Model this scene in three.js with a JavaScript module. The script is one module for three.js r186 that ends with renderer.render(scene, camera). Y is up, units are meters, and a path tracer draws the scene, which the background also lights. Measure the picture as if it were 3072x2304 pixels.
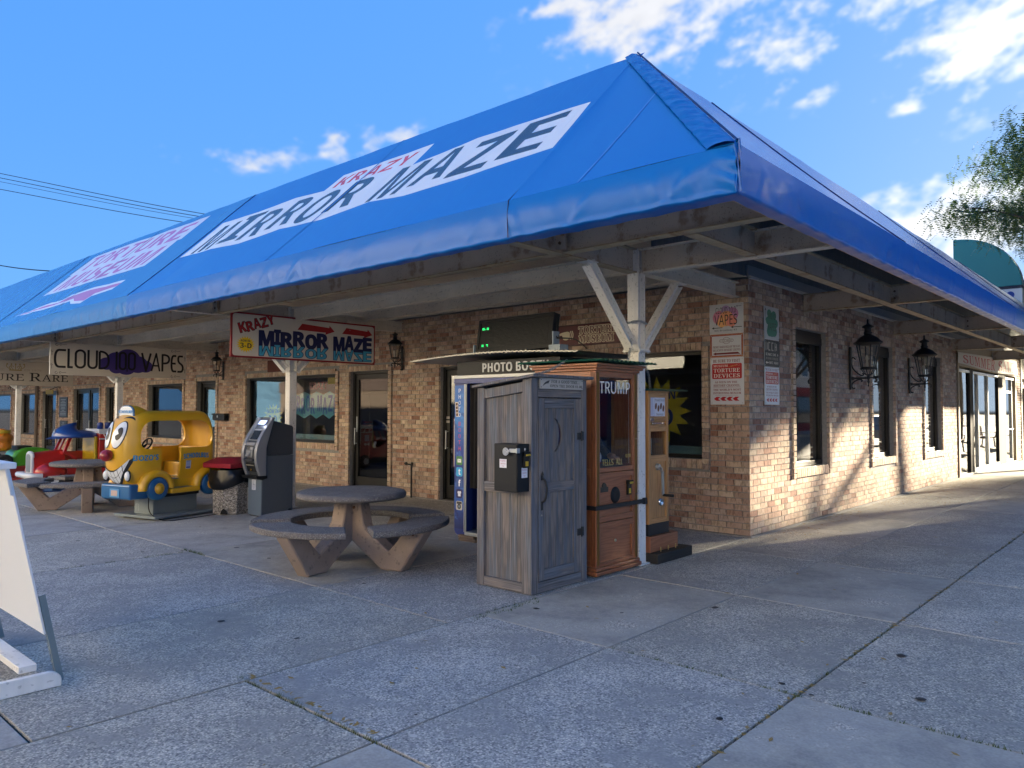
import * as THREE from 'three';
import { mergeGeometries, mergeVertices, toCreasedNormals } from 'three/addons/utils/BufferGeometryUtils.js';
import { RoundedBoxGeometry } from 'three/addons/geometries/RoundedBoxGeometry.js';
import { FontLoader } from 'three/addons/loaders/FontLoader.js';
import { TextGeometry } from 'three/addons/geometries/TextGeometry.js';
import { MarchingCubes } from 'three/addons/objects/MarchingCubes.js';

// ---------------------------------------------------------------- camera, sky, sun, exposure
const PI = Math.PI, RAD = PI / 180;
const scene = new THREE.Scene();
const camera = new THREE.PerspectiveCamera(2 * Math.atan(1152 / 2262) / RAD, 4 / 3, 0.05, 900);
camera.position.set(4.0442, 1.55, 8.8565);
camera.rotation.order = 'YXZ';
camera.rotation.set(2.0103 * RAD, 42.0026 * RAD, 0.1144 * RAD);
scene.add(camera);

const EXPOSURE = 6.8;                       // the picture is exposed for the shade under a low sun
const SUN_AZ = 18, SUN_EL = 11.3;           // degrees east of the -z axis, above the horizon
const sunDir = new THREE.Vector3(Math.sin(SUN_AZ * RAD) * Math.cos(SUN_EL * RAD), Math.sin(SUN_EL * RAD), -Math.cos(SUN_AZ * RAD) * Math.cos(SUN_EL * RAD));
const sun = new THREE.DirectionalLight(new THREE.Color().setRGB(1, 0.85, 0.62), 5);
sun.position.copy(sunDir).multiplyScalar(120);
sun.castShadow = true;
Object.assign(sun.shadow.camera, { left: -45, right: 45, top: 45, bottom: -45, near: 1, far: 260 });
sun.shadow.mapSize.set(4096, 4096);
sun.shadow.bias = -0.0004; sun.shadow.radius = 1.6;
scene.add(sun, sun.target);

function mulberry(a) { return () => { a |= 0; a = a + 0x6D2B79F5 | 0; let t = Math.imul(a ^ a >>> 15, 1 | a); t = t + Math.imul(t ^ t >>> 7, 61 | t) ^ t; return ((t ^ t >>> 14) >>> 0) / 4294967296; }; }
// value noise that repeats every (px, py) cells
function noise2(seed) {
  const r = mulberry(seed), T = new Float32Array(65536); for (let i = 0; i < 65536; i++) T[i] = r();
  return (x, y, px = 256, py = 256) => {
    const xi = Math.floor(x), yi = Math.floor(y), fx = x - xi, fy = y - yi, sx = fx * fx * (3 - 2 * fx), sy = fy * fy * (3 - 2 * fy);
    const x0 = ((xi % px) + px) % px, x1 = (x0 + 1) % px, y0 = ((yi % py) + py) % py, y1 = (y0 + 1) % py;
    const a = T[(x0 + y0 * 256) & 65535], b = T[(x1 + y0 * 256) & 65535], c = T[(x0 + y1 * 256) & 65535], d = T[(x1 + y1 * 256) & 65535];
    return a + (b - a) * sx + (c - a) * sy + (a - b - c + d) * sx * sy;
  };
}
const N1 = noise2(11), N2 = noise2(23), N3 = noise2(37);
function fbm(N, x, y, o = 4, px = 256, py = 256) { let s = 0, a = 0.5, t = 0; for (let i = 0; i < o; i++) { s += a * N(x, y, px, py); t += a; a *= 0.5; x *= 2; y *= 2; px = Math.min(256, px * 2); py = Math.min(256, py * 2); } return s / t; }
const sstep = (a, b, x) => { const t = Math.min(1, Math.max(0, (x - a) / (b - a))); return t * t * (3 - 2 * t); };
const mixc = (a, b, t) => a.map((v, i) => v + (b[i] - v) * t);

{ // sky: clear blue air, brighter towards the sun, with broken high cloud on the sun's side
  const W = 3072, H = 1536, data = new Float32Array(W * H * 4), K = 0.95 / EXPOSURE;
  const lobes = [ // [degrees east of -z, elevation, half width, half height, strength]
    [-30, 28, 8, 4.2, 1.0], [-36.5, 27.5, 4.5, 3, .8], [-23, 25.4, 5, 2.6, .85], [-9, 23.2, 5.5, 3.6, 1.15], [-14.5, 26.5, 4, 2.2, .8], [-10.5, 12.2, 7, 2.5, 1.4], [-3, 14, 7, 3, 1.2], [-61.5, 17.6, 4.6, .75, .72], [-55.3, 19.3, 1.15, 1.3, .95], [-52.8, 19.6, 1.2, 1.2, .9], [-50.2, 19.9, 1.7, .8, .8], [-58.6, 19.3, 1.6, .7, .6], [-13.9, 19.8, 1.6, .5, .9], [-20, 22, 3, 1.2, .6], [-4, 34, 9, 5, 1],
    [12, 26, 12, 6, 1.1], [30, 16, 16, 5, 1.1], [55, 24, 20, 7, 1], [85, 14, 22, 5, 0.9], [120, 26, 25, 8, 0.85], [165, 16, 24, 6, 0.8], [-150, 24, 22, 7, 0.8], [-112, 14, 18, 4, 0.6], [60, 48, 24, 10, 0.7], [140, 52, 22, 9, 0.6], [-95, 42, 16, 6, .45], [-170, 44, 20, 8, .6]];
  for (let j = 0; j < H; j++) {
    const el = (j + 0.5) / H * 180 - 90, e = Math.max(0, el);
    for (let i = 0; i < W; i++) {
      const ang = ((i + 0.5) / W - 0.5) * 2 * PI;            // atan2(z, x)
      const dx = Math.cos(ang), dz = Math.sin(ang);
      let az = Math.atan2(dx, -dz) / RAD;                    // east of -z
      const cd = Math.cos(el * RAD) * (dx * sunDir.x + dz * sunDir.z) + Math.sin(el * RAD) * sunDir.y;
      const h = Math.exp(-e / 16), g = Math.pow(Math.max(0, cd), 6), wide = Math.max(0, 0.5 + 0.5 * cd);
      let r = 0.07 + 0.17 * h + 0.07 * wide * wide, gg = 0.33 + 0.27 * h + 0.10 * wide * wide, b = 1.0 + 0.16 * h + 0.05 * wide;
      r += 0.55 * g * h + 0.16 * g; gg += 0.42 * g * h + 0.13 * g; b += 0.2 * g * h + 0.08 * g;
      let m = 0;
      for (const [la, le, wa, we, st] of lobes) {
        let d = az - la; d -= 360 * Math.round(d / 360);
        const q = (d * d) / (wa * wa) + (el - le) * (el - le) / (we * we);
        if (q < 4) m = Math.max(m, st * Math.exp(-q * 0.9));
      }
      if (m > 0.02 && el > 0) {
        const u = az * 0.3, v = el * 0.62 - az * 0.12;
        const n = fbm(N1, u * 1.3 + 40, v * 1.3 + 9, 6), n2 = fbm(N2, az * 0.8 + 90, el * 1.5 - az * .4 + 30, 4), n3 = fbm(N3, az * 2.2 + el * 1.1 + 250, el * 3.6 - az * .8 + 160, 3);
        let c = sstep(0.22, 0.95, m * 0.72 + (n - 0.5) * 1.15 + (n2 - 0.5) * 0.6 + (n3 - .5) * .3);
        c = Math.min(1, c) * 0.92 * Math.min(1, m * 3);
        const lum = 0.86 + 0.16 * n2 + 0.9 * g;
        r += (lum * 0.99 - r) * c; gg += (lum * 0.985 - gg) * c; b += (lum * 1.0 - b) * c;
      }
      if (el < 0) { r = 0.16; gg = 0.17; b = 0.18; }
      const k = (j * W + i) * 4; data[k] = r * K; data[k + 1] = gg * K; data[k + 2] = b * K; data[k + 3] = 1;
    }
  }
  const t = new THREE.DataTexture(data, W, H, THREE.RGBAFormat, THREE.FloatType);
  t.mapping = THREE.EquirectangularReflectionMapping; t.colorSpace = THREE.LinearSRGBColorSpace; t.magFilter = t.minFilter = THREE.LinearFilter; t.needsUpdate = true;
  scene.background = t; scene.environment = t;
}
const renderer = new THREE.WebGLRenderer({ antialias: true });
renderer.toneMapping = THREE.LinearToneMapping; renderer.toneMappingExposure = EXPOSURE;
renderer.shadowMap.enabled = true;

// ---------------------------------------------------------------- helpers
const used = {};
const numbered = (n) => { const k = used[n] = (used[n] ?? -1) + 1; return k ? n + '_' + String(k).padStart(3, '0') : n; };
const V = (x, y, z) => new THREE.Vector3(x, y, z);
// uv in metres from the face's main direction; v runs along the grain axis where it can
function uvBox(g, grain = 'y', o = 0) {
  if (g.index) g = g.toNonIndexed();
  g.computeVertexNormals(); 
  return uvOnly(g, grain, o);
}
function uvOnly(g, grain = 'y', o = 0) {
  const p = g.attributes.position, n = g.attributes.normal, uv = new Float32Array(p.count * 2);
  for (let i = 0; i < p.count; i++) {
    const x = p.getX(i), y = p.getY(i), z = p.getZ(i), ax = Math.abs(n.getX(i)), ay = Math.abs(n.getY(i)), az = Math.abs(n.getZ(i));
    let u, v;
    if (ay >= ax && ay >= az) [u, v] = grain === 'x' ? [z, x] : [x, z];
    else if (ax >= az) [u, v] = grain === 'z' ? [y, z] : [z, y];
    else [u, v] = grain === 'x' ? [y, x] : [x, y];
    uv[2 * i] = u + o; uv[2 * i + 1] = v + o * 0.37;
  }
  g.setAttribute('uv', new THREE.BufferAttribute(uv, 2));
  return g;
}
function clean(g) { if (g.index) g = g.toNonIndexed(); for (const k of Object.keys(g.attributes)) if (!['position', 'normal', 'uv', 'color'].includes(k)) g.deleteAttribute(k); if (!g.attributes.normal) g.computeVertexNormals(); if (!g.attributes.uv) uvOnly(g); g.clearGroups(); return g; }
let gOff = 0;
// box from corner to corner; b > 0 chamfers the edges
function bx(x0, x1, y0, y1, z0, z1, b = 0, grain = 'y') {
  const w = x1 - x0, h = y1 - y0, d = z1 - z0;
  let g = b ? new RoundedBoxGeometry(w, h, d, 1, Math.min(b, w / 2.01, h / 2.01, d / 2.01)) : new THREE.BoxGeometry(w, h, d);
  g = clean(g); g.translate((x0 + x1) / 2, (y0 + y1) / 2, (z0 + z1) / 2);
  gOff += 0.317;
  return uvOnly(g, grain, gOff % 7);
}
const cyl = (r0, r1, h, n = 16, cap = true) => clean(new THREE.CylinderGeometry(r1, r0, h, n, 1, !cap));   // r0 below, r1 above, centred
const at = (g, x, y, z) => g.translate(x, y, z);
const turn = (g, x = 0, y = 0, z = 0) => g.applyMatrix4(new THREE.Matrix4().makeRotationFromEuler(new THREE.Euler(x, y, z)));
const lathe = (pts, n = 24) => clean(new THREE.LatheGeometry(pts.map(([r, y]) => new THREE.Vector2(r, y)), n));
function tube(pts, r, n = 24, m = 8, closed = false) { return clean(new THREE.TubeGeometry(new THREE.CatmullRomCurve3(pts.map((p) => p.isVector3 ? p : V(...p)), closed), n, r, m, closed)); }
function bar(a, b, r, m = 8) { return clean(new THREE.TubeGeometry(new THREE.LineCurve3(V(...a), V(...b)), 1, r, m)); }
// beam of rectangular section w (across) by h between two points
function beam(a, b, w, h, up = V(0, 1, 0)) {
  const A = V(...a), B = V(...b), d = B.clone().sub(A), L = d.length(); d.normalize();
  const s = new THREE.Vector3().crossVectors(up, d).normalize(), u = new THREE.Vector3().crossVectors(d, s);
  const g = clean(new THREE.BoxGeometry(w, h, L)); uvOnly(g, 'z');
  return g.applyMatrix4(new THREE.Matrix4().makeBasis(s, u, d).setPosition(A.add(B).multiplyScalar(0.5)));
}
function shapeOf(pts, holes = []) { const s = new THREE.Shape(pts.map(([x, y]) => new THREE.Vector2(x, y))); for (const h of holes) s.holes.push(new THREE.Path(h.map(([x, y]) => new THREE.Vector2(x, y)))); return s; }
// outline in x, y pushed from z = 0 to depth
function ext(shape, depth, bevel = 0, seg = 12, bs = 1) {
  const s = Array.isArray(shape) ? shapeOf(shape) : shape;
  const g = clean(new THREE.ExtrudeGeometry(s, { depth: depth - 2 * bevel, bevelEnabled: bevel > 0, bevelSize: bevel, bevelThickness: bevel, bevelOffset: -bevel, bevelSegments: bs, curveSegments: seg }));
  if (bevel) g.translate(0, 0, bevel);
  return uvOnly(g);
}
const basis = (g, X, Y, Z, o) => g.applyMatrix4(new THREE.Matrix4().makeBasis(V(...X), V(...Y), V(...Z)).setPosition(V(...o)));
const faceX = (g) => turn(g, 0, PI / 2, 0);            // what faced +z now faces +x (its x runs along -z)
function merge(list) { return list.length === 1 ? list[0] : mergeGeometries(list.map(clean)); }
function obj(name, geos, mat, parent, label) {
  const m = new THREE.Mesh(merge([].concat(geos)), mat);
  m.name = parent ? name : numbered(name); m.castShadow = m.receiveShadow = true;
  (parent ?? scene).add(m);
  if (label) m.userData.label = label;
  return m;
}
function thing(name, label, category, pos = [0, 0, 0], rotY = 0, group) {
  const o = new THREE.Group(); o.name = numbered(name); o.position.set(...pos); o.rotation.y = rotY; o.userData = { label, category };
  if (group) o.userData.group = group; scene.add(o); return o;
}
function part(name, parent, label) { const o = new THREE.Group(); o.name = name; parent.add(o); if (label) o.userData.label = label; return o; }
function tag(o, label, category, group) { o.userData.label = label; o.userData.category = category; if (group) o.userData.group = group; return o; }
function struct(name, geos, mat) { const o = obj(name, geos, mat); o.userData.kind = 'structure'; return o; }
function copyOf(root, pos, rotY, label, group) {
  const r = root.clone(); r.name = numbered(root.name.replace(/_\d{3}$/, '')); r.position.set(...pos); r.rotation.y = rotY;
  r.userData = { ...root.userData }; if (label) r.userData.label = label; if (group) r.userData.group = group; scene.add(r); return r;
}
const font = await new FontLoader().loadAsync('fonts/droid/droid_sans_bold.typeface.json');
const fontR = await new FontLoader().loadAsync('fonts/droid/droid_sans_regular.typeface.json');
// flat lettering of real thickness, x to the right, centred on x, base at y = 0
function letters(s, size, depth = 0.003, f = font, stretch = 1) {
  const g = clean(new TextGeometry(s, { font: f, size, depth, curveSegments: 5, bevelEnabled: false })); g.computeBoundingBox();
  const b = g.boundingBox; g.translate(-(b.min.x + b.max.x) / 2, 0, 0); g.scale(stretch, 1, 1); return g;
}
// ---------------------------------------------------------------- textures and materials
const toS = (v) => Math.round(255 * Math.min(1, Math.max(0, v <= 0.0031308 ? v * 12.92 : 1.055 * Math.pow(v, 1 / 2.4) - 0.055)));
function wrapTex(t, mx, my = mx) { t.wrapS = t.wrapT = THREE.RepeatWrapping; t.repeat.set(1 / mx, 1 / my); t.magFilter = THREE.LinearFilter; t.minFilter = THREE.LinearMipmapLinearFilter; t.generateMipmaps = true; t.needsUpdate = true; return t; }
// fn gives linear [r, g, b] for colour maps, or one number for bump and roughness maps; (mx, my) metres a tile
function pix(w, h, mx, my, fn) {
  const d = new Uint8Array(w * h * 4); let srgb = false;
  for (let j = 0; j < h; j++) for (let i = 0; i < w; i++) {
    const c = fn(i / w, j / h), k = (j * w + i) * 4;
    if (c.length) { srgb = true; d[k] = toS(c[0]); d[k + 1] = toS(c[1]); d[k + 2] = toS(c[2]); } else d[k] = d[k + 1] = d[k + 2] = Math.max(0, Math.min(255, c * 255));
    d[k + 3] = 255;
  }
  const t = new THREE.DataTexture(d, w, h); if (srgb) t.colorSpace = THREE.SRGBColorSpace;
  return wrapTex(t, mx, my);
}
function art(w, h, draw) {
  const c = document.createElement('canvas'); c.width = w; c.height = h; const g = c.getContext('2d'); g.lineJoin = 'round'; g.textBaseline = 'alphabetic'; draw(g, w, h);
  const t = new THREE.CanvasTexture(c); t.colorSpace = THREE.SRGBColorSpace; t.magFilter = THREE.LinearFilter; t.anisotropy = 8; return t;
}
const std = (o) => { const { rgb, ...r } = o; const m = new THREE.MeshStandardMaterial({ roughness: 0.7, ...r }); if (rgb) m.color.setRGB(...rgb); return m; };
const phy = (o) => { const { rgb, ...r } = o; const m = new THREE.MeshPhysicalMaterial({ roughness: 0.5, ...r }); if (rgb) m.color.setRGB(...rgb); return m; };
const hexm = (hex, roughness = 0.5, o = {}) => std({ color: hex, roughness, ...o });

// concrete with small stones worn bare in places
function stones(u, v, cells, seed, lim = 1) { // distance field of scattered stones, repeating
  const x = u * cells, y = v * cells, xi = Math.floor(x), yi = Math.floor(y); let best = 9, id = 0;
  for (let a = -1; a <= 1; a++) for (let b = -1; b <= 1; b++) {
    const cx = ((xi + a) % cells + cells) % cells, cy = ((yi + b) % cells + cells) % cells;
    let h = Math.imul(cx * 374761393 + cy * 668265263 + seed * 1442695, 1274126177); h ^= h >>> 15; h = Math.imul(h, 2246822519); h ^= h >>> 13;
    const r1 = (h & 1023) / 1023, r2 = (h >>> 10 & 1023) / 1023, r3 = (h >>> 20 & 1023) / 1023;
    const d = Math.hypot(xi + a + 0.15 + 0.7 * r1 - x, yi + b + 0.15 + 0.7 * r2 - y) / (0.5 + 0.5 * r3);
    if (d < best) { best = d; id = r1 * 7.13 % 1; }
  }
  return [best, id];
}
const concreteMap = (rough) => { const bump = new Uint8Array(1024 * 1024); let q = 0;
  const map = pix(1024, 1024, 2.3, 2.3, (u, v) => {
    const broad = fbm(N1, u * 6, v * 6, 4, 6, 6), mid = fbm(N2, u * 40, v * 40, 3, 40, 40), fine = N3(u * 250, v * 250, 250, 250);
    const [d, id] = stones(u, v, 210, 5), wear = sstep(0.62 - rough, 0.86 - rough, broad * 0.75 + mid * 0.35);
    const st = d < 0.62 ? wear : 0;
    let L = 0.40 * (0.60 + 0.58 * broad + 0.25 * (mid - 0.5) + 0.2 * (fine - 0.5));
    L *= 1 + st * (id - 0.5) * 1.25 - wear * 0.14 * (d > 0.62 ? 1 : 0);
    bump[q++] = 128 + 60 * st * (0.62 - d) / 0.62 + 30 * (fine - 0.5) - 30 * wear;
    const w = (mid - 0.5) * 0.05 + st * (id - 0.45) * 0.12;
    return [L * (1.02 + w), L * (1.0 + w * 0.4), L * (0.94 - w)];
  });
  q = 0; const b = pix(1024, 1024, 2.3, 2.3, () => bump[q++] / 255); return [map, b];
};
const [concA, concAb] = concreteMap(0.02), [concB, concBb] = concreteMap(0.34);
const slabMats = [];
for (const [m, b] of [[concA, concAb], [concB, concBb]]) for (const t of [[1, 1, 1], [0.9, 0.91, 0.93], [1.08, 1.06, 1.02], [0.97, 0.95, 0.9]]) slabMats.push(std({ rgb: t, map: m, bumpMap: b, bumpScale: 0.004, roughness: 0.86 }));
const dirtMat = std({ rgb: [0.05, 0.045, 0.035], roughness: 1 });

// brick: dragged, streaky faces
const brickMap = pix(512, 256, 0.42, 0.2, (u, v) => { const s = fbm(N1, u * 26, v * 4, 3, 26, 4), f = N2(u * 220, v * 60, 220, 60), b = fbm(N3, u * 14, v * 6, 3, 14, 6); const L = 0.96 + 1.15 * (s - 0.5) + 0.25 * (f - 0.5) + 0.5 * (b - 0.5); return [L, L * (0.99 + 0.06 * (b - .5)), L * (0.97 + 0.1 * (s - .5))]; });
const brickBump = pix(512, 256, 0.42, 0.2, (u, v) => 0.5 + 0.7 * (fbm(N1, u * 60, v * 5, 3, 60, 5) - 0.5) + 0.35 * (N2(u * 220, v * 60, 220, 60) - 0.5));
const brickTones = [[0.48, 0.345, 0.265], [0.41, 0.265, 0.20], [0.53, 0.40, 0.295], [0.31, 0.17, 0.125], [0.45, 0.315, 0.25], [0.55, 0.44, 0.335], [0.37, 0.27, 0.21], [0.47, 0.365, 0.30]];
const brickMats = brickTones.map((rgb) => std({ rgb, map: brickMap, bumpMap: brickBump, bumpScale: 0.004, roughness: 0.92 }));
const brickVar = std({ vertexColors: true, map: brickMap, bumpMap: brickBump, bumpScale: 0.004, roughness: 0.92 });
const mortarMap = pix(512, 512, 0.8, 0.8, (u, v) => { const L = 0.25 * (0.75 + 0.5 * fbm(N2, u * 30, v * 30, 4, 30, 30)); return [L, L * 0.97, L * 0.94]; });
const mortarMat = std({ map: mortarMap, roughness: 1 });

// weathered barn board: grey-blue stain worn to brown in streaks
const wornWood = (() => { const bump = new Uint8Array(512 * 1024); let q = 0;
  const m = pix(512, 1024, 0.5, 1.3, (u, v) => {
    const warp = 0.06 * fbm(N2, u * 5, v * 3, 3, 5, 3), g = fbm(N1, (u + warp) * 70, v * 3, 4, 70, 3), f = N3(u * 240, v * 14, 240, 14), patch = fbm(N2, u * 7 + 3, v * 4, 4, 7, 4), blue = fbm(N3, u * 9, v * 3 + 5, 4, 9, 3), line = Math.pow(fbm(N1, u * 130, v * 5, 2, 130, 5), 2);
    let c = mixc([0.155, 0.145, 0.145], [0.235, 0.2, 0.178], sstep(0.4, 0.62, patch)); c = mixc(c, [0.14, 0.16, 0.19], sstep(0.45, 0.7, blue) * 0.85); c = mixc(c, [0.33, 0.30, 0.27], sstep(0.6, 0.85, g) * 0.5);
    const L = (0.55 + 0.7 * g + 0.25 * (f - 0.5)) * (1 - 0.45 * sstep(0.35, 0.6, line)); bump[q++] = 255 * Math.min(1, Math.max(0, 0.25 + 0.6 * g - 0.35 * line + 0.15 * f));
    return c.map((x) => x * L);
  }); q = 0; return [m, pix(512, 1024, 0.5, 1.3, () => bump[q++] / 255)]; })();
const barnMat = std({ map: wornWood[0], bumpMap: wornWood[1], bumpScale: 0.003, roughness: 0.85 });
const barnPlain = std({ rgb: [1.02, 1.02, 1.03], map: wornWood[0], bumpMap: wornWood[1], bumpScale: 0.0015, roughness: 0.8 });
// oak grain: neutral, tinted by the material
const oakMap = pix(512, 1024, 0.45, 1.0, (u, v) => { const w = fbm(N1, u * 6, v * 2, 3, 6, 2), ring = 0.5 + 0.5 * Math.sin(2 * PI * (u * 14 + 4 * w + 0.4 * fbm(N2, u * 20, v * 2, 2, 20, 2))), pore = N3(u * 220, v * 10, 220, 10), L = 0.72 + 0.28 * Math.pow(ring, 0.6) + 0.22 * (pore - 0.5) + 0.3 * (w - 0.5); return [L, L * (0.93 + 0.07 * ring), L * (0.86 + 0.12 * ring)]; });
const oakBump = pix(256, 512, 0.45, 1.0, (u, v) => 0.5 + 0.5 * (N3(u * 220, v * 10, 220, 10) - 0.5));
const oakRed = phy({ rgb: [0.335, 0.128, 0.058], map: oakMap, bumpMap: oakBump, bumpScale: 0.0006, roughness: 0.42, clearcoat: 0.25, clearcoatRoughness: 0.3 });
const oakDark = phy({ rgb: [0.16, 0.055, 0.026], map: oakMap, roughness: 0.45, clearcoat: 0.2 });
const oakGold = phy({ rgb: [0.47, 0.24, 0.088], map: oakMap, bumpMap: oakBump, bumpScale: 0.0006, roughness: 0.45, clearcoat: 0.2, clearcoatRoughness: 0.3 });
const brassStrip = std({ rgb: [0.22, 0.15, 0.05], metalness: 0.7, roughness: 0.45 });

const pebble = (cells, seed, base, tones, m) => { const bump = []; const map = pix(512, 512, m, m, (u, v) => { const [d, id] = stones(u, v, cells, seed); const f = N2(u * 200, v * 200, 200, 200), b = fbm(N1, u * 5, v * 5, 3, 5, 5); const L = (0.85 + 0.3 * (f - 0.5)) * (0.8 + 0.4 * b); bump.push(d < 0.75 ? 0.5 + 0.5 * (0.75 - d) / 0.75 : 0.3 + .1 * f); return (d < 0.72 ? tones[Math.floor(id * tones.length * 0.999)] : base).map((x) => x * L); }); let q = 0; return [map, pix(512, 512, m, m, () => bump[q++])]; };
const [tabMap, tabBump] = pebble(80, 3, [0.12, 0.11, 0.105], [[0.2, 0.185, 0.17], [0.34, 0.32, 0.29], [0.13, 0.12, 0.115], [0.24, 0.2, 0.17], [0.16, 0.15, 0.15]], 0.5);
const tableTopMat = std({ map: tabMap, bumpMap: tabBump, bumpScale: 0.002, roughness: 0.8 });
const [binMap, binBump] = pebble(34, 9, [0.13, 0.12, 0.11], [[0.5, 0.47, 0.42], [0.36, 0.33, 0.3], [0.58, 0.55, 0.5], [0.22, 0.2, 0.18], [0.42, 0.38, 0.33]], 0.5);
const binMat = std({ map: binMap, bumpMap: binBump, bumpScale: 0.006, roughness: 0.85 });
const legMap = pix(512, 512, 0.9, 0.9, (u, v) => { const b = fbm(N1, u * 7, v * 7, 5, 7, 7), f = N3(u * 200, v * 200, 200, 200), spot = sstep(0.66, 0.75, fbm(N2, u * 22, v * 22, 4, 22, 22)); const L = (0.85 + 0.3 * (b - 0.5) + 0.1 * (f - 0.5)) * (1 - 0.3 * spot); return [0.345 * L, 0.265 * L, 0.22 * L]; });
const tanConcrete = std({ map: legMap, roughness: 0.75 });

// painted steel, tan-grey over rust
const steelMap = pix(1024, 512, 3, 1.5, (u, v) => { const b = fbm(N1, u * 8, v * 8, 5, 8, 8), r = fbm(N2, u * 14, v * 10, 5, 14, 10), sp = N3(u * 250, v * 250, 250, 250), run = fbm(N3, u * 60, v * 4, 3, 60, 4); const rust = sstep(0.56, 0.7, r * 0.8 + b * 0.25 + 0.1 * (run - .5)) * 0.75, pits = sp > 0.86 && b > 0.42 ? 0.5 : 0; let c = mixc([0.58, 0.5, 0.41], [0.46, 0.4, 0.33], b); c = mixc(c, [0.23, 0.13, 0.065], rust); c = mixc(c, [0.09, 0.06, 0.04], pits); return c; });
const steelMat = std({ map: steelMap, roughness: 0.7 });
const flangeMap = pix(512, 512, 2.4, 1.2, (u, v) => { const r = fbm(N2, u * 12, v * 16, 5, 12, 16), b = fbm(N1, u * 40, v * 20, 3, 40, 20); return mixc(mixc([0.42, 0.36, 0.26], [0.36, 0.28, 0.17], b), [0.24, 0.125, 0.05], sstep(0.55, 0.72, r) * 0.8); });
const flangeMat = std({ map: flangeMap, roughness: 0.7 });
const whiteMap = pix(512, 512, 1.2, 1.2, (u, v) => { const b = fbm(N1, u * 5, v * 5, 5, 5, 5), s = fbm(N2, u * 40, v * 6, 3, 40, 6), sp = fbm(N3, u * 60, v * 60, 3, 60, 60); const L = 0.74 + 0.2 * (b - 0.5) + 0.1 * (s - 0.5) - 0.22 * sstep(0.68, 0.78, sp); return [L, L * 0.985, L * 0.95]; });
const whitePaint = std({ map: whiteMap, roughness: 0.5 });
const creamPaint = std({ rgb: [0.86, 0.8, 0.7], map: whiteMap, roughness: 0.6 });
const galv = std({ rgb: [0.42, 0.44, 0.45], metalness: 0.75, roughness: 0.45 });
const chrome = std({ rgb: [0.75, 0.75, 0.76], metalness: 1, roughness: 0.18 });
const blackMetal = std({ rgb: [0.012, 0.012, 0.014], roughness: 0.5 });
const blackSatin = phy({ rgb: [0.01, 0.011, 0.013], roughness: 0.5, specularIntensity: 0.6 });
const bronzeFrame = std({ rgb: [0.014, 0.013, 0.012], roughness: 0.4, metalness: 0.3 });
const rubber = std({ rgb: [0.012, 0.012, 0.012], roughness: 0.8 });
const glassMat = phy({ rgb: [0.82, 0.85, 0.86], roughness: 0.02, transmission: 1, thickness: 0, ior: 1.5 });
const darkGlass = phy({ rgb: [0.42, 0.44, 0.46], roughness: 0.02, transmission: 1, thickness: 0, ior: 1.6 });
const lampGlass = phy({ rgb: [0.85, 0.83, 0.78], roughness: 0.12, transmission: 1, thickness: 0, ior: 1.45 });
const greyWall = std({ rgb: [0.32, 0.31, 0.3], roughness: 0.9 }), roomFloor = std({ rgb: [0.2, 0.17, 0.14], roughness: 0.8 });
const sidingMap = pix(512, 512, 1.2, 1.2, (u, v) => { const g = fbm(N1, u * 60, v * 4, 4, 60, 4), b = fbm(N2, u * 5, v * 5, 3, 5, 5); const L = 0.17 * (0.8 + 0.35 * g + 0.3 * (b - 0.5)); return [L * 1.02, L, L * 0.97]; });
const sidingMat = std({ map: sidingMap, roughness: 0.85 });
// vinyl awning cloth
const clothBump = pix(1024, 1024, 3.1, 3.1, (u, v) => { const d = u + 0.35 * v; return 0.5 + 0.55 * (fbm(N1, d * 26, v * 3, 4, 26, 3) - 0.5) + 0.4 * (fbm(N2, u * 9, v * 9, 3, 9, 9) - 0.5) + 0.06 * (N3(u * 250, v * 250, 250, 250) - 0.5); });
const clothOpt = { bumpMap: clothBump, bumpScale: 0.0035, roughness: 0.24, specularIntensity: 0.7, side: THREE.DoubleSide };
const CLOTH = [0.004, 0.135, 0.5], CLOTH_OLD = [0.013, 0.155, 0.46];
const clothMat = phy({ rgb: CLOTH, ...clothOpt }), clothOld = phy({ rgb: CLOTH_OLD, ...clothOpt }), clothDark = phy({ rgb: [0.003, 0.11, 0.43], ...clothOpt });
const { bumpMap: _b, bumpScale: _s, ...flatOpt } = clothOpt, hemMat = phy({ rgb: CLOTH, ...flatOpt, roughness: 0.36, specularIntensity: 0.5 }), hemOld = phy({ rgb: CLOTH_OLD, ...flatOpt, roughness: 0.36, specularIntensity: 0.5 });
const pipingMat = std({ rgb: [0.006, 0.02, 0.11], roughness: 0.5 });
const asphaltMat = std({ map: pix(512, 512, 2, 2, (u, v) => { const L = 0.055 * (0.6 + 0.5 * fbm(N1, u * 6, v * 6, 3, 6, 6) + 0.5 * N2(u * 250, v * 250, 250, 250)); return [L, L, L * 1.03]; }), roughness: 0.95 });
const whiteBoard = std({ rgb: [0.7, 0.71, 0.7], roughness: 0.4 });
const print = (tex, o = {}) => std({ map: tex, roughness: 0.45, ...o });
// flat printed sheet w x h facing +z, centred
const sheet = (w, h) => clean(new THREE.PlaneGeometry(w, h));
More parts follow.
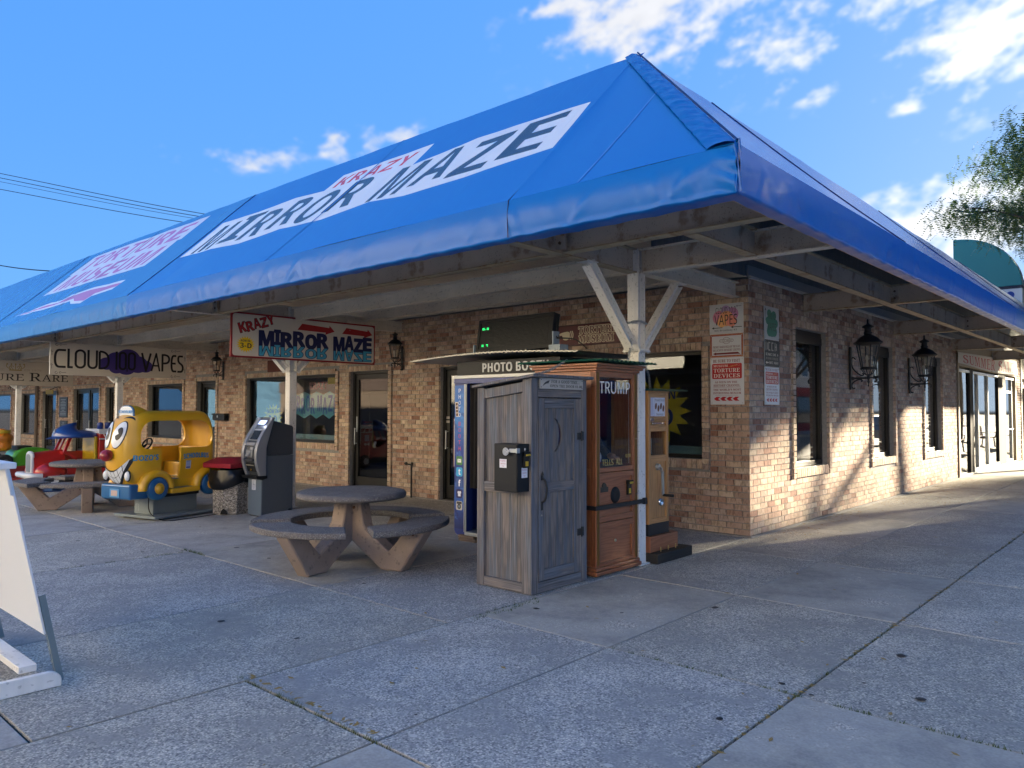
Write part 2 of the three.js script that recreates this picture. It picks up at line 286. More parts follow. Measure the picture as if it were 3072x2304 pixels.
// ---------------------------------------------------------------- ground, pavement, street
struct('ground', at(turn(sheet(900, 900), -PI / 2), 0, -0.2, 0), asphaltMat);
const pavement = new THREE.Group(); pavement.name = 'pavement'; pavement.userData.kind = 'structure'; scene.add(pavement);
obj('joint_dirt', [bx(-36.5, 5.6, -0.19, -0.016, -46, 17.5)], dirtMat, pavement);
{
  const R = mulberry(5), geos = {};
  const slab = (x0, x1, z0, z1, mats) => {
    const w = +(x1 - x0 - 0.014).toFixed(3), d = +(z1 - z0 - 0.014).toFixed(3), v = Math.floor(R() * 5), key = w + '/' + d + '/' + v;
    if (!geos[key]) { const g = clean(new RoundedBoxGeometry(w, 0.1, d, 1, 0.006)); g.translate(0, -0.05, 0); geos[key] = uvOnly(g, 'y', v * 0.77 + w); }
    const m = new THREE.Mesh(geos[key], mats[Math.floor(R() * mats.length)]); m.name = 'slab'; m.castShadow = m.receiveShadow = true;
    m.position.set((x0 + x1) / 2, (R() - 0.5) * 0.004, (z0 + z1) / 2); m.rotation.set((R() - .5) * .002, R() < 0.5 ? PI : 0, (R() - .5) * .002); pavement.add(m);
  };
  const xs = [-0.02, 1.17, 2.41, 3.65, 4.9, 5.6];
  for (let k = -13; k < 6; k++) for (let i = 0; i < 5; i++) { const z = 0.92 + 1.9 * k; slab(xs[i], xs[i + 1], z, z + 1.9, slabMats); }
  for (let k = -26; k < -13; k += 2) slab(xs[0], xs[5], 0.92 + 1.9 * k, 0.92 + 1.9 * k + 3.8, slabMats);
  const px = [-0.02, -1.72, -4.15, -6.58, -9.0, -11.45, -13.9, -16.4, -18.9, -21.4, -24, -26.5, -29, -32, -36.4], pz = [0.0, 2.5, 5.03, 7.7, 10.3, 12.9, 17.4];
  for (let i = 0; i + 1 < px.length; i++) for (let j = 0; j + 1 < pz.length; j++) slab(px[i + 1], px[i], pz[j], pz[j + 1], slabMats);
}
{ const k = []; for (let i = 0; i < 20; i++) k.push(bx(5.62, 5.77, -0.19, 0.004, 17.4 - 3.2 * (i + 1) + 0.012, 17.4 - 3.2 * i, 0.012)); const kb = new THREE.Group(); kb.name = 'kerb'; kb.userData.kind = 'structure'; scene.add(kb); for (const g of k) obj('kerb_stone', g, slabMats[2], kb); }
struct('road', bx(5.77, 14.6, -0.196, -0.13, -90, 40), slabMats[1]);
struct('far_pavement', bx(14.6, 18.4, -0.196, 0, -90, 40), slabMats[0]);

// ---------------------------------------------------------------- the brick building
const bld = thing('brick_building', 'tan brick shop building wrapped by the blue awning, with dark framed windows', 'building');
const openL = [ // left facade: [x0, x1, y0, y1]
  [-2.6, -0.63, 0.93, 2.33, 'w'], [-5.6, -4.45, 0, 2.3, 'd'], [-8.2, -7.0, 0, 2.3, 'd'], [-12.2, -8.67, 0.88, 2.28, 'w'], [-14.67, -13.65, 0, 2.27, 'd'], [-17.6, -15.45, 0.79, 2.24, 'w'], [-20.68, -20.0, 0, 2.23, 'd'], [-23.5, -21.2, 0, 2.23, 'd'], [-26.65, -25.12, 0, 2.2, 'd'], [-29.2, -27.2, 0.62, 2.15, 'w'], [-33.4, -30.4, 0.62, 2.15, 'w']];
const openR = [[-2.68, -1.42, 0.76, 2.71, 'w'], [-6.08, -4.8, 0.74, 2.71, 'w'], [-9.62, -8.19, 0.71, 2.71, 'w']];   // right facade: [z0, z1, y0, y1]
const WALL_H = 3.2, END_L = 35.5, END_R = 11.1;
const rectH = (a, b, c, d) => [[a, c], [a, d], [b, d], [b, c]];
{ // mortar cores with the openings cut through
  const shpL = shapeOf([[0.05, 0], [0.05, WALL_H], [END_L, WALL_H], [END_L, 0], ...openL.filter((o) => o[4] === 'd').sort((a, b) => a[0] - b[0]).flatMap((o) => [[-o[0], 0], [-o[0], o[3]], [-o[1], o[3]], [-o[1], 0]])], openL.filter((o) => o[4] === 'w').map((o) => rectH(-o[1], -o[0], o[2], o[3])));
  const gl = basis(ext(shpL, 0.2), [-1, 0, 0], [0, 1, 0], [0, 0, 1], [0, 0, -0.212]);   // x = -u
  const shpR = shapeOf([[0.014, 0], [0.014, WALL_H], [END_R, WALL_H], [END_R, 0]], openR.map((o) => rectH(-o[1], -o[0], o[2], o[3])));
  const gr = basis(ext(shpR, 0.2), [0, 0, -1], [0, 1, 0], [1, 0, 0], [-0.212, 0, 0]);
  for (const g of [gl, gr]) { // mirrored basis: turn the triangles round
    const p = g.attributes.position.array; if (g === gl) for (let i = 0; i < p.length; i += 9) for (let k = 0; k < 3; k++) { const t = p[i + k]; p[i + k] = p[i + 6 + k]; p[i + 6 + k] = t; } g.computeVertexNormals(); uvOnly(g);
  }
  obj('wall', gl, mortarMat, bld, 'long front wall under the canopy'); obj('wall', gr, mortarMat, bld, 'side wall along the pavement');
}
// bricks: courses of 75.7 mm, running bond, openings left free, raised surrounds
const bricks = [];   // {o: centre, u: along, n: out, L, h, d: proud, tone}
{
  const R = mulberry(77), C = 0.0757, J = 0.0105, B = 0.212;
  const tone = (y) => { const r = R(); return r < 0.26 ? 0 : r < 0.42 ? 1 : r < 0.56 ? 2 : r < 0.66 ? 3 : r < 0.78 ? 4 : r < 0.86 ? 5 : r < 0.93 ? 6 : 7; };
  const lay = (P, n, u, len, holes, turned) => {
    for (let i = 0; i < 42; i++) {
      const y0 = i * C + 0.02, y1 = y0 + C - J; if (y1 > WALL_H + 0.02) break;
      let spans = [[(i + turned) % 2 ? 0.0 : 0.0, len]];
      for (const [a, b, c, d] of holes) if (y1 > c && y0 < d) spans = spans.flatMap(([s, e]) => b <= s || a >= e ? [[s, e]] : [[s, a], [b, e]].filter(([p, q]) => q - p > 0.03));
      for (const [s, e] of spans) {
        let k = Math.floor(s / B) - 1;
        for (; k * B < e; k++) {
          const a = Math.max(s, k * B + ((i + turned) % 2 ? B / 2 : 0)), b = Math.min(e, k * B + ((i + turned) % 2 ? B / 2 : 0) + B - J);
          if (b - a > 0.028) bricks.push({ u: P(0).clone(), P, n, uu: u, c: (a + b) / 2, y: (y0 + y1) / 2, L: b - a, h: y1 - y0, d: 0.0 + (R() - 0.5) * 0.005, depth: 0.03, t: tone() });
        }
      }
    }
  };
  const surround = (P, n, u, a, b, c, d, door) => { // raised frame of headers, soldiers and sill bricks
    const add = (c0, y, L, h, t) => bricks.push({ P, n, uu: u, c: c0, y, L, h, d: 0.03 + (R() - .5) * .004, depth: 0.05, t });
    const light = () => [2, 5, 0, 7, 2, 4][Math.floor(R() * 6)];
    const y0 = door ? 0.02 : c - 0.13; let i = 0;
    for (let y = y0; y + 0.066 < d + 0.11; y += C, i++) for (const s of [a - 0.052, b + 0.052]) add(s, y + 0.0325, 0.094, 0.0652, light());
    for (let x = a; x + 0.06 < b; x += 0.0757) add(x + 0.035, d + 0.052, 0.0652, 0.094, light());
    if (!door) for (let x = a; x + 0.06 < b; x += 0.0757) add(x + 0.035, c - 0.062, 0.0652, 0.12, light());
  };
  const PL = (c) => V(-c, 0, 0), nL = V(0, 0, 1), uL = V(-1, 0, 0), PR = (c) => V(0, 0, -c), nR = V(1, 0, 0), uR = V(0, 0, -1);
  const hL = openL.map((o) => [-o[1] - 0.105, -o[0] + 0.105, o[4] === 'd' ? -1 : o[2] - 0.135, o[3] + 0.11]), hR = openR.map((o) => [-o[1] - 0.105, -o[0] + 0.105, o[2] - 0.135, o[3] + 0.11]);
  lay(PL, nL, uL, END_L, hL, 0); lay(PR, nR, uR, END_R, hR, 1);
  for (const o of openL) surround(PL, nL, uL, -o[1], -o[0], o[2], o[3], o[4] === 'd');
  for (const o of openR) surround(PR, nR, uR, -o[1], -o[0], o[2], o[3], false);
  // the bricks that show largest become meshes of their own, the rest one mass of real bricks
  for (const b of bricks) { b.pos = b.P(b.c).setY(b.y).addScaledVector(b.n, b.d); b.dist = b.pos.distanceTo(camera.position) + (b.n === nL && b.c > 0.62 ? 9 : 0); }
  const order = bricks.filter((b) => b.L > 0.15 && b.L < 0.22).sort((p, q) => p.dist - q.dist).slice(0, 300), own = new Set(order), geos = {};
  const brickGeo = (L, h, depth, v) => { const k = L.toFixed(4) + h.toFixed(4) + v; if (!geos[k]) { const g = clean(new THREE.BoxGeometry(L, h, depth)); g.translate(0, 0, -depth / 2); geos[k] = uvOnly(g, 'y', v * 0.113); } return geos[k]; };
  for (const b of order) {
    const m = new THREE.Mesh(brickGeo(b.L, b.h, b.depth, Math.floor(R() * 6)), brickMats[b.t]); m.name = 'brick'; m.castShadow = m.receiveShadow = true;
    m.position.copy(b.pos); m.rotation.y = (b.n === nR ? PI / 2 : 0) + (R() - 0.5) * 0.006; m.rotation.z = (R() - .5) * .008; bld.add(m);
  }
  const rest = bricks.filter((b) => !own.has(b)), n = rest.length, F = 5;
  const pos = new Float32Array(n * F * 18), nor = new Float32Array(n * F * 18), uv = new Float32Array(n * F * 12), col = new Float32Array(n * F * 18); let q = 0, w = 0;
  for (const b of rest) {
    const T = brickTones[b.t], tw = 0.85 + 0.3 * R(), ou = R() * 5, ov = R() * 5, j = () => (R() - 0.5) * 0.004;
    const a = b.L / 2, h = b.h / 2, dp = b.depth, s = (x, y, z) => [b.pos.x + b.uu.x * x + b.n.x * z, b.y + y, b.pos.z + b.uu.z * x + b.n.z * z];
    const e = [[-a + j(), -h + j()], [a + j(), -h + j()], [a + j(), h + j()], [-a + j(), h + j()]], f = e.map(([x, y]) => s(x, y, 0)), k = e.map(([x, y]) => s(x, y, -dp));
    const flip = b.n.z > 0;       // u runs to -x there: left-handed
    const quad = (A, B2, C2, D, nx, ny, nz, U) => { const tri = flip ? [A, C2, B2, A, D, C2] : [A, B2, C2, A, C2, D], ti = flip ? [0, 2, 1, 0, 3, 2] : [0, 1, 2, 0, 2, 3]; for (let i = 0; i < 6; i++) { pos.set(tri[i], q); nor.set([nx, ny, nz], q); col.set([T[0] * tw, T[1] * tw, T[2] * tw], q); q += 3; uv.set(U[ti[i]], w); w += 2; } };
    const U = [[ou, ov], [ou + b.L, ov], [ou + b.L, ov + b.h], [ou, ov + b.h]], S = [[ou, ov], [ou + .03, ov], [ou + .03, ov + b.h], [ou, ov + b.h]], H = [[ou, ov], [ou + b.L, ov], [ou + b.L, ov + .03], [ou, ov + .03]];
    quad(f[0], f[1], f[2], f[3], b.n.x, 0, b.n.z, U); quad(f[1], k[1], k[2], f[2], b.uu.x, 0, b.uu.z, S); quad(k[0], f[0], f[3], k[3], -b.uu.x, 0, -b.uu.z, S); quad(f[3], f[2], k[2], k[3], 0, 1, 0, H); quad(k[0], k[1], f[1], f[0], 0, -1, 0, H);
  }
  const g = new THREE.BufferGeometry(); for (const [k, a, s] of [['position', pos, 3], ['normal', nor, 3], ['uv', uv, 2], ['color', col, 3]]) g.setAttribute(k, new THREE.BufferAttribute(a, s));
  const m = new THREE.Mesh(g, brickVar); m.name = 'bricks'; m.castShadow = m.receiveShadow = true; m.userData.kind = 'stuff'; bld.add(m);
}
// footing that shows as a rough strip under the corner
obj('footing', [bx(-35.5, 0.03, -0.15, 0.016, -0.22, 0.03, 0.008), bx(-0.22, 0.035, -0.15, 0.014, -11.1, -0.225, 0.008)], mortarMat, bld);
// interior shell: floor, ceiling, partitions that close the rooms
obj('interior_floor', bx(-35.5, -0.22, -0.15, 0.005, -11.0, -0.22), roomFloor, bld);
obj('interior_ceiling', bx(-35.5, -0.0, 3.215, 3.36, -20.2, -0.0), greyWall, bld);
obj('interior_wall', [bx(-35.5, -0.22, 0.005, 3.2, -4.3, -4.2), bx(-35.5, -35.4, 0, 3.2, -4.2, -0.22), bx(-13.2, -13.1, 0.005, 3.2, -4.2, -0.22), bx(-20.0, -19.9, 0.005, 3.2, -4.2, -0.22), bx(-6.4, -6.3, 0.005, 3.2, -4.2, -0.22), bx(-24.9, -24.8, 0.005, 3.2, -4.2, -0.22), bx(-2.5, -2.4, 0.005, 3.2, -20.2, -4.3), bx(-2.4, -0.22, 0, 3.2, -11.15, -11.05)], greyWall, bld);
// storey above: board-clad walls and flat roof that carry the awning
{
  const up = part('upper_storey', bld);
  obj('core', [bx(-36, -0.045, 3.365, 5.02, -42, 2.25), ], greyWall, up);
  const R = mulberry(8); let n = 0; const gs = {};
  for (let z = 2.2; z > -20.6; z -= 0.152, n++) { if (n < 150) { const k = Math.floor(R() * 4); gs[k] ??= uvOnly(clean(new RoundedBoxGeometry(0.018, 1.6, 0.146, 1, 0.004)), 'y', k * .31); const m = new THREE.Mesh(gs[k], sidingMat); m.name = 'board'; m.castShadow = m.receiveShadow = true; m.position.set(-0.03 + R() * .002, 4.02, z - 0.073); up.add(m); } }
  const fr = []; for (let x = -0.05; x > -12; x -= 0.152) fr.push(bx(x - 0.146, x, 3.365, 5.0, 2.252, 2.268)); const ff = obj('front_boards', fr, sidingMat, up); ff.userData.kind = 'stuff';
  obj('roof_deck', bx(-36, 0.0, 5.03, 5.07, -42, 2.5), greyWall, up);
}
// windows and doors
function windowUnit(w, h, o = {}) { // frame and panes facing +z, base corner at 0, 0; returns group
  const g = new THREE.Group(); g.name = o.name ?? 'window'; const f = o.f ?? 0.05;
  const fr = [bx(0, w, 0, f, -0.05, 0.02, 0.004), bx(0, w, h - f, h, -0.05, 0.02, 0.004), bx(0, f, f, h - f, -0.05, 0.02, 0.004), bx(w - f, w, f, h - f, -0.05, 0.02, 0.004)];
  for (const m of o.mull ?? []) fr.push(bx(m - 0.025, m + 0.025, f, h - f, -0.05, 0.02, 0.004));
  obj('frame', fr, o.mat ?? bronzeFrame, g);
  const edges = [f, ...(o.mull ?? []), w - f]; for (let i = 0; i + 1 < edges.length; i++) obj('pane', bx(edges[i], edges[i + 1], f, h - f, -0.022, -0.016), o.glass ?? darkGlass, g);
  return g;
}
function setL(g, x0, y0, d = 0.12) { g.position.set(x0, y0, -d); bld.add(g); return g; }
function setR(g, z1, y0, d = 0.12) { g.position.set(-d, y0, z1); g.rotation.y = PI / 2; bld.add(g); return g; }   // local x runs to -z
const winC = setL(windowUnit(1.97, 1.4, { glass: glassMat }), -2.6, 0.93, .1), winM = setL(windowUnit(3.53, 1.4, { f: 0.06, glass: glassMat }), -12.2, 0.88, .1);
const winV = setL(windowUnit(2.15, 1.45), -17.6, 0.79), win5 = setL(windowUnit(2.0, 1.53), -29.2, 0.62), win6 = setL(windowUnit(3.0, 1.53), -33.4, 0.62);
const sealMat = std({ rgb: [0.16, 0.27, 0.29], roughness: 0.5 });
obj('inner_sill', [bx(0.06, 3.47, 0.06, 0.13, -0.12, -0.03), bx(0.06, 3.47, 0.13, 0.16, -0.12, -0.06)], sealMat, winM, 'pale green inner sill'); obj('inner_sill', [bx(0.05, 1.92, 0.05, 0.12, -0.12, -0.03), bx(.05, 1.92, .12, .15, -.12, -.06)], sealMat, winC);
function doorUnit(w, h, o = {}) {
  const g = new THREE.Group(); g.name = 'door'; const f = 0.055, s = 0.085;
  obj('frame', [bx(0, f, 0, h, -0.06, 0.03, 0.004), bx(w - f, w, 0, h, -0.06, 0.03, 0.004), bx(f, w - f, h - f, h, -0.06, 0.03, 0.004), bx(f, w - f, 0.0, 0.03, -0.06, 0.03)], bronzeFrame, g);
  obj('leaf', [bx(f + .004, f + s, 0.04, h - f - .004, -0.04, 0.004, 0.004), bx(w - f - s, w - f - .004, 0.04, h - f - .004, -0.04, 0.004, 0.004), bx(f + s, w - f - s, 0.04, 0.26, -0.04, 0.004, 0.004), bx(f + s, w - f - s, h - f - 0.1, h - f - .004, -0.04, 0.004, 0.004)], bronzeFrame, g);
  obj('pane', bx(f + s, w - f - s, 0.26, h - f - 0.1, -0.022, -0.016), darkGlass, g);
  if (o.handle !== 0) obj('handle', [bar([f + 0.04, 0.88, 0.05], [f + 0.04, 1.2, 0.05], 0.012), bar([f + 0.04, 0.9, 0.05], [f + 0.04, 0.9, 0], 0.008), bar([f + 0.04, 1.18, 0.05], [f + 0.04, 1.18, 0], 0.008)], galv, g);
  return g;
}
const door1 = setL(doorUnit(1.2, 2.3), -8.2, 0.004, .1), door2 = setL(doorUnit(1.15, 2.3), -5.6, 0.004, .1), door0 = setL(doorUnit(1.02, 2.27), -14.67, 0.004), door20 = setL(doorUnit(0.68, 2.23), -20.68, 0.004), door3 = setL(doorUnit(1.15, 2.23, {}), -23.5, 0.004), door3b = setL(doorUnit(1.15, 2.23), -22.35, 0.004), door4 = setL(doorUnit(1.53, 2.2), -26.65, 0.004);
for (const [z0, z1, y0, y1] of openR) { const g = setR(windowUnit(z1 - z0, y1 - y0, { f: 0.07 }), z1, y0, 0.1); obj('sill', bx(-0.02, z1 - z0 + 0.02, -0.035, 0.0, -0.02, 0.115, 0.004), bronzeFrame, g); obj('head', bx(0, z1 - z0, y1 - y0 - 0.18, y1 - y0 - 0.071, -0.045, 0.03, .003), bronzeFrame, g); }
// ---------------------------------------------------------------- awning cloth on its steel frame
const YB = 2.89, YV = 3.2, YT = 5.1, ZE = 4.516, XE = 2.002, RUN = 1.99;      // hem, fold, ridge, edges, horizontal run of the slope
function gridSheet(nu, nv, fn, uvf) {
  const pos = [], uv = [], idx = [];
  for (let j = 0; j <= nv; j++) for (let i = 0; i <= nu; i++) { const p = fn(i / nu, j / nv); pos.push(...p); uv.push(...uvf(i / nu, j / nv, p)); }
  for (let j = 0; j < nv; j++) for (let i = 0; i < nu; i++) { const a = j * (nu + 1) + i, b = a + 1, c = a + nu + 1, d = c + 1; idx.push(a, b, d, a, d, c); }
  const g = new THREE.BufferGeometry(); g.setAttribute('position', new THREE.Float32BufferAttribute(pos, 3)); g.setAttribute('uv', new THREE.Float32BufferAttribute(uv, 2)); g.setIndex(idx); g.computeVertexNormals(); return g;
}
const SL = Math.hypot(RUN, YT - YV), nrmY = RUN / SL, nrmO = (YT - YV) / SL;
const sag = (s, t) => 0.016 * (fbm(N1, s * 1.7 + 0.9 * t, t * 2.2, 4) - 0.5) + 0.022 * (fbm(N2, s * 0.55, t * 1.3 + 4, 3) - 0.5) - 0.02 * Math.sin(PI * t);
// slope point: s along the edge, t up the slope; lift along the normal
const slopeL = (s, t, l = 0) => [s, YV + (YT - YV) * t + l * nrmY, ZE - RUN * t + l * nrmO];
const slopeR = (s, t, l = 0) => [XE - RUN * t + l * nrmO, YV + (YT - YV) * t + l * nrmY, s];
const fold = (s, k) => { const c = Math.pow(Math.max(0, fbm(N1, s * 8 + k * 0.35, 7.3, 2) - 0.42) / 0.58, 2), d = Math.pow(Math.max(0, fbm(N2, s * 5 - k * 0.7, 3.1, 2) - 0.45) / 0.55, 2); return (0.016 * c + 0.012 * d) * Math.sin(Math.min(PI, k * 1.2)) + 0.003 * (N3(s * 2.2, 5.5) - 0.5); };
// valance section: v 0 hem inside .. 1 fold
const valance = (s, v) => { const b = fold(s, v * 3) * Math.min(1, (1 - v) * 6), sc = 0.007 * Math.abs(Math.sin(s * 9.4)); if (v < 0.16) return [-0.1 + v * 0.62 + b * .3, YB - 0.004 + sc]; if (v < 0.3) return [-0.0 + b, YB + (v - 0.16) * 0.28 + sc]; return [0.012 * Math.sin((v - .3) / .7 * PI) + b, YB + 0.039 + sc * (1 - v) + (v - 0.3) / 0.7 * (YV - YB - 0.039)]; };
const awn = thing('awning', 'bright blue vinyl awning with printed lettering wrapping two sides of the brick building', 'awning');
const signTexMM = art(2048, 754, (g, W, H) => drawAwningMaze(g, W, H)), signTexTM = art(2048, 754, (g, W, H) => drawAwningTorture(g, W, H));
function drawBase(g, W, H, rgb) { g.fillStyle = `rgb(${rgb.map(toS).join(',')})`; g.fillRect(0, 0, W, H); }
// lettering with a white border, each letter in its own cell; cells [char, x0, x1, yTop, yBase]
function cellText(g, cells, fill, border, fontName = 'bold 100px sans-serif', line = 0) {
  for (const pass of [0, 1]) for (const [ch, x0, x1, yt, yb, skew = 0] of cells) {
    g.save(); g.font = fontName; const m = g.measureText(ch), w = m.actualBoundingBoxRight + m.actualBoundingBoxLeft, h = m.actualBoundingBoxAscent + m.actualBoundingBoxDescent;
    const sx = (x1 - x0) / w, sy = (yb - yt) / h; g.transform(sx, skew, 0, sy, x0 + m.actualBoundingBoxLeft * sx, yb - m.actualBoundingBoxDescent * sy);
    if (!pass && border) { g.strokeStyle = border; g.lineWidth = line / Math.max(sx, sy); g.strokeText(ch, 0, 0); } else if (pass) { g.fillStyle = fill; g.fillText(ch, 0, 0); }
    g.restore();
  }
}
function rowCells(s, x0, x1, yt, yb, gap = 0.1, jig = 0) { const n = s.length, w = [...s].map((c) => c === ' ' ? 0.55 : c === 'I' ? 0.45 : 'MW'.includes(c) ? 1.25 : 1), tot = w.reduce((a, b) => a + b, 0), u = (x1 - x0) / (tot + gap * (n - 1)); let x = x0; const out = []; [...s].forEach((c, i) => { if (c !== ' ') out.push([c, x, x + w[i] * u, yt + (i % 2 ? jig : -jig), yb + (i % 2 ? jig : -jig)]); x += (w[i] + gap) * u; }); return out; }
function drawAwningMaze(g, W, H) { // panel x -7.35 .. 0.1, t 0 .. 1 (bottom to top)
  drawBase(g, W, H, CLOTH); const X = (x) => (x + 7.35) / 7.45 * W, Y = (t) => (1 - t) * H;
  g.fillStyle = 'rgb(214,222,230)';
  g.beginPath(); [[-7.2, .34], [-7.22, .68], [-6.1, .67], [-5.2, .70], [-4.3, .66], [-4.45, .63], [-4.36, .80], [-3.5, .795], [-2.55, .80], [-2.53, .62], [-1.6, .68], [-0.08, .665], [-0.02, .34], [-1.0, .30], [-1.9, .29], [-2.6, .34], [-3.4, .30], [-4.4, .33], [-5.3, .295], [-6.2, .33]].forEach(([x, t], i) => g[i ? 'lineTo' : 'moveTo'](X(x), Y(t))); g.fill();
  const dark = 'rgb(46,54,68)', c = []; const put = (s, x0, x1) => { const n = s.length, w = (x1 - x0) / n; [...s].forEach((ch, i) => c.push([ch, X(x0 + w * i + 0.05), X(x0 + w * (i + 1) - 0.05), Y(i % 2 ? .645 : .62), Y(i % 2 ? .375 : .345)])); };
  put('MIRROR', -6.95, -3.05); put('MAZE', -2.75, -0.2); cellText(g, c, dark, null);
  cellText(g, rowCells('KRAZY', X(-4.25), X(-2.72), Y(.765), Y(.665), 0.12), 'rgb(196,52,58)', null);
  grime(g, W, H, 91);
}
function drawAwningTorture(g, W, H) { // panel x -14.8 .. -7.35
  drawBase(g, W, H, CLOTH_OLD); const X = (x) => (x + 14.8) / 7.45 * W, Y = (t) => (1 - t) * H; g.fillStyle = 'rgb(198,206,226)';
  g.fillRect(X(-14.0), Y(.92), X(-8.6) - X(-14.0), Y(.66) - Y(.92)); g.fillRect(X(-13.85), Y(.66), X(-8.75) - X(-13.85), Y(.39) - Y(.66));
  const pink = 'rgb(176,106,168)'; cellText(g, rowCells('TORTURE', X(-13.7), X(-8.85), Y(.885), Y(.69), 0.14), pink, null); cellText(g, rowCells('MUSEUM', X(-13.5), X(-9.0), Y(.635), Y(.425), 0.14), pink, null);
  const hand = (k, f) => { g.fillStyle = f; g.beginPath(); [[-13.78, .13], [-12.1, .20 + k], [-11.4, .19 + k], [-11.2, .235 + k], [-10.2, .255 + k], [-8.75, .235 + k], [-8.8, .165 - k], [-9.6, .15 - k], [-9.7, .08 - k], [-10.3, .105 - k], [-10.6, .15 - k], [-12.0, .135 - k]].forEach(([x, t], i) => g[i ? 'lineTo' : 'moveTo'](X(x), Y(t))); g.fill(); };
  hand(.012, 'rgb(206,214,232)'); hand(-.016, pink); grime(g, W, H, 92);
}
function grime(g, W, H, seed) { const r = mulberry(seed); for (let i = 0; i < 260; i++) { g.fillStyle = `rgba(${r() < .5 ? '230,235,245' : '10,20,50'},${0.02 + 0.04 * r()})`; const x = r() * W, y = r() * H; g.fillRect(x, y, 1 + r() * 2, 20 + r() * 160); } }
const printBump = clothBump.clone(); printBump.repeat.set(7.45 / 3.1, SL / 3.1);
const seamsL = [[-7.35, 0.1, phy({ map: signTexMM, ...clothOpt, bumpMap: printBump }), 1, 'panel printed KRAZY MIRROR MAZE'], [-14.8, -7.35, phy({ map: signTexTM, ...clothOpt, bumpMap: printBump }), 1, 'faded panel printed TORTURE MUSEUM over a pointing hand'], [-22.2, -14.8, clothOld, 0], [-29.6, -22.2, clothMat, 0], [-36.4, -29.6, clothOld, 0]];
for (const [a, b, m, pr, lab] of seamsL) {
  const n = Math.round((b - a) * 14);
  obj('cloth_panel', gridSheet(n, 40, (u, v) => { const s = a + (b - a) * u; return slopeL(s, v, sag(s, v)); }, (u, v, p) => pr ? [u, v] : [p[0], v * SL]), m, awn, lab);
  obj('valance', gridSheet(n * 3, 22, (u, v) => { const s = a + (b - a) * u, [o, y] = valance(s, v); return [s, y, ZE + o]; }, (u, v, p) => [p[0], p[1]]), a > -8 ? hemMat : hemOld, awn);
}
for (const [x, m] of [[0.1, pipingMat], [-7.35, pipingMat], [-14.8, pipingMat], [-22.2, pipingMat]]) obj('seam', tube([0, .2, .4, .6, .8, 1].map((t) => slopeL(x === 0.1 ? 0.1 - 0.08 * t : x, t, sag(x, t) + 0.004)), 0.0045, 30, 6), m, awn);
obj('seam', tube([[0.1, YB + .01, ZE + .012], [0.1, 3.0, ZE + .018], [0.1, 3.1, ZE + .018], [0.1, YV, ZE + .006]], 0.0045, 12, 6), pipingMat, awn);
for (const x of [-3.6, -11]) obj('seam', gridSheet(1, 30, (u, t) => slopeL(x + u * 0.035, t, sag(x, t) + 0.003), (u, v, p) => [p[0], v * SL]), clothDark, awn);
// corner panel, from the seam to the hip
obj('cloth_panel', gridSheet(36, 36, (u, t) => { const a = 0.1 - 0.08 * t, b = XE - (XE - 0.02) * t, s = a + (b - a) * u; return slopeL(s, t, sag(s, t) * (1 - Math.abs(2 * u - 1) ** 4)); }, (u, v, p) => [p[0], v * SL]), clothMat, awn, 'plain corner panel below the ridge');
obj('valance', gridSheet(130, 24, (u, v) => { const s = 0.1 + (XE - 0.1) * u, [o, y] = valance(s, v); return [s, y, ZE + o * 1.5 + (u > .9 ? .012 * Math.sin(v * 17 + u * 40) * (u - .9) * 10 : 0)]; }, (u, v, p) => [p[0], p[1]]), hemMat, awn, 'creased valance below the corner panel');
obj('seam', gridSheet(1, 24, (u, t) => { const k = t * .62; return slopeL(0.76 + u * 0.018 + .02 * k, k, sag(.77, k) + 0.0035); }, (u, v, p) => [p[0], v]), phy({ rgb: [0.05, 0.2, 0.62], ...clothOpt }), awn);
// gathered strip laced along the hip
obj('hip_strip', gridSheet(140, 10, (u, v) => { const t = u, xh = XE - (XE - 0.02) * t, w = (0.2 - 0.06 * t) * v, r = 0.022 * fbm(N2, u * 60, v * 3, 3) + 0.014 * Math.sin(v * PI); return slopeL(xh - w - 0.004, t, r + 0.004); }, (u, v) => [u * 3, v * 0.2]), clothDark, awn);
obj('hip_rope', tube(Array.from({ length: 24 }, (_, i) => { const t = i / 23; return V(XE - (XE - 0.02) * t + 0.004, YV + (YT - YV) * t + 0.016, ZE - (ZE - 2.526) * t + 0.004); }), 0.009, 60, 6), pipingMat, awn);
// side slope along the pavement
const seamsR = [[0.85, null, clothMat], [-5.4, 0.85, clothMat], [-11.6, -5.4, clothOld], [-20.6, -11.6, clothMat]];
for (const [a, b, m] of seamsR) {
  const top = (t) => b ?? ZE - RUN * t, n = Math.round(((b ?? ZE) - a) * 14);
  obj('cloth_panel', gridSheet(n, 40, (u, t) => { const e = top(t), s = e + (a - e) * u; return slopeR(s, t, sag(s + 40, t)); }, (u, v, p) => [p[2], v * SL]), m, awn);
  obj('valance', gridSheet(n * 3, 22, (u, v) => { const e = b ?? ZE, s = e + (a - e) * u, [o, y] = valance(s + 60, v); return [XE + o, y, s]; }, (u, v, p) => [p[2], p[1]]), m === clothOld ? hemOld : hemMat, awn);
}
for (const z of [0.85, -5.4, -11.6]) obj('seam', tube([0, .2, .4, .6, .8, 1].map((t) => slopeR(z + .1 * t, t, sag(z + 40, t) + 0.005)), 0.007, 30, 6), pipingMat, awn);
for (const z of [2.6, -0.9, -8.5]) obj('seam', gridSheet(1, 20, (u, t) => slopeR(z + u * 0.03, t * (z > 1 ? .95 : 1), sag(z + 40, t) + 0.003), (u, v, p) => [p[2], v * SL]), clothDark, awn);
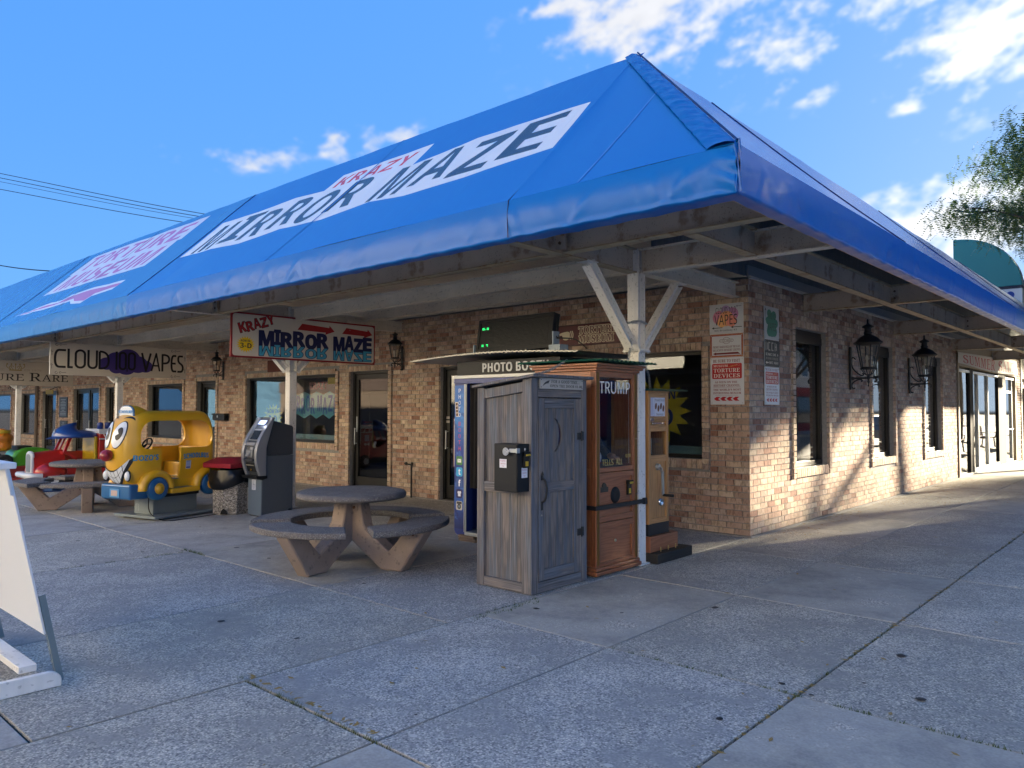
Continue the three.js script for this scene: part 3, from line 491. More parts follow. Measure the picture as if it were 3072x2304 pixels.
obj('corner_flap', gridSheet(10, 16, (u, v) => { const a = u * PI / 2, r = 0.02 + 0.012 * Math.sin(v * 9 + u * 7); return [XE - 0.012 + r * Math.sin(a), YB + 0.01 + v * 0.33, ZE - 0.012 + r * Math.cos(a)]; }, (u, v) => [u * .1, v * .3]), clothDark, awn);

// ---- steel
const frame = thing('steel_canopy_frame', 'rust-stained tan steel beams carrying the edge of the blue awning', 'canopy frame');
// I-beam with its underside at y
function ibeam(a, b, y, o = {}) {
  const h = o.h ?? 0.25, w = o.w ?? 0.11, g = part('beam', frame), A = [a[0], y + h / 2, a[1]], B = [b[0], y + h / 2, b[1]], f = (k) => [beam([a[0], y + k, a[1]], [b[0], y + k, b[1]], w, 0.014)];
  obj('web', beam(A, B, 0.012, h - 0.028), o.web ?? steelMat, g); obj('flange', [...f(0.007), ...f(h - 0.007)], o.fl ?? flangeMat, g);
  return g;
}
const clip = (x, y, z, along) => { const g = part('bolted_clip', frame), s = along === 'x' ? [0.05, 0.2, 0.014] : [0.014, 0.2, 0.05]; obj('plate', bx(x - s[0], x + s[0], y, y + s[1], z - s[2], z + s[2], 0.002), steelMat, g); const bs = []; for (const k of [0.055, 0.145]) { const c = cyl(0.017, 0.015, 0.05, 6); turn(c, along === 'x' ? PI / 2 : 0, 0, along === 'x' ? 0 : PI / 2); bs.push(at(c, x, y + k, z)); } obj('bolt', bs, std({ rgb: [0.16, 0.1, 0.06], roughness: 0.7, metalness: .4 }), g); };
const PX = [-0.17, -6.64, -13.6, -20.9, -28.2], PZ = 2.27;
for (const x of PX) { ibeam([x, PZ + 0.07], [x, 4.4], 2.952, x > -1 ? {} : { web: creamPaint, fl: creamPaint }); ibeam([x, PZ - 0.07], [x, 0.0], 2.968, { h: 0.19, web: creamPaint, fl: creamPaint }); }
ibeam([-0.1, PZ], [1.86, PZ], 2.949, { fl: creamPaint });
ibeam([-0.11, 3.52], [1.93, 3.52], 2.962); for (let i = 0; i < PX.length; i++) ibeam([PX[i] - 0.06, 3.52], [(PX[i + 1] ?? -36.2) + 0.06, 3.52], 2.962, {});
ibeam([1.1, 3.46], [1.1, -20.2], 2.957);
for (let i = 0; i < PX.length; i++) ibeam([PX[i] - 0.07, PZ], [(PX[i + 1] ?? -36.2) + 0.07, PZ], 2.975, { web: creamPaint, fl: creamPaint, h: 0.2 });
ibeam([-0.3, 0.85], [-36.2, 0.85], 3.1, { web: creamPaint, fl: creamPaint, h: 0.25 });
for (const z of [-1.78, -6.11, -10.69, -15.2]) { ibeam([0.012, z], [1.04, z], 2.945); ibeam([1.16, z], [1.88, z], 2.947); clip(1.2, 2.97, z, 'x'); }
clip(-0.17, 2.985, 3.46, 'z'); clip(-0.115, 2.99, 3.585, 'x'); for (const x of PX.slice(1)) clip(x + 0.05, 2.99, 3.56, 'x');
obj('edge_angle', [bx(-36.2, XE - 0.06, YB + 0.012, YB + 0.024, ZE - 0.13, ZE - 0.05), bx(XE - 0.13, XE - 0.05, YB + 0.014, YB + 0.026, -20.4, ZE - 0.14), bx(-36.2, XE - 0.07, YB + .026, YB + 0.3, ZE - 0.064, ZE - 0.05), bx(XE - 0.064, XE - 0.05, YB + .028, YB + 0.3, -20.4, ZE - 0.15)], flangeMat, frame);
{ const r = []; for (let z = 2.3; z > -20; z -= 1.45) r.push(beam([0.02, 4.98, z], [XE - 0.09, YV - 0.06, z], 0.04, 0.05)); for (let x = -0.2; x > -36; x -= 1.45) r.push(beam([x, 4.98, 2.56], [x, YV - 0.06, ZE - 0.09], 0.04, 0.05)); for (const g of r) obj('rafter', g, steelMat, frame); }
obj('soffit', [bx(-36.2, -0.06, 3.362, 3.38, 0.02, 2.24)], creamPaint, bld, 'cream soffit boards over the walkway');
obj('ledger', [bx(-36, -0.02, 3.215, 3.36, 0.004, 0.05), bx(0.004, 0.03, 3.19, 3.225, -10.9, -0.004)], creamPaint, bld);

// ---- posts
const postLabels = ['white square steel post at the building corner, beside the wooden fortune teller cabinet', 'white steel post behind the grey cash machine, carrying the KRAZY MIRROR MAZE sign', 'white steel post behind the yellow bus ride, carrying the CLOUD 10.0 VAPES sign', 'white steel post behind the green ride, under the RARE sign', 'white steel canopy post farthest along the shop front'];
PX.slice(0, 4).forEach((x, i) => {
  const t = thing('canopy_post', postLabels[i], 'post', [x, 0, PZ], 0, 'white posts holding up the canopy');
  obj('shaft', bx(-0.064, 0.064, 0.0, 2.15, -0.064, 0.064, 0.006), whitePaint, t); obj('base_plate', bx(-0.1, 0.1, 0.001, 0.014, -0.1, 0.1), whitePaint, t);
  obj('collar', [bx(-0.105, 0.105, 2.15, 2.162, -0.105, 0.105, 0.002), bx(-0.1, 0.1, 2.164, 2.176, -0.1, 0.1, 0.002), ...[-1, 1].flatMap((a) => [-1, 1].map((b) => at(cyl(0.012, 0.012, 0.05, 6), a * 0.085, 2.163, b * 0.085)))], whitePaint, t);
  obj('upper_column', [bx(-0.064, 0.064, 2.176, 3.2, -0.066, -0.054), bx(-0.064, 0.064, 2.176, 3.2, 0.054, 0.066), bx(-0.006, 0.006, 2.176, 3.2, -0.054, 0.054)], whitePaint, t);
  for (const s of [1, -1]) {
    const p = part('brace', t), a = [0, 2.2, s * 0.105], b = [0, 2.95, s * 0.83], d = V(b[0] - a[0], b[1] - a[1], b[2] - a[2]).normalize(), n = V(0, d.z, -d.y).multiplyScalar(0.045), sh = (q, k) => [q[0], q[1] + n.y * k, q[2] + n.z * k];
    const up = n.clone().normalize(); obj('web', beam(a, b, 0.008, 0.08, up), whitePaint, p); obj('flange', [beam(sh(a, 1), sh(b, 1), 0.1, 0.009, up), beam(sh(a, -1), sh(b, -1), 0.1, 0.009, up)], whitePaint, p); obj('cap_plate', beam([0, 2.955, s * 0.76], [0, 2.955, s * 0.92], 0.14, 0.01), whitePaint, p);
  }
});
// ---------------------------------------------------------------- signs
// rows of lettering too small to read: strokes only
const scrawl = (g, x, y, w, h, fill, seed, step = 0.55) => { const r = mulberry(seed); g.fillStyle = fill; for (let u = x; u < x + w - h * .3; u += h * (step + .25 * r())) { const k = r(); g.fillRect(u, y, h * .14, h); if (k < .7) g.fillRect(u, y + (k < .35 ? 0 : h * .42), h * .4, h * .14); if (k > .3) g.fillRect(u + h * .3, y + h * .1, h * .14, h * .8); if (k < .5) g.fillRect(u, y + h * .86, h * .4, h * .14); if (r() < .12) u += h * .5; } };
const starburst = (g, x, y, rx, ry, n, inner, fill) => { g.fillStyle = fill; g.beginPath(); for (let i = 0; i < 2 * n; i++) { const a = i * PI / n - 0.1, k = i % 2 ? inner : 1; g[i ? 'lineTo' : 'moveTo'](x + Math.cos(a) * rx * k, y + Math.sin(a) * ry * k); } g.fill(); };
const fit = (g, s, x, y, w, h, fill, fnt = 'bold', fam = 'sans-serif', stroke, lw = 0) => { g.save(); g.font = `${fnt} 100px ${fam}`; const m = g.measureText(s), W = m.actualBoundingBoxLeft + m.actualBoundingBoxRight, H = m.actualBoundingBoxAscent + m.actualBoundingBoxDescent; g.translate(x, y); g.scale(w / W, h / H); g.translate(m.actualBoundingBoxLeft, m.actualBoundingBoxAscent); if (stroke) { g.strokeStyle = stroke; g.lineWidth = lw; g.strokeText(s, 0, 0); } g.fillStyle = fill; g.fillText(s, 0, 0); g.restore(); };
const poly = (g, pts, fill) => { g.fillStyle = fill; g.beginPath(); pts.forEach(([x, y], i) => g[i ? 'lineTo' : 'moveTo'](x, y)); g.fill(); };
// letters standing on a zigzag, as the maze lettering does; dark above, pale and upside down below
function mazeWords(g, x0, x1, yt, yb, ym) {
  const zig = (i) => (i % 2 ? -1 : 1) * (yb - yt) * 0.06; let c = []; const words = [['MIRROR', 0, 0.585], ['MAZE', 0.63, 1]];
  for (const [s, a, b] of words) { const n = s.length, W = (x1 - x0) * (b - a), wt = [...s].map((q) => q === 'I' ? 0.5 : q === 'M' ? 1.2 : 1), T = wt.reduce((p, q) => p + q); let x = x0 + (x1 - x0) * a; [...s].forEach((q, i) => { const w = W * wt[i] / T; c.push([q, x + w * 0.05, x + w * 0.97, yt + zig(i) + (yb - yt) * 0.04, yb + zig(i)]); x += w; }); }
  cellText(g, c, '#121a4e', '#10174a', 'bold 100px sans-serif', 13);
  for (const [ch, a, b, t, bb] of c) { g.save(); g.translate(0, bb + 5); g.scale(1, -(ym - bb - 5) / (bb - t)); g.translate(0, -bb); cellText(g, [[ch, a, b, t, bb]], '#45a3c9', '#142a55', 'bold 100px sans-serif', 12); g.restore(); }
}
const mazeArt = art(1400, 360, (g, W, H) => {
  g.fillStyle = '#8e1820'; g.fillRect(0, 0, W, H); g.fillStyle = '#cfc9c0'; g.beginPath(); g.roundRect(12, 12, W - 24, H - 24, 22); g.fill();
  g.save(); g.translate(80, 170); g.rotate(-0.32); cellText(g, rowCells('KRAZY', 0, 320, -80, 0, 0.06, 4), '#a51f26', '#101020', 'bold 100px sans-serif', 7); g.restore();
  for (const [x, w] of [[590, 370], [1040, 330]]) poly(g, [[x, 100], [x + 45, 45], [x + w - 55, 60], [x + w - 52, 40], [x + w, 88], [x + w - 95, 122], [x + w - 90, 104]], '#a01c24');
  mazeWords(g, 235, 1365, 122, 246, 338);
  starburst(g, 125, 255, 80, 68, 20, 0.72, '#e8c51c'); fit(g, 'NOW IN', 82, 218, 80, 18, '#14225c'); fit(g, '3-D', 76, 244, 100, 40, '#10143c');
});
const cloudArt = art(1400, 336, (g, W, H) => {
  g.fillStyle = '#cdc6ba'; g.fillRect(0, 0, W, H); g.fillStyle = '#40307c'; for (const [x, y, r] of [[540, 200, 78], [640, 160, 105], [760, 140, 128], [740, 220, 110], [860, 195, 110], [945, 215, 78], [640, 235, 80]]) { g.beginPath(); g.ellipse(x, y, r, r * 0.86, 0, 0, 7); g.fill(); }
  const c = []; const k = '#0c0b0e'; g.strokeStyle = k; g.lineWidth = 22; g.lineCap = 'butt';
  const P = (pts) => { g.beginPath(); pts.forEach(([x, y], i) => g[i ? 'lineTo' : 'moveTo'](x, y)); g.stroke(); }, B = (x, y, w, h, r) => { g.beginPath(); g.roundRect(x, y, w, h, r); g.stroke(); };
  g.beginPath(); g.moveTo(145, 78); g.lineTo(85, 78); g.quadraticCurveTo(45, 80, 45, 170); g.quadraticCurveTo(45, 252, 85, 254); g.lineTo(145, 254); g.stroke();            // C
  P([[170, 60], [170, 254], [212, 254]]); B(238, 72, 88, 182, 42);                                                      // L O
  g.beginPath(); g.moveTo(360, 62); g.lineTo(360, 210); g.quadraticCurveTo(362, 254, 402, 254); g.quadraticCurveTo(440, 254, 442, 210); g.lineTo(442, 62); g.stroke();     // U
  g.beginPath(); g.moveTo(470, 72); g.lineTo(470, 254); g.quadraticCurveTo(560, 262, 560, 170); g.quadraticCurveTo(560, 70, 470, 72); g.stroke();                             // D
  P([[640, 62], [640, 262]]); B(672, 72, 64, 182, 32); B(766, 72, 64, 182, 32); g.fillStyle = k; g.fillRect(744, 240, 12, 40);
  P([[905, 62], [950, 262], [1000, 62]]); g.lineWidth = 18; P([[1010, 262], [1060, 62], [1100, 262]]); P([[1028, 200], [1092, 200]]); g.lineWidth = 22;                          // V A
  g.beginPath(); g.moveTo(1130, 262); g.lineTo(1130, 72); g.quadraticCurveTo(1205, 66, 1205, 120); g.quadraticCurveTo(1205, 175, 1130, 168); g.stroke();                        // P
  g.beginPath(); g.moveTo(1285, 76); g.lineTo(1255, 76); g.quadraticCurveTo(1232, 80, 1232, 170); g.quadraticCurveTo(1232, 254, 1255, 256); g.lineTo(1288, 256); g.moveTo(1232, 165); g.lineTo(1280, 165); g.stroke();   // E
  g.beginPath(); g.moveTo(1362, 78); g.lineTo(1325, 78); g.quadraticCurveTo(1306, 80, 1308, 120); g.quadraticCurveTo(1310, 150, 1335, 165); g.quadraticCurveTo(1362, 182, 1362, 215); g.quadraticCurveTo(1360, 258, 1335, 258); g.lineTo(1300, 258); g.stroke();
  g.lineWidth = 3; for (const [x, y] of [[60, 22], [60, 314], [1240, 22], [1240, 314]]) { g.beginPath(); g.arc(x, y, 12, 0, 5); g.stroke(); g.beginPath(); g.arc(x + 36, y, 9, 1, 6.5); g.stroke(); P([[x + 50, y], [x + 90, y - 3]]); } for (const [x, y] of [[16, 90], [16, 230], [1384, 90], [1384, 230]]) { g.beginPath(); g.arc(x, y, 8, 0, 5); g.stroke(); P([[x, y + 10], [x, y + 44]]); }
});
const rareArt = art(1024, 300, (g, W, H) => { g.fillStyle = '#b9b2a8'; g.fillRect(0, 0, W, H); const gold = '#8f7a34'; g.strokeStyle = gold; g.fillStyle = gold; g.lineWidth = 5; const cx = 505; // crown over the shop's lettering
  g.fillRect(cx - 55, 108, 110, 12); for (let i = -2; i <= 2; i++) { g.beginPath(); g.moveTo(cx + i * 20, 106); g.quadraticCurveTo(cx + i * 48, 70, cx + i * 36, 46); g.stroke(); g.beginPath(); g.arc(cx + i * 36, 40, 7, 0, 7); g.fill(); } g.beginPath(); g.arc(cx - 34, 80, 18, 2, 6); g.stroke(); g.beginPath(); g.arc(cx + 34, 80, 18, 3, 7.4); g.stroke();
  fit(g, 'SINE', 300, 96, 110, 26, '#9a9080', 'normal', 'serif'); fit(g, 'EN 1979', 580, 96, 150, 26, '#9a9080', 'normal', 'serif'); fit(g, 'URE', 320, 160, 260, 84, '#111118', 'normal', 'serif'); fit(g, 'R', 625, 140, 110, 106, '#111118', 'normal', 'serif'); fit(g, 'ARE', 738, 160, 240, 84, '#111118', 'normal', 'serif'); });
// board facing +x; centre at (x, y, z), w along z
function hangSign(name, label, x, y, z, w, h, tex, edge, th = 0.03) {
  const t = thing(name, label, 'sign', [x, y, z], PI / 2, 'signs hung across the walkway'); obj('board', bx(-w / 2, w / 2, -h / 2, h / 2, -th, 0, 0.004), edge, t); obj('printed_face', at(sheet(w - 0.008, h - 0.008), 0, 0, 0.003), print(tex), t);
  for (const k of [-0.305, 0.305]) obj('bracket', bx(w * (k - 0.015), w * (k + 0.015), h / 2 - 0.16, h / 2 + 0.06, -th - 0.03, -th - 0.002), creamPaint, t);
  for (const s of [-0.3, 0.3]) for (const k of [0.04, 0.12]) obj('screw', at(turn(cyl(0.007, 0.006, 0.006, 8), PI / 2), w * s, h / 2 - k, 0.006), galv, t);
  return t;
}
const redEdge = hexm('#7c151c', 0.5);
hangSign('hanging_sign', 'white sign with red border reading KRAZY MIRROR MAZE with mirrored blue letters', PX[1] + 0.115, 2.68, 2.03, 2.66, 0.685, mazeArt, redEdge);
hangSign('hanging_sign', 'long white sign reading CLOUD 10.0 VAPES over a purple cloud', PX[2] + 0.12, 2.615, 2.26, 2.85, 0.68, cloudArt, whiteBoard);
hangSign('hanging_sign', 'grey sign with a gold crown and dark serif letters RARE', PX[3] + 0.12, 2.585, 2.37, 2.94, 0.7, rareArt, creamPaint);

// stacked notices at the corner
function handPoint(g, x, y, s, fill, line) { // fist with one finger to the left
  g.save(); g.translate(x, y); g.scale(s, s); g.fillStyle = fill; g.strokeStyle = line; g.lineWidth = 2.5; g.beginPath(); g.moveTo(0, 20); g.quadraticCurveTo(30, 6, 62, 4); g.quadraticCurveTo(86, 0, 96, 12); g.lineTo(96, 44); g.quadraticCurveTo(80, 62, 58, 58); g.quadraticCurveTo(38, 56, 40, 40); g.lineTo(34, 28); g.quadraticCurveTo(10, 30, 0, 26); g.closePath(); g.fill(); g.stroke();
  g.lineWidth = 7; g.strokeStyle = fill; for (const k of [104, 117]) { g.beginPath(); g.moveTo(k - 6, 2); g.quadraticCurveTo(k + 10, 28, k - 8, 54); g.stroke(); } g.restore();
}
function chevrons(g, x, y, w, h, n, fill) { const s = w / n; for (let i = 0; i < n; i++) poly(g, [[x + i * s, y + h / 2], [x + i * s + s * .42, y], [x + i * s + s * 1.05, y], [x + i * s + s * .68, y + h / 2], [x + i * s + s * 1.05, y + h], [x + i * s + s * .42, y + h]], fill); }
function tortureNotice(g, W, H) {
  g.fillStyle = '#cfd2d8'; g.fillRect(0, 0, W, H); const red = '#8e1a22', d = '#7a2028';
  fit(g, 'BE SURE TO VISIT', W * .08, H * .03, W * .82, H * .065, d, 'bold', 'serif'); g.fillStyle = '#b3141d'; g.beginPath(); g.roundRect(W * .05, H * .12, W * .9, H * .33, 22); g.fill();
  fit(g, 'MUSEUM', W * .09, H * .145, W * .44, H * .05, '#e3d9d0', 'bold', 'serif'); g.save(); g.translate(W * .56, H * .19); g.rotate(-.2); scrawl(g, 0, -8, W * .24, H * .025, '#e3b05a', 3); g.restore(); handPoint(g, W * .78, H * .135, W / 900, '#b3141d', '#e3d9d0');
  fit(g, 'TORTURE', W * .09, H * .225, W * .8, H * .085, '#ead9d2', 'bold', 'serif', '#5d0d12', 6); fit(g, 'DEVICES', W * .09, H * .34, W * .8, H * .085, '#ead9d2', 'bold', 'serif', '#5d0d12', 6);
  fit(g, 'AS SEEN ON THE', W * .13, H * .5, W * .68, H * .045, d, 'bold', 'serif'); fit(g, 'HISTORY CHANNEL', W * .09, H * .57, W * .8, H * .05, d, 'bold', 'serif'); g.fillStyle = d; g.fillRect(W * .08, H * .635, W * .84, 3);
  fit(g, "THE WORLD'S MOST", W * .08, H * .665, W * .84, H * .045, d, 'bold', 'serif'); fit(g, 'INTERESTING MUSEUM', W * .08, H * .735, W * .84, H * .045, d, 'bold', 'serif'); g.fillRect(W * .14, H * .805, W * .7, 3); chevrons(g, W * .1, H * .84, W * .76, H * .085, 4, '#b5161e');
}
const noticeArt = art(512, 790, tortureNotice);
const vapeArt = art(512, 420, (g, W, H) => { g.fillStyle = '#b9bcc2'; g.fillRect(0, 0, W, H); for (const [x, y, r, c] of [[150, 190, 100, '#c96a8a'], [350, 150, 95, '#b2629a'], [250, 90, 70, '#9d7fb0'], [260, 210, 110, '#e08a4a'], [190, 260, 70, '#eaa04a'], [340, 250, 80, '#e2755c']]) { g.fillStyle = c; g.beginPath(); g.arc(x, y, r, 0, 7); g.fill(); } g.strokeStyle = '#b9bcc2'; g.lineWidth = 2; for (let y = 60; y < 320; y += 14) { g.beginPath(); g.moveTo(60, y); g.lineTo(450, y + 3); g.stroke(); } fit(g, 'CLOUD 10.0', 95, 42, 310, 92, '#0d0b12', 'normal'); fit(g, 'VAPES', 75, 150, 350, 150, '#0d0b12', 'normal'); g.fillStyle = '#0d0b12'; for (const x of [35, 330]) { g.fillRect(x + 20, 333, 145, 9); poly(g, [[x, 338], [x + 34, 320], [x + 34, 356]], '#0d0b12'); } g.fillRect(420, 40, 70, 5); poly(g, [[408, 42], [430, 30], [430, 55]], '#4a4668'); fit(g, '305 Broadway #3', 70, 362, 350, 36, '#1b1a20', 'normal'); });
const pizzaArt = art(512, 372, (g, W, H) => { g.fillStyle = '#8c1b22'; g.fillRect(0, 0, W, H); g.fillStyle = '#e3b24c'; for (let i = 0; i < 26; i++) { g.fillRect(8 + i * 20, 8, 9, 9); g.fillRect(8 + i * 20, H - 17, 9, 9); } for (let i = 0; i < 19; i++) { g.fillRect(8, 8 + i * 20, 9, 9); g.fillRect(W - 17, 8 + i * 20, 9, 9); } g.fillStyle = '#c3c5ca'; g.fillRect(28, 28, W - 56, H - 56); g.strokeStyle = '#5e3b3f'; g.lineWidth = 5; g.beginPath(); g.ellipse(256, 105, 58, 52, 0, 0, 7); g.stroke(); g.fillStyle = '#c3c5ca'; g.beginPath(); g.roundRect(150, 85, 212, 42, 20); g.fill(); g.stroke(); scrawl(g, 168, 96, 178, 20, '#5e3b3f', 6); fit(g, 'FRESHLY BAKED PIZZA BY THE SLICE', 42, 188, 428, 36, '#5a1e24', 'bold', 'serif'); fit(g, 'DELICIOUS DESSERT CREPES', 42, 240, 428, 36, '#5a1e24', 'bold', 'serif'); poly(g, [[45, 315], [95, 290], [95, 302], [430, 296], [470, 330], [95, 328], [95, 340]], '#6d1920'); });
const cactusArt = art(512, 620, (g, W, H) => { g.fillStyle = '#b7bab8'; g.fillRect(0, 0, W, H); g.fillStyle = '#1d7a62'; for (const [x, y, r] of [[170, 130, 80], [330, 150, 85], [250, 250, 150], [120, 270, 75], [390, 300, 85], [250, 420, 150], [180, 470, 100], [340, 460, 100]]) { g.beginPath(); g.arc(x, y, r, 0, 7); g.fill(); } fit(g, '10.0', 130, 120, 260, 110, '#0b2f27', 'normal'); fit(g, 'VAPES', 110, 300, 300, 150, '#0b2f27', 'normal'); fit(g, '305 Broadway', 140, 540, 240, 34, '#2a6f60', 'normal'); g.fillStyle = '#141414'; g.fillRect(38, 60, 9, 210); poly(g, [[42, 30], [20, 75], [64, 75]], '#141414'); });
const alleyArt = art(512, 520, (g, W, H) => { g.fillStyle = '#141210'; g.fillRect(0, 0, W, H); scrawl(g, 30, 40, 450, 170, '#a8a296', 4, .5); for (const [y, f] of [[255, '#d8d0be'], [335, '#8b8578'], [415, '#d8d0be']]) scrawl(g, y > 400 ? 150 : 40, y, y > 400 ? 330 : 430, 52, f, y); poly(g, [[30, 445], [80, 415], [80, 435], [130, 435], [130, 456], [80, 456], [80, 476]], '#d8d0be'); });
function wallNotice(label, x, y0, y1, z, w, side, tex) {
  const t = thing('wall_notice', label, 'sign', side === 'L' ? [x, (y0 + y1) / 2, 0.008] : [0.008, (y0 + y1) / 2, z], side === 'L' ? 0 : PI / 2), h = y1 - y0;
  obj('plate', bx(-w / 2, w / 2, -h / 2, h / 2, 0, 0.006), whiteBoard, t); obj('printed_face', at(sheet(w - 0.006, h - 0.006), 0, 0, 0.009), print(tex, { roughness: 0.35 }), t);
  for (const s of [-1, 1]) for (const k of [-1, 1]) obj('screw', at(turn(cyl(0.006, 0.005, 0.006, 8), PI / 2), s * (w / 2 - 0.02), k * (h / 2 - 0.02), 0.011), galv, t);
  return t;
}
wallNotice('grey CLOUD 10.0 VAPES notice with a sunset cloud beside the corner window', -0.288, 2.525, 2.9, 0, 0.455, 'L', vapeArt);
wallNotice('notice with a dotted red border about pizza slices and dessert crepes', -0.286, 2.225, 2.52, 0, 0.452, 'L', pizzaArt);
wallNotice('white and red notice for the torture devices museum beside the corner window', -0.283, 1.63, 2.22, 0, 0.45, 'L', noticeArt);
wallNotice('notice with a green cloud, top of the stack on the pavement side of the corner', 0, 2.475, 2.9, -0.66, 0.46, 'R', cactusArt);
wallNotice('black notice with pale letters, middle of the stack on the pavement side of the corner', 0, 2.12, 2.47, -0.665, 0.475, 'R', alleyArt);
wallNotice('white and red notice for the torture devices museum on the pavement side of the corner', 0, 1.632, 2.115, -0.655, 0.455, 'R', noticeArt);
const tortureArt = art(1024, 264, (g, W, H) => { g.fillStyle = '#5a1018'; g.fillRect(0, 0, W, H); g.strokeStyle = '#3c0a10'; g.lineWidth = 10; g.strokeRect(5, 5, W - 10, H - 10); handPoint(g, 40, 70, 2.1, '#d6c8aa', '#4a0d14'); fit(g, 'TORTURE', 375, 30, 560, 92, '#5c2a2c', 'bold', 'serif', '#d6c8aa', 15); fit(g, 'MUSEUM', 380, 145, 520, 92, '#5c2a2c', 'bold', 'serif', '#d6c8aa', 15); });
{ const t = thing('wall_sign', 'dark red sign with a pointing hand reading TORTURE MUSEUM on the brick wall', 'sign', [-2.42, 2.655, 0.036]); obj('board', bx(-0.61, 0.61, -0.156, 0.156, -0.03, 0.012, 0.003), hexm('#4c0f15', 0.5), t); obj('printed_face', at(sheet(1.2, 0.3), 0, 0, 0.015), print(tortureArt), t); }
// banner over the far shop
const saleArt = art(1024, 110, (g, W, H) => { g.fillStyle = '#bdb5ac'; g.fillRect(0, 0, W, H); cellText(g, rowCells('SUMMER SALE', 60, 950, 18, 96, 0.12), '#a02a34', '#d6cfc8', 'bold 100px serif', 6); });
// small notices farther along the shop front
for (const [x, y0, y1, w, lab, hue] of [[-24.4, 1.28, 1.97, 0.8, 'tall black menu board with white lines on the brick beside the far doors', '#0c0c0d'], [-24.35, 0.95, 1.18, 0.7, 'small black notice below the tall menu board', '#101010']]) {
  const t = thing('menu_board', lab, 'sign', [x, (y0 + y1) / 2, 0.006]), h = y1 - y0; obj('plate', bx(-w / 2, w / 2, -h / 2, h / 2, 0, 0.02, 0.003), hexm(hue, 0.5), t);
  const r = mulberry(h * 100 | 0); obj('printed_face', at(sheet(w - 0.06, h - 0.06), 0, 0, 0.023), print(art(128, Math.round(128 * h / w), (g, W, H) => { g.fillStyle = '#0d0d0e'; g.fillRect(0, 0, W, H); g.fillStyle = '#9a9a98'; for (let y = 8; y < H - 6; y += 9) { const l = 30 + r() * 70; g.fillRect((W - l) / 2, y, l, 3); } })), t);
}
{ const t = thing('wall_sign', 'small brown panel on the brick behind the KRAZY MIRROR MAZE sign', 'sign', [-10.95, 2.52, 0.006]); obj('board', bx(-0.3, 0.3, -0.13, 0.13, 0, 0.02, 0.003), hexm('#5a2a20', 0.6), t); }
{ const t = thing('projecting_sign', 'small yellow sign board under the far lantern', 'sign', [-24.9, 2.15, 0.3]); obj('board', bx(-0.35, 0.35, -0.07, 0.07, -0.015, 0.015, 0.003), hexm('#8c7a2c', 0.6), t); obj('arm', bar([0, 0.07, 0], [0, 0.2, -0.29], 0.01), blackMetal, t); }
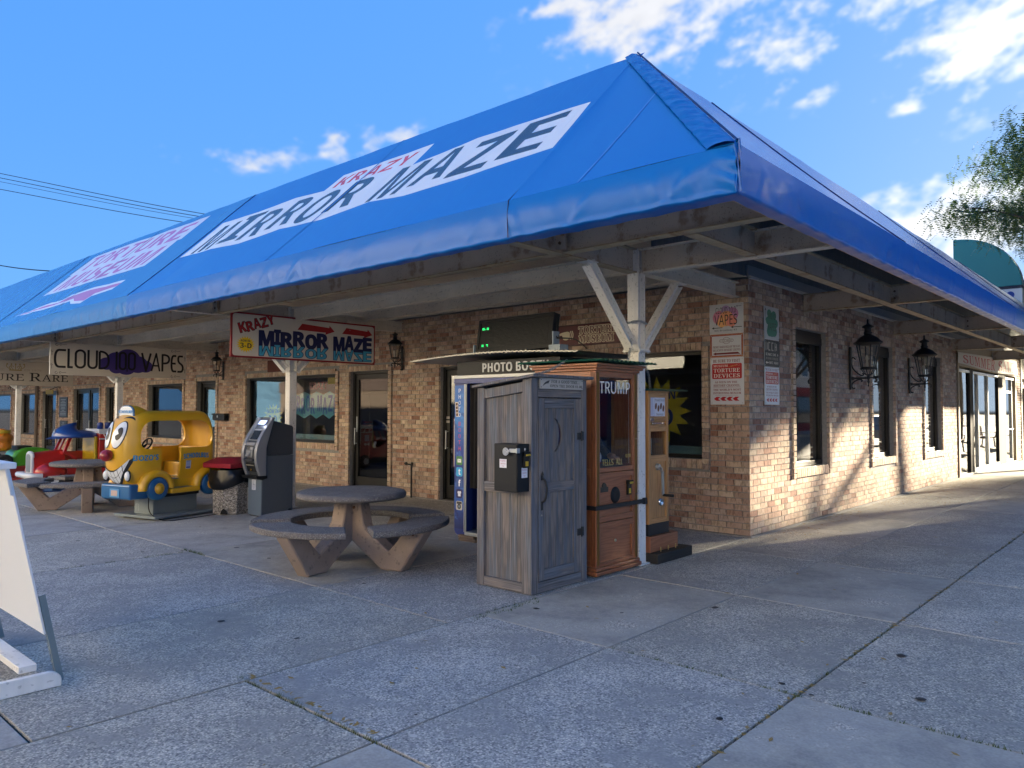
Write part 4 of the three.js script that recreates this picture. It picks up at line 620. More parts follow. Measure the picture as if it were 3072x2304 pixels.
// ---------------------------------------------------------------- lanterns on the walls
// things below are built in world axes and then hung on a group at their base
function rebase(t, P) { t.position.set(...P); for (const c of t.children) c.position.sub(V(...P)); return t; }
function lantern(label, pos, rotY, k) { // local: wall at z = 0, arm at y = 0
  const t = thing('wall_lantern', label, 'lantern', pos, rotY, 'black lanterns on the brick walls'), S = (g) => g.scale(k, k, k), zc = 0.29;
  obj('back_plate', S(ext([[-0.04, -0.18], [0.04, -0.18], [0.045, -0.1], [0.045, 0.42], [0.03, 0.5], [-0.03, 0.5], [-0.045, 0.42], [-0.045, -0.1]], 0.03, 0.006).translate(0, 0, 0.012 / k)), blackMetal, t);
  const curl = (pts) => S(tube(pts, 0.011, 40, 6));
  obj('scroll', [curl([[0, 0.3, 0.1], [0, 0.33, 0.07], [0, 0.32, 0.045], [0, 0.26, 0.035], [0, 0.16, 0.06], [0, 0.08, 0.13], [0, 0.04, 0.2], [0, 0.06, 0.22], [0, 0.075, 0.2]]), curl([[0, -0.15, 0.09], [0, -0.165, 0.07], [0, -0.14, 0.045], [0, -0.08, 0.05], [0, -0.03, 0.12], [0, -0.02, 0.18], [0, -0.045, 0.2], [0, -0.05, 0.18]])], blackMetal, t);
  obj('arm', [S(bar([0, 0, 0.03], [0, 0, zc], 0.015)), S(at(turn(cyl(0.02, 0.035, 0.04, 12), -PI / 2), 0, 0, 0.06)), curl([[0, 0, zc], [0, 0.005, zc + 0.07], [0, -0.02, zc + 0.115], [0, -0.06, zc + 0.11], [0, -0.06, zc + 0.085]]), S(at(lathe([[0, -0.14], [0.012, -0.12], [0.006, -0.09], [0.02, -0.06], [0.012, -0.03], [0.03, 0], [0.02, 0.03], [0.012, 0.06]], 12), 0, 0, zc))], blackMetal, t);
  const bk = []; for (let i = 0; i < 6; i++) { const a = i * PI / 3, c = Math.cos(a), s = Math.sin(a); bk.push(S(tube([[0.015 * c, 0.04, zc + 0.015 * s], [0.05 * c, 0.06, zc + 0.05 * s], [0.085 * c, 0.11, zc + 0.085 * s], [0.105 * c, 0.14, zc + 0.105 * s]], 0.007, 10, 5))); }
  obj('basket', [...bk, S(at(lathe([[0.09, 0.135], [0.125, 0.135], [0.13, 0.15], [0.118, 0.165], [0.118, 0.172], [0.05, 0.172]], 6), 0, 0, zc))], blackMetal, t);
  const y0 = 0.17, y1 = 0.52, r0 = 0.108, r1 = 0.172, edge = [];
  for (let i = 0; i < 6; i++) {
    const a = i * PI / 3, b = a + PI / 3, P = (q, r, y) => [r * Math.sin(q), y, zc + r * Math.cos(q)];
    edge.push(S(bar(P(a, r0, y0), P(a, r1, y1), 0.0085, 5)));
    const g = new THREE.BufferGeometry(), p = [P(a, r0 - .004, y0), P(b, r0 - .004, y0), P(b, r1 - .004, y1), P(a, r0 - .004, y0), P(b, r1 - .004, y1), P(a, r1 - .004, y1)].flat(); g.setAttribute('position', new THREE.Float32BufferAttribute(p, 3)); g.computeVertexNormals();
    obj('pane', S(clean(g)), lampGlass, t);
  }
  obj('cage', edge, blackMetal, t);
  obj('roof', S(at(lathe([[0.0, 0.515], [0.175, 0.515], [0.225, 0.548], [0.222, 0.556], [0.185, 0.585], [0.14, 0.635], [0.085, 0.665], [0.06, 0.675], [0.058, 0.7], [0.068, 0.705], [0.066, 0.72], [0.052, 0.725], [0.05, 0.78], [0.088, 0.795], [0.09, 0.81], [0.06, 0.83], [0.022, 0.85], [0.012, 0.875], [0.016, 0.9], [0.008, 0.925], [0, 0.93]], 6), 0, 0, zc)), blackMetal, t);
  obj('bulb', [0, 1, 2].map((i) => S(at(lathe([[0, 0], [0.009, 0], [0.009, 0.1], [0.016, 0.12], [0.014, 0.15], [0, 0.19]], 8), 0.035 * Math.sin(i * 2.1), 0.18, zc + 0.035 * Math.cos(i * 2.1)))), std({ rgb: [0.62, 0.58, 0.5], roughness: 0.4 }), t);
}
lantern('large black lantern between the first and second side window from the corner', [0.004, 2.07, -3.66], PI / 2, 1);
lantern('large black lantern between the second and third side window from the corner', [0.004, 2.07, -7.03], PI / 2, 1);
for (const [x, l] of [[-6.6, 'small black lantern on the brick pier between the two dark doors'], [-13.28, 'small black lantern between the CLOUD 10.0 VAPES door and the mirror maze window'], [-19.3, 'small black lantern behind the CLOUD 10.0 VAPES sign post'], [-24.75, 'small black lantern above the tall menu board'], [-29.8, 'small black lantern left of the far dark window']]) lantern(l, [x, 2.39, 0.004], 0, 0.65);

// ---------------------------------------------------------------- the grey outhouse cabinet
{
  const t = thing('outhouse_cabinet', 'weathered grey wooden outhouse novelty cabinet with crescent moon cut in the door', 'cabinet');
  const X1 = -0.09, X0 = -0.73, Z0 = 3.24, Z1 = 4.02, top = (x) => 1.755 + (x - X0) / (X1 - X0) * 0.075, plank = [];
  const side = part('side_wall', t);
  obj('corner_post', bx(X0, X0 + 0.083, 0.004, top(X0 + .04) - .005, Z1 - 0.04, Z1, 0.004), barnPlain, side); obj('corner_post', bx(X1 - 0.104, X1 - 0.002, 0.004, top(X1 - .05) - .003, Z1 - 0.04, Z1 + 0.001, 0.004), barnPlain, side);
  const rail = (y0, y1) => obj('rail', bx(X0 + 0.085, X1 - 0.106, y0, y1, Z1 - 0.036, Z1 - 0.002, 0.004, 'x'), barnPlain, side); rail(0.006, 0.088); rail(0.836, 0.924);
  obj('rail', basis(ext([[0, 0], [0.449, 0.053], [0.449, 0.138], [0, 0.085]], 0.034, 0.003), [1, 0, 0], [0, 1, 0], [0, 0, 1], [X0 + 0.085, 1.655, Z1 - 0.036]), barnPlain, side);
  for (let i = 0; i < 5; i++) { const a = X0 + 0.07 + i * 0.097; obj('plank', bx(a, a + 0.0955, 0.05, 1.70, Z1 - 0.052, Z1 - 0.03 + (i % 2) * 0.002, 0.002), barnMat, side); }
  const fr = part('front_frame', t); // faces +x
  obj('stile', bx(X1 - 0.04, X1, 0.004, 1.83, 3.93, Z1 - 0.0015, 0.004), barnPlain, fr); obj('stile', bx(X1 - 0.04, X1, 0.004, 1.83, Z0, 3.318, 0.004), barnPlain, fr);
  obj('rail', bx(X1 - 0.038, X1 - 0.002, 1.664, 1.828, 3.32, 3.928, 0.004, 'z'), barnPlain, fr); obj('rail', bx(X1 - 0.038, X1 - 0.002, 0.005, 0.094, 3.32, 3.928, 0.004, 'z'), barnPlain, fr);
  const door = part('door', t, 'outhouse door with a crescent moon'); const D = X1 + 0.002;
  obj('stile', bx(D - 0.03, D, 0.1, 1.656, 3.85, 3.922, 0.003), barnPlain, door); obj('stile', bx(D - 0.03, D, 0.1, 1.656, 3.326, 3.43, 0.003), barnPlain, door);
  for (const [a, b] of [[1.57, 1.655], [0.845, 0.93], [0.101, 0.196]]) obj('rail', bx(D - 0.029, D - 0.001, a, b, 3.432, 3.848, 0.003, 'z'), barnPlain, door);
  { // planks of the door; the moon is cut clean through the upper ones
    const zc = 3.755, R = 0.165, R2 = 0.19, moon = new THREE.Shape(); const pts = []; const a0 = 1.08; for (let i = 0; i <= 24; i++) { const a = -a0 + 2 * a0 * i / 24; pts.push([zc - R * Math.cos(a), 1.335 + R * Math.sin(a)]); } const zi = zc + 0.063, ai = Math.asin(Math.min(1, R * Math.sin(a0) / R2)); for (let i = 24; i >= 0; i--) { const a = -ai + 2 * ai * i / 24; pts.push([zi + 0.0 - R2 * Math.cos(a) , 1.335 + R2 * Math.sin(a)]); }
    const inMoon = pts.map(([z, y]) => [z, y]); const zs = [3.432, 3.537, 3.642, 3.747, 3.848];
    for (let i = 0; i < 4; i++) {
      const a = zs[i] + 0.001, b = zs[i + 1] - 0.001, clip = clipX(clipX(inMoon, a + 0.003, 1), b - 0.003, -1);
      const mk = (y0, y1, holes) => { const g = ext(shapeOf([[-b, y0], [-a, y0], [-a, y1], [-b, y1]], holes.map((h) => h.map(([z, y]) => [-z, y]))), 0.016); return uvOnly(at(faceX(g), D - 0.032, 0, 0), 'y', i * .4); };
      obj('plank', mk(0.93, 1.57, clip.length > 2 ? [clip] : []), barnMat, door); obj('plank', mk(0.196, 0.845, []), barnMat, door);
    }
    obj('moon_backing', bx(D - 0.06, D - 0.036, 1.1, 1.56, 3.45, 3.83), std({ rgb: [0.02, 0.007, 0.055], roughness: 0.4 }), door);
  }
  for (const y of [1.32, 0.457]) obj('hinge', [bx(D + 0.0, D + 0.006, y - 0.04, y + 0.04, 3.29, 3.325, 0.002), bx(D, D + 0.006, y - 0.033, y + 0.03, 3.33, 3.385, 0.002), at(cyl(0.008, 0.008, 0.09, 10), D + 0.008, y, 3.3275)], blackMetal, door);
  obj('handle', [tube([[D + 0.006, 0.97, 3.885], [D + 0.03, 0.955, 3.88], [D + 0.045, 0.88, 3.872], [D + 0.03, 0.785, 3.88], [D + 0.006, 0.765, 3.885]], 0.0095, 24, 8), bx(D, D + 0.005, 0.955, 1.0, 3.87, 3.9, 0.002), bx(D, D + 0.005, 0.70, 0.775, 3.872, 3.898, 0.002), at(turn(lathe([[0, 0], [0.016, 0.01], [0, 0.04]], 4), 0, 0, 0), D + 0.006, 0.995, 3.885)], blackMetal, door);
  obj('bolt', at(turn(cyl(0.011, 0.008, 0.012, 10), 0, 0, -PI / 2), D + 0.006, 0.66, 3.9), chrome, door);
  obj('back_wall', [bx(X0, X0 + 0.02, 0.004, 1.74, Z0 + 0.02, Z1 - 0.054), bx(X0 + .022, X1 - 0.045, 0.004, 1.72, Z0 + 0.002, Z0 + 0.02)], barnMat, t);
  obj('roof', basis(ext([[-0.03, -0.006], [0.70, 0.079], [0.70, 0.102], [-0.03, 0.017]], 0.86, 0.003), [1, 0, 0], [0, 1, 0], [0, 0, 1], [X0, 1.757, Z0 - 0.035]), barnPlain, t);
  const sg = part('name_board', t); obj('board', bx(X1 + 0.001, X1 + 0.014, 1.735, 1.832, 3.312, 3.926, 0.003), std({ rgb: [0.3, 0.29, 0.27], roughness: 0.8 }), sg);
  obj('printed_face', at(faceX(sheet(0.604, 0.09)), X1 + 0.0165, 1.7835, 3.619), print(art(1024, 152, (g, W, H) => { g.fillStyle = '#b3b0aa'; g.fillRect(0, 0, W, H); const r = mulberry(3); for (let i = 0; i < 200; i++) { g.fillStyle = `rgba(${r() < .5 ? '60,58,55' : '180,178,170'},.16)`; g.fillRect(r() * W, r() * H, 30 + r() * 120, 2); } fit(g, 'FOR A GOOD TIME...', 250, 22, 690, 46, '#2a2a2c', 'bold', 'serif'); fit(g, 'OPEN THE DOOR $1.00', 220, 86, 780, 46, '#2a2a2c', 'bold', 'serif'); g.fillStyle = '#3a3a3c'; g.beginPath(); g.moveTo(50, 120); g.quadraticCurveTo(90, 40, 220, 30); g.quadraticCurveTo(180, 60, 190, 74); g.quadraticCurveTo(120, 70, 50, 120); g.fill(); for (const [x, y] of [[22, 22], [22, 130], [1002, 22], [1002, 130]]) { g.beginPath(); g.arc(x, y, 8, 0, 7); g.fill(); } }), { roughness: .8 }), sg);
  rebase(t, [-0.41, 0, 3.63]);
}
function clipX(poly, x, s) { const out = []; for (let i = 0; i < poly.length; i++) { const a = poly[i], b = poly[(i + 1) % poly.length], ia = s * (a[0] - x) >= 0, ib = s * (b[0] - x) >= 0; if (ia) out.push(a); if (ia !== ib) { const k = (x - a[0]) / (b[0] - a[0]); out.push([x, a[1] + k * (b[1] - a[1])]); } } return out; }
{ // black coin box on its side
  const t = thing('coin_box', 'black metal coin box with padlock on the side of the grey outhouse cabinet', 'coin box');
  obj('box', [bx(-0.375, -0.112, 0.87, 1.27, 4.022, 4.17, 0.004)], blackSatin, t); obj('door_edge', bx(-0.372, -0.118, 0.876, 1.264, 4.171, 4.176, 0.002), blackSatin, t);
  obj('hasp', [bx(-0.19, -0.105, 1.2, 1.232, 4.176, 4.186, 0.002), bx(-0.118, -0.102, 1.195, 1.237, 4.15, 4.19, 0.003)], galv, t);
  obj('padlock', [at(turn(cyl(0.034, 0.034, 0.022, 28), PI / 2), -0.215, 1.207, 4.195), at(turn(cyl(0.02, 0.02, 0.026, 20), PI / 2), -0.215, 1.207, 4.196)], chrome, t);
  const lab = (w) => art(256, 220, (g, W, H) => { g.fillStyle = '#dcdbe2'; g.fillRect(0, 0, W, H); fit(g, 'For a good time...', 16, 24, 224, 48, '#b0455c', 'normal', 'serif'); fit(g, 'Open the door', 36, 94, 184, 46, '#b0455c', 'normal', 'serif'); fit(g, '$1.00', 92, 160, 72, 34, '#b0455c', 'normal', 'serif'); }), lt = lab();
  obj('label', at(sheet(0.08, 0.073), -0.268, 1.105, 4.1785), print(lt), t); obj('label', at(faceX(sheet(0.075, 0.085)), -0.1095, 1.03, 4.085), print(lt), t);
  obj('coin_slot', [bx(-0.112, -0.09, 1.07, 1.2, 4.05, 4.11, 0.003), bx(-0.112, -0.082, 1.165, 1.205, 4.035, 4.11, 0.004)], blackSatin, t); obj('yellow_label', [bx(-0.0898, -0.087, 1.085, 1.125, 4.06, 4.095), bx(-0.0816, -0.079, 1.17, 1.185, 4.04, 4.1)], hexm('#b99a1e', 0.4), t);
  obj('lock', at(turn(cyl(0.011, 0.011, 0.012, 14), 0, 0, PI / 2), -0.107, 1.225, 4.09), chrome, t);
  rebase(t, [-0.245, 0.87, 4.1]);
}
// ---------------------------------------------------------------- wooden fortune cabinet
const greenRoof = std({ rgb: [0.012, 0.11, 0.075], roughness: 0.45, side: THREE.DoubleSide });
function corrugated(x0, x1, z0, z1, y, pitch, along, slope = 0) { const nx = along === 'x' ? 4 : Math.round((x1 - x0) / pitch * 8), nz = along === 'x' ? Math.round((z1 - z0) / pitch * 8) : 4; const top = (o) => gridSheet(nx, nz, (u, v) => { const x = x0 + (x1 - x0) * u, z = z1 + (z0 - z1) * v; return [x, y + o + 0.009 * Math.sin((along === 'x' ? z : x) / pitch * 2 * PI) + slope * (x - x0), z]; }, (u, v, p) => [p[0], p[2]]); return merge([clean(top(0)), clean(top(0.0025))]); }
{
  const t = thing('fortune_cabinet', 'tall reddish oak coin-operated cabinet with glass front lettered TRUMP', 'cabinet');
  const XF = -0.1, XB = -0.82, Z0 = 2.37, Z1 = 3.08;
  obj('base_moulding', [bx(XB - 0.02, XF + 0.03, 0.012, 0.05, Z0 - 0.03, Z1 + 0.03, 0.008, 'z'), bx(XB - 0.01, XF + 0.018, 0.05, 0.086, Z0 - 0.018, Z1 + 0.018, 0.01, 'z')], oakRed, t); obj('foot', [bx(XB, XB + .08, 0, .012, Z0, Z0 + .08), bx(XF - .08, XF, 0, .012, Z0, Z0 + .08), bx(XF - .08, XF, 0, .012, Z1 - .08, Z1), bx(XB, XB + .08, 0, .012, Z1 - .08, Z1)], rubber, t);
  obj('cornice', [bx(XB - 0.015, XF + 0.02, 1.925, 1.95, Z0 - 0.02, Z1 + 0.02, 0.006, 'z'), bx(XB - 0.035, XF + 0.045, 1.95, 1.975, Z0 - 0.045, Z1 + 0.045, 0.008, 'z'), bx(XB - 0.05, XF + 0.065, 1.975, 1.998, Z0 - 0.065, Z1 + 0.065, 0.006, 'z')], oakRed, t);
  for (const z of [Z0, Z1 - 0.062]) { obj('corner_post', bx(XF - 0.06, XF, 0.087, 1.924, z, z + 0.062, 0.003), oakRed, t); obj('flute', [0.014, 0.028, 0.042].map((k) => bx(XF, XF + 0.004, 0.1, 1.91, z + k, z + k + 0.006)), brassStrip, t); }
  for (const x of [XB]) for (const z of [Z0, Z1 - 0.062]) obj('corner_post', bx(x, x + 0.06, 0.087, 1.924, z, z + 0.062, 0.003), oakRed, t);
  obj('flute', [0.014, 0.03, 0.046].map((k) => bx(XF - k - 0.006, XF - k, 0.1, 1.91, Z1, Z1 + 0.004)), oakDark, t);
  const zi0 = Z0 + 0.063, zi1 = Z1 - 0.063; // panels between the posts
  obj('lower_door', [bx(XF - 0.03, XF - 0.004, 0.088, 0.12, zi0, zi1, 0.003, 'z'), bx(XF - 0.03, XF - 0.004, 0.43, 0.49, zi0, zi1, 0.003, 'z'), bx(XF - 0.028, XF - 0.006, 0.121, 0.429, zi0, zi0 + 0.03, 0.003), bx(XF - 0.028, XF - 0.006, 0.121, 0.429, zi1 - 0.02, zi1, 0.003), bx(XF - 0.05, XF - 0.024, 0.1, 0.45, zi0 + .005, zi1 - .005, 0, 'z')], oakRed, t);
  obj('coin_panel', [bx(XF - 0.03, XF - 0.004, 0.497, 0.55, zi0, zi1, 0.003, 'z'), bx(XF - 0.03, XF - 0.004, 0.91, 0.958, zi0, zi1, 0.003, 'z'), bx(XF - 0.028, XF - 0.006, 0.551, 0.909, zi0, zi0 + 0.03, 0.003), bx(XF - 0.028, XF - 0.006, 0.551, 0.909, zi1 - 0.02, zi1, 0.003), bx(XF - 0.05, XF - 0.022, 0.53, 0.93, zi0 + .005, zi1 - .005, 0, 'z')], oakRed, t);
  obj('glass_frame', [bx(XF - 0.03, XF - 0.004, 0.965, 1.008, zi0, zi1, 0.003, 'z'), bx(XF - 0.03, XF - 0.004, 1.87, 1.923, zi0, zi1, 0.003, 'z'), bx(XF - 0.028, XF - 0.006, 1.009, 1.869, zi0, zi0 + 0.02, 0.003), bx(XF - 0.028, XF - 0.006, 1.009, 1.869, zi1 - 0.012, zi1, 0.003)], oakRed, t);
  obj('pane', bx(XF - 0.02, XF - 0.014, 1.009, 1.869, zi0 + 0.02, zi1 - 0.012), phy({ rgb: [0.9, 0.92, 0.93], roughness: 0.02, transmission: 1, thickness: 0, ior: 1.5 }), t);
  obj('screw', [[1.53, Z0 + 0.03], [1.27, Z0 + 0.03], [0.72, Z0 + 0.03]].map(([y, z]) => at(turn(cyl(0.008, 0.006, 0.01, 12), 0, 0, -PI / 2), XF + 0.006, y, z)), chrome, t);
  obj('side_panel', [bx(XB + 0.06, XF - 0.062, 0.088, 1.923, Z1 - 0.03, Z1 - 0.012), bx(XB + 0.06, XF - 0.062, 0.088, 0.14, Z1 - 0.012, Z1 - 0.002, 0.002, 'x'), bx(XB + 0.06, XF - 0.062, 1.84, 1.923, Z1 - 0.012, Z1 - 0.002, 0.002, 'x'), bx(XB + 0.06, XF - 0.062, 0.93, 1.0, Z1 - 0.012, Z1 - 0.002, 0.002, 'x'), bx(XB + 0.02, XB + 0.04, 0.088, 1.923, Z0 + 0.063, Z1 - 0.063), bx(XB + 0.06, XF - 0.062, 0.088, 1.02, Z0 + 0.01, Z0 + 0.03), bx(XB + 0.06, XF - 0.062, 1.86, 1.923, Z0 + 0.01, Z0 + 0.03), bx(XB + .02, XF - .035, 1.905, 1.922, Z0 + .03, Z1 - .03)], oakRed, t);
  obj('pane', bx(XB + 0.06, XF - 0.062, 1.02, 1.86, Z0 + 0.016, Z0 + 0.021), phy({ rgb: [0.9, 0.92, 0.93], roughness: 0.02, transmission: 1, thickness: 0, ior: 1.5 }), t);
  obj('shelf', bx(XB + 0.04, XF - 0.034, 0.985, 1.0, Z0 + 0.031, Z1 - 0.031, 0, 'x'), oakDark, t); obj('curtain', gridSheet(60, 2, (u, v) => [XB + 0.07 + 0.012 * Math.sin(u * 60), 1.0 + 0.9 * v, Z0 + 0.05 + (Z1 - Z0 - 0.1) * u], (u, v) => [u, v]), std({ rgb: [0.03, 0.055, 0.14], roughness: 0.9, side: THREE.DoubleSide }), t);
  obj('speaker', [at(turn(lathe([[0, 0.012], [0.05, 0.016], [0.072, 0.01], [0.08, 0]], 32), 0, 0, -PI / 2), XF - 0.02, 0.735, 2.735)], blackSatin, t);
  obj('plaque', [bx(XF - 0.022, XF - 0.012, 0.775, 0.825, 2.86, 2.985, 0.003), at(turn(cyl(0.034, 0.03, 0.012, 16), 0, 0, -PI / 2), XF - 0.016, 0.83, 2.922), bx(XF - 0.012, XF - 0.008, 0.784, 0.792, 2.875, 2.97)], std({ rgb: [0.07, 0.065, 0.055], metalness: 0.6, roughness: 0.5 }), t);
  obj('coin_slot', [bx(XF - 0.022, XF + 0.004, 0.72, 0.86, 2.48, 2.54, 0.004), bx(XF - 0.022, XF + 0.018, 0.825, 0.865, 2.465, 2.545, 0.005)], blackSatin, t); obj('yellow_label', [bx(XF + 0.0042, XF + 0.007, 0.735, 0.785, 2.5, 2.53), bx(XF + 0.0183, XF + 0.021, 0.83, 0.85, 2.475, 2.535)], hexm('#b9a22a', 0.4), t);
  obj('knob', at(turn(lathe([[0, 0.016], [0.012, 0.014], [0.016, 0.006], [0.01, 0]], 16), 0, 0, -PI / 2), XF - 0.024, 0.3, 2.74), std({ rgb: [0.6, 0.5, 0.32], metalness: 0.6, roughness: 0.35 }), t);
  const lt = (s, size, y, z, m, st = 1) => obj('lettering', at(faceX(letters(s, size, 0.002, fontR, st)), XF - 0.0135, y, z), m, t); const white = hexm('#dfe4e8', 0.5), gold = hexm('#b8a86a', 0.5);
  lt('TRUMP', 0.115, 1.715, 2.745, white, 1.02); lt('TELLS  ALL', 0.06, 1.025, 2.79, gold, 0.9); lt('$1.00', 0.034, 1.09, 2.52, gold, .8);
  obj('crystal_ball', at(clean(new THREE.SphereGeometry(0.1, 28, 20)), -0.25, 1.1, 2.95), std({ rgb: [0.6, 0.63, 0.65], roughness: 0.25 }), t);
  rebase(t, [-0.46, 0, 2.72]);
}
{ // dummy seated inside the glass cabinet, one hand by the ball
  const t = thing('cabinet_dummy', 'dark suited dummy in a red cap behind the glass of the tall oak cabinet', 'dummy', [-0.55, 1.0, 2.72]);
  const sdfMesh = (bones, C, half, res, k) => { const mc = new MarchingCubes(res, whiteBoard, false, false, 60000); mc.isolation = 0; const f = mc.field; for (let z = 0; z < res; z++) for (let y = 0; y < res; y++) for (let x = 0; x < res; x++) { const p = V((x - res / 2) / (res / 2) * half + C[0], (y - res / 2) / (res / 2) * half + C[1], (z - res / 2) / (res / 2) * half + C[2]); let d = 9; for (const [a, b, ra, rb] of bones) { const ab = V(b[0] - a[0], b[1] - a[1], b[2] - a[2]), ap = p.clone().sub(V(...a)), h = Math.min(1, Math.max(0, ap.dot(ab) / Math.max(1e-9, ab.lengthSq()))), e = ap.addScaledVector(ab, -h).length() - (ra + (rb - ra) * h), m = Math.max(0, k - Math.abs(d - e)) / k; d = Math.min(d, e) - m * m * k * 0.25; } f[x + y * res + z * res * res] = -d; } mc.update(); const n = mc.count, g = new THREE.BufferGeometry(); const P = new Float32Array(n * 3), N = new Float32Array(n * 3); for (let i = 0; i < n * 3; i++) { P[i] = mc.positionArray[i] * half + C[i % 3]; N[i] = mc.normalArray[i]; } g.setAttribute('position', new THREE.BufferAttribute(P, 3)); g.setAttribute('normal', new THREE.BufferAttribute(N, 3)); return clean(g); };
  obj('body', sdfMesh([[[0, 0.02, 0], [0, 0.34, 0], 0.13, 0.14], [[0, 0.42, -0.15], [0, 0.42, 0.15], 0.075, 0.075], [[0, 0.42, -0.17], [0.02, 0.22, -0.24], 0.06, 0.05], [[0.02, 0.22, -0.24], [0.2, 0.1, -0.2], 0.048, 0.036], [[0, 0.42, 0.17], [0.02, 0.22, 0.24], 0.06, 0.05], [[0.02, 0.22, 0.24], [0.2, 0.1, 0.2], 0.048, 0.036], [[0, 0.44, 0], [0.01, 0.52, 0], 0.05, 0.045]], [0.06, 0.28, 0], 0.42, 52, 0.05), std({ rgb: [0.03, 0.035, 0.05], roughness: 0.8 }), t);
  const skin = std({ rgb: [0.42, 0.22, 0.13], roughness: 0.6 }); obj('head', sdfMesh([[[0.01, 0.5, 0], [0.01, 0.56, 0], 0.045, 0.05], [[0.0, 0.64, 0], [0.03, 0.61, 0], 0.085, 0.07], [[0.09, 0.61, 0], [0.105, 0.595, 0], 0.012, 0.016], [[0, 0.62, -0.085], [0, 0.6, -0.085], 0.018, 0.012], [[0, 0.62, 0.085], [0, 0.6, 0.085], 0.018, 0.012], [[0.07, 0.56, 0], [0.03, 0.55, 0], 0.03, 0.03]], [0.01, 0.6, 0], 0.2, 44, 0.025), skin, t); obj('cap', [at(lathe([[0.094, 0], [0.092, 0.03], [0.07, 0.07], [0.03, 0.088], [0, 0.09]], 28), 0.0, 0.655, 0), at(cyl(0.085, 0.08, 0.012, 28), 0.06, 0.66, 0).scale(1, 1, 1)], std({ rgb: [0.4, 0.012, 0.016], roughness: 0.7 }), t);
  obj('tie', ext([[-0.012, 0], [0.012, 0], [0.024, -0.26], [0, -0.3], [-0.024, -0.26]], 0.008).rotateY(PI / 2).translate(0.145, 0.42, 0), std({ rgb: [0.42, 0.012, 0.02], roughness: 0.6 }), t); obj('shirt', ext([[-0.05, 0], [0.05, 0], [0.0, -0.22]], 0.004).rotateY(PI / 2).translate(0.138, 0.44, 0), std({ rgb: [0.62, 0.62, 0.62], roughness: 0.7 }), t);
  for (const s of [-1, 1]) { const hb = [[[0.2, 0.1, s * 0.2], [0.27, 0.085, s * 0.18], 0.028, 0.034]]; for (let i = 0; i < 4; i++) { const o = (i - 1.5) * 0.019, l = [0.034, 0.042, 0.04, 0.03][i], b = [0.285, 0.088, s * (0.18 + o)], c = [0.285 + l, 0.08, s * (0.178 + o * 1.15)]; hb.push([b, c, 0.0095, 0.0085], [c, [c[0] + l * 0.55, c[1] - l * 0.6, c[2]], 0.0085, 0.007]); } hb.push([[0.25, 0.085, s * 0.155], [0.285, 0.075, s * 0.128], 0.011, 0.009], [[0.285, 0.075, s * 0.128], [0.31, 0.066, s * 0.128], 0.009, 0.0075]); obj('hand', sdfMesh(hb, [0.275, 0.08, s * 0.175], 0.1, 48, 0.008), skin, t); }
}
{ // iron bar strapped across it, and its tin roof on chains
  const t = tag(obj('security_bar', [bx(-0.084, -0.066, 0.622, 0.662, 2.29, 3.11, 0.003), bx(-0.3, -0.066, 0.622, 0.662, 3.111, 3.124, 0.002), bx(-0.09, -0.06, 0.61, 0.672, 2.25, 2.30, 0.003)], blackMetal), 'black iron bar across the front of the tall oak cabinet', 'bar');
  tag(obj('tin_roof', corrugated(-0.98, 0.05, 2.24, 3.2, 2.02, 0.075, 'x', 0.0), greenRoof), 'green corrugated roof sheet on top of the tall oak cabinet', 'roof sheet', 'green corrugated sheets over the oak machines');
  tag(obj('tin_roof', corrugated(-0.75, 0.0, 1.52, 2.19, 1.768, 0.075, 'z', -0.0), greenRoof), 'green corrugated roof sheet on top of the pressed penny machine', 'roof sheet', 'green corrugated sheets over the oak machines');
  const chain = (pts, n, label) => { const c = new THREE.CatmullRomCurve3(pts.map((p) => V(...p))), gs = []; for (let i = 0; i < n; i++) { const p = c.getPointAt((i + 0.5) / n), d = c.getTangentAt((i + 0.5) / n), g = clean(new THREE.TorusGeometry(0.011, 0.003, 5, 10)); g.scale(1, 1.6, 1); const m = new THREE.Matrix4().makeRotationFromQuaternion(new THREE.Quaternion().setFromUnitVectors(V(0, 1, 0), d)); turn(g, 0, i % 2 ? PI / 2 : 0.3); g.applyMatrix4(m).translate(p.x, p.y, p.z); gs.push(g); } tag(obj('chain', gs, galv), label, 'chain', 'steel chains on the cabinets and post'); };
  chain([[-0.13, 2.03, 2.5], [-0.14, 2.12, 2.45], [-0.15, 2.27, 2.40]], 13, 'short chain from the tin roof of the tall oak cabinet to the post'); chain([[-0.52, 1.86, 3.62], [-0.42, 1.92, 3.4], [-0.38, 2.03, 3.16]], 26, 'steel chain between the grey outhouse and the roof of the tall oak cabinet'); chain([[-0.12, 2.05, 2.2], [-0.16, 1.92, 2.06], [-0.22, 1.79, 1.93]], 17, 'steel chain hanging from the corner post to the pressed penny machine');
  const pc = []; for (let i = 0; i <= 22; i++) { const a = i / 22 * 2 * PI; pc.push([-0.17 + 0.085 * Math.cos(a), 2.45 + 0.008 * Math.sin(3 * a), PZ + 0.14 * Math.sin(a)]); } chain(pc, 34, 'steel chain looped around the braces of the corner post');
}
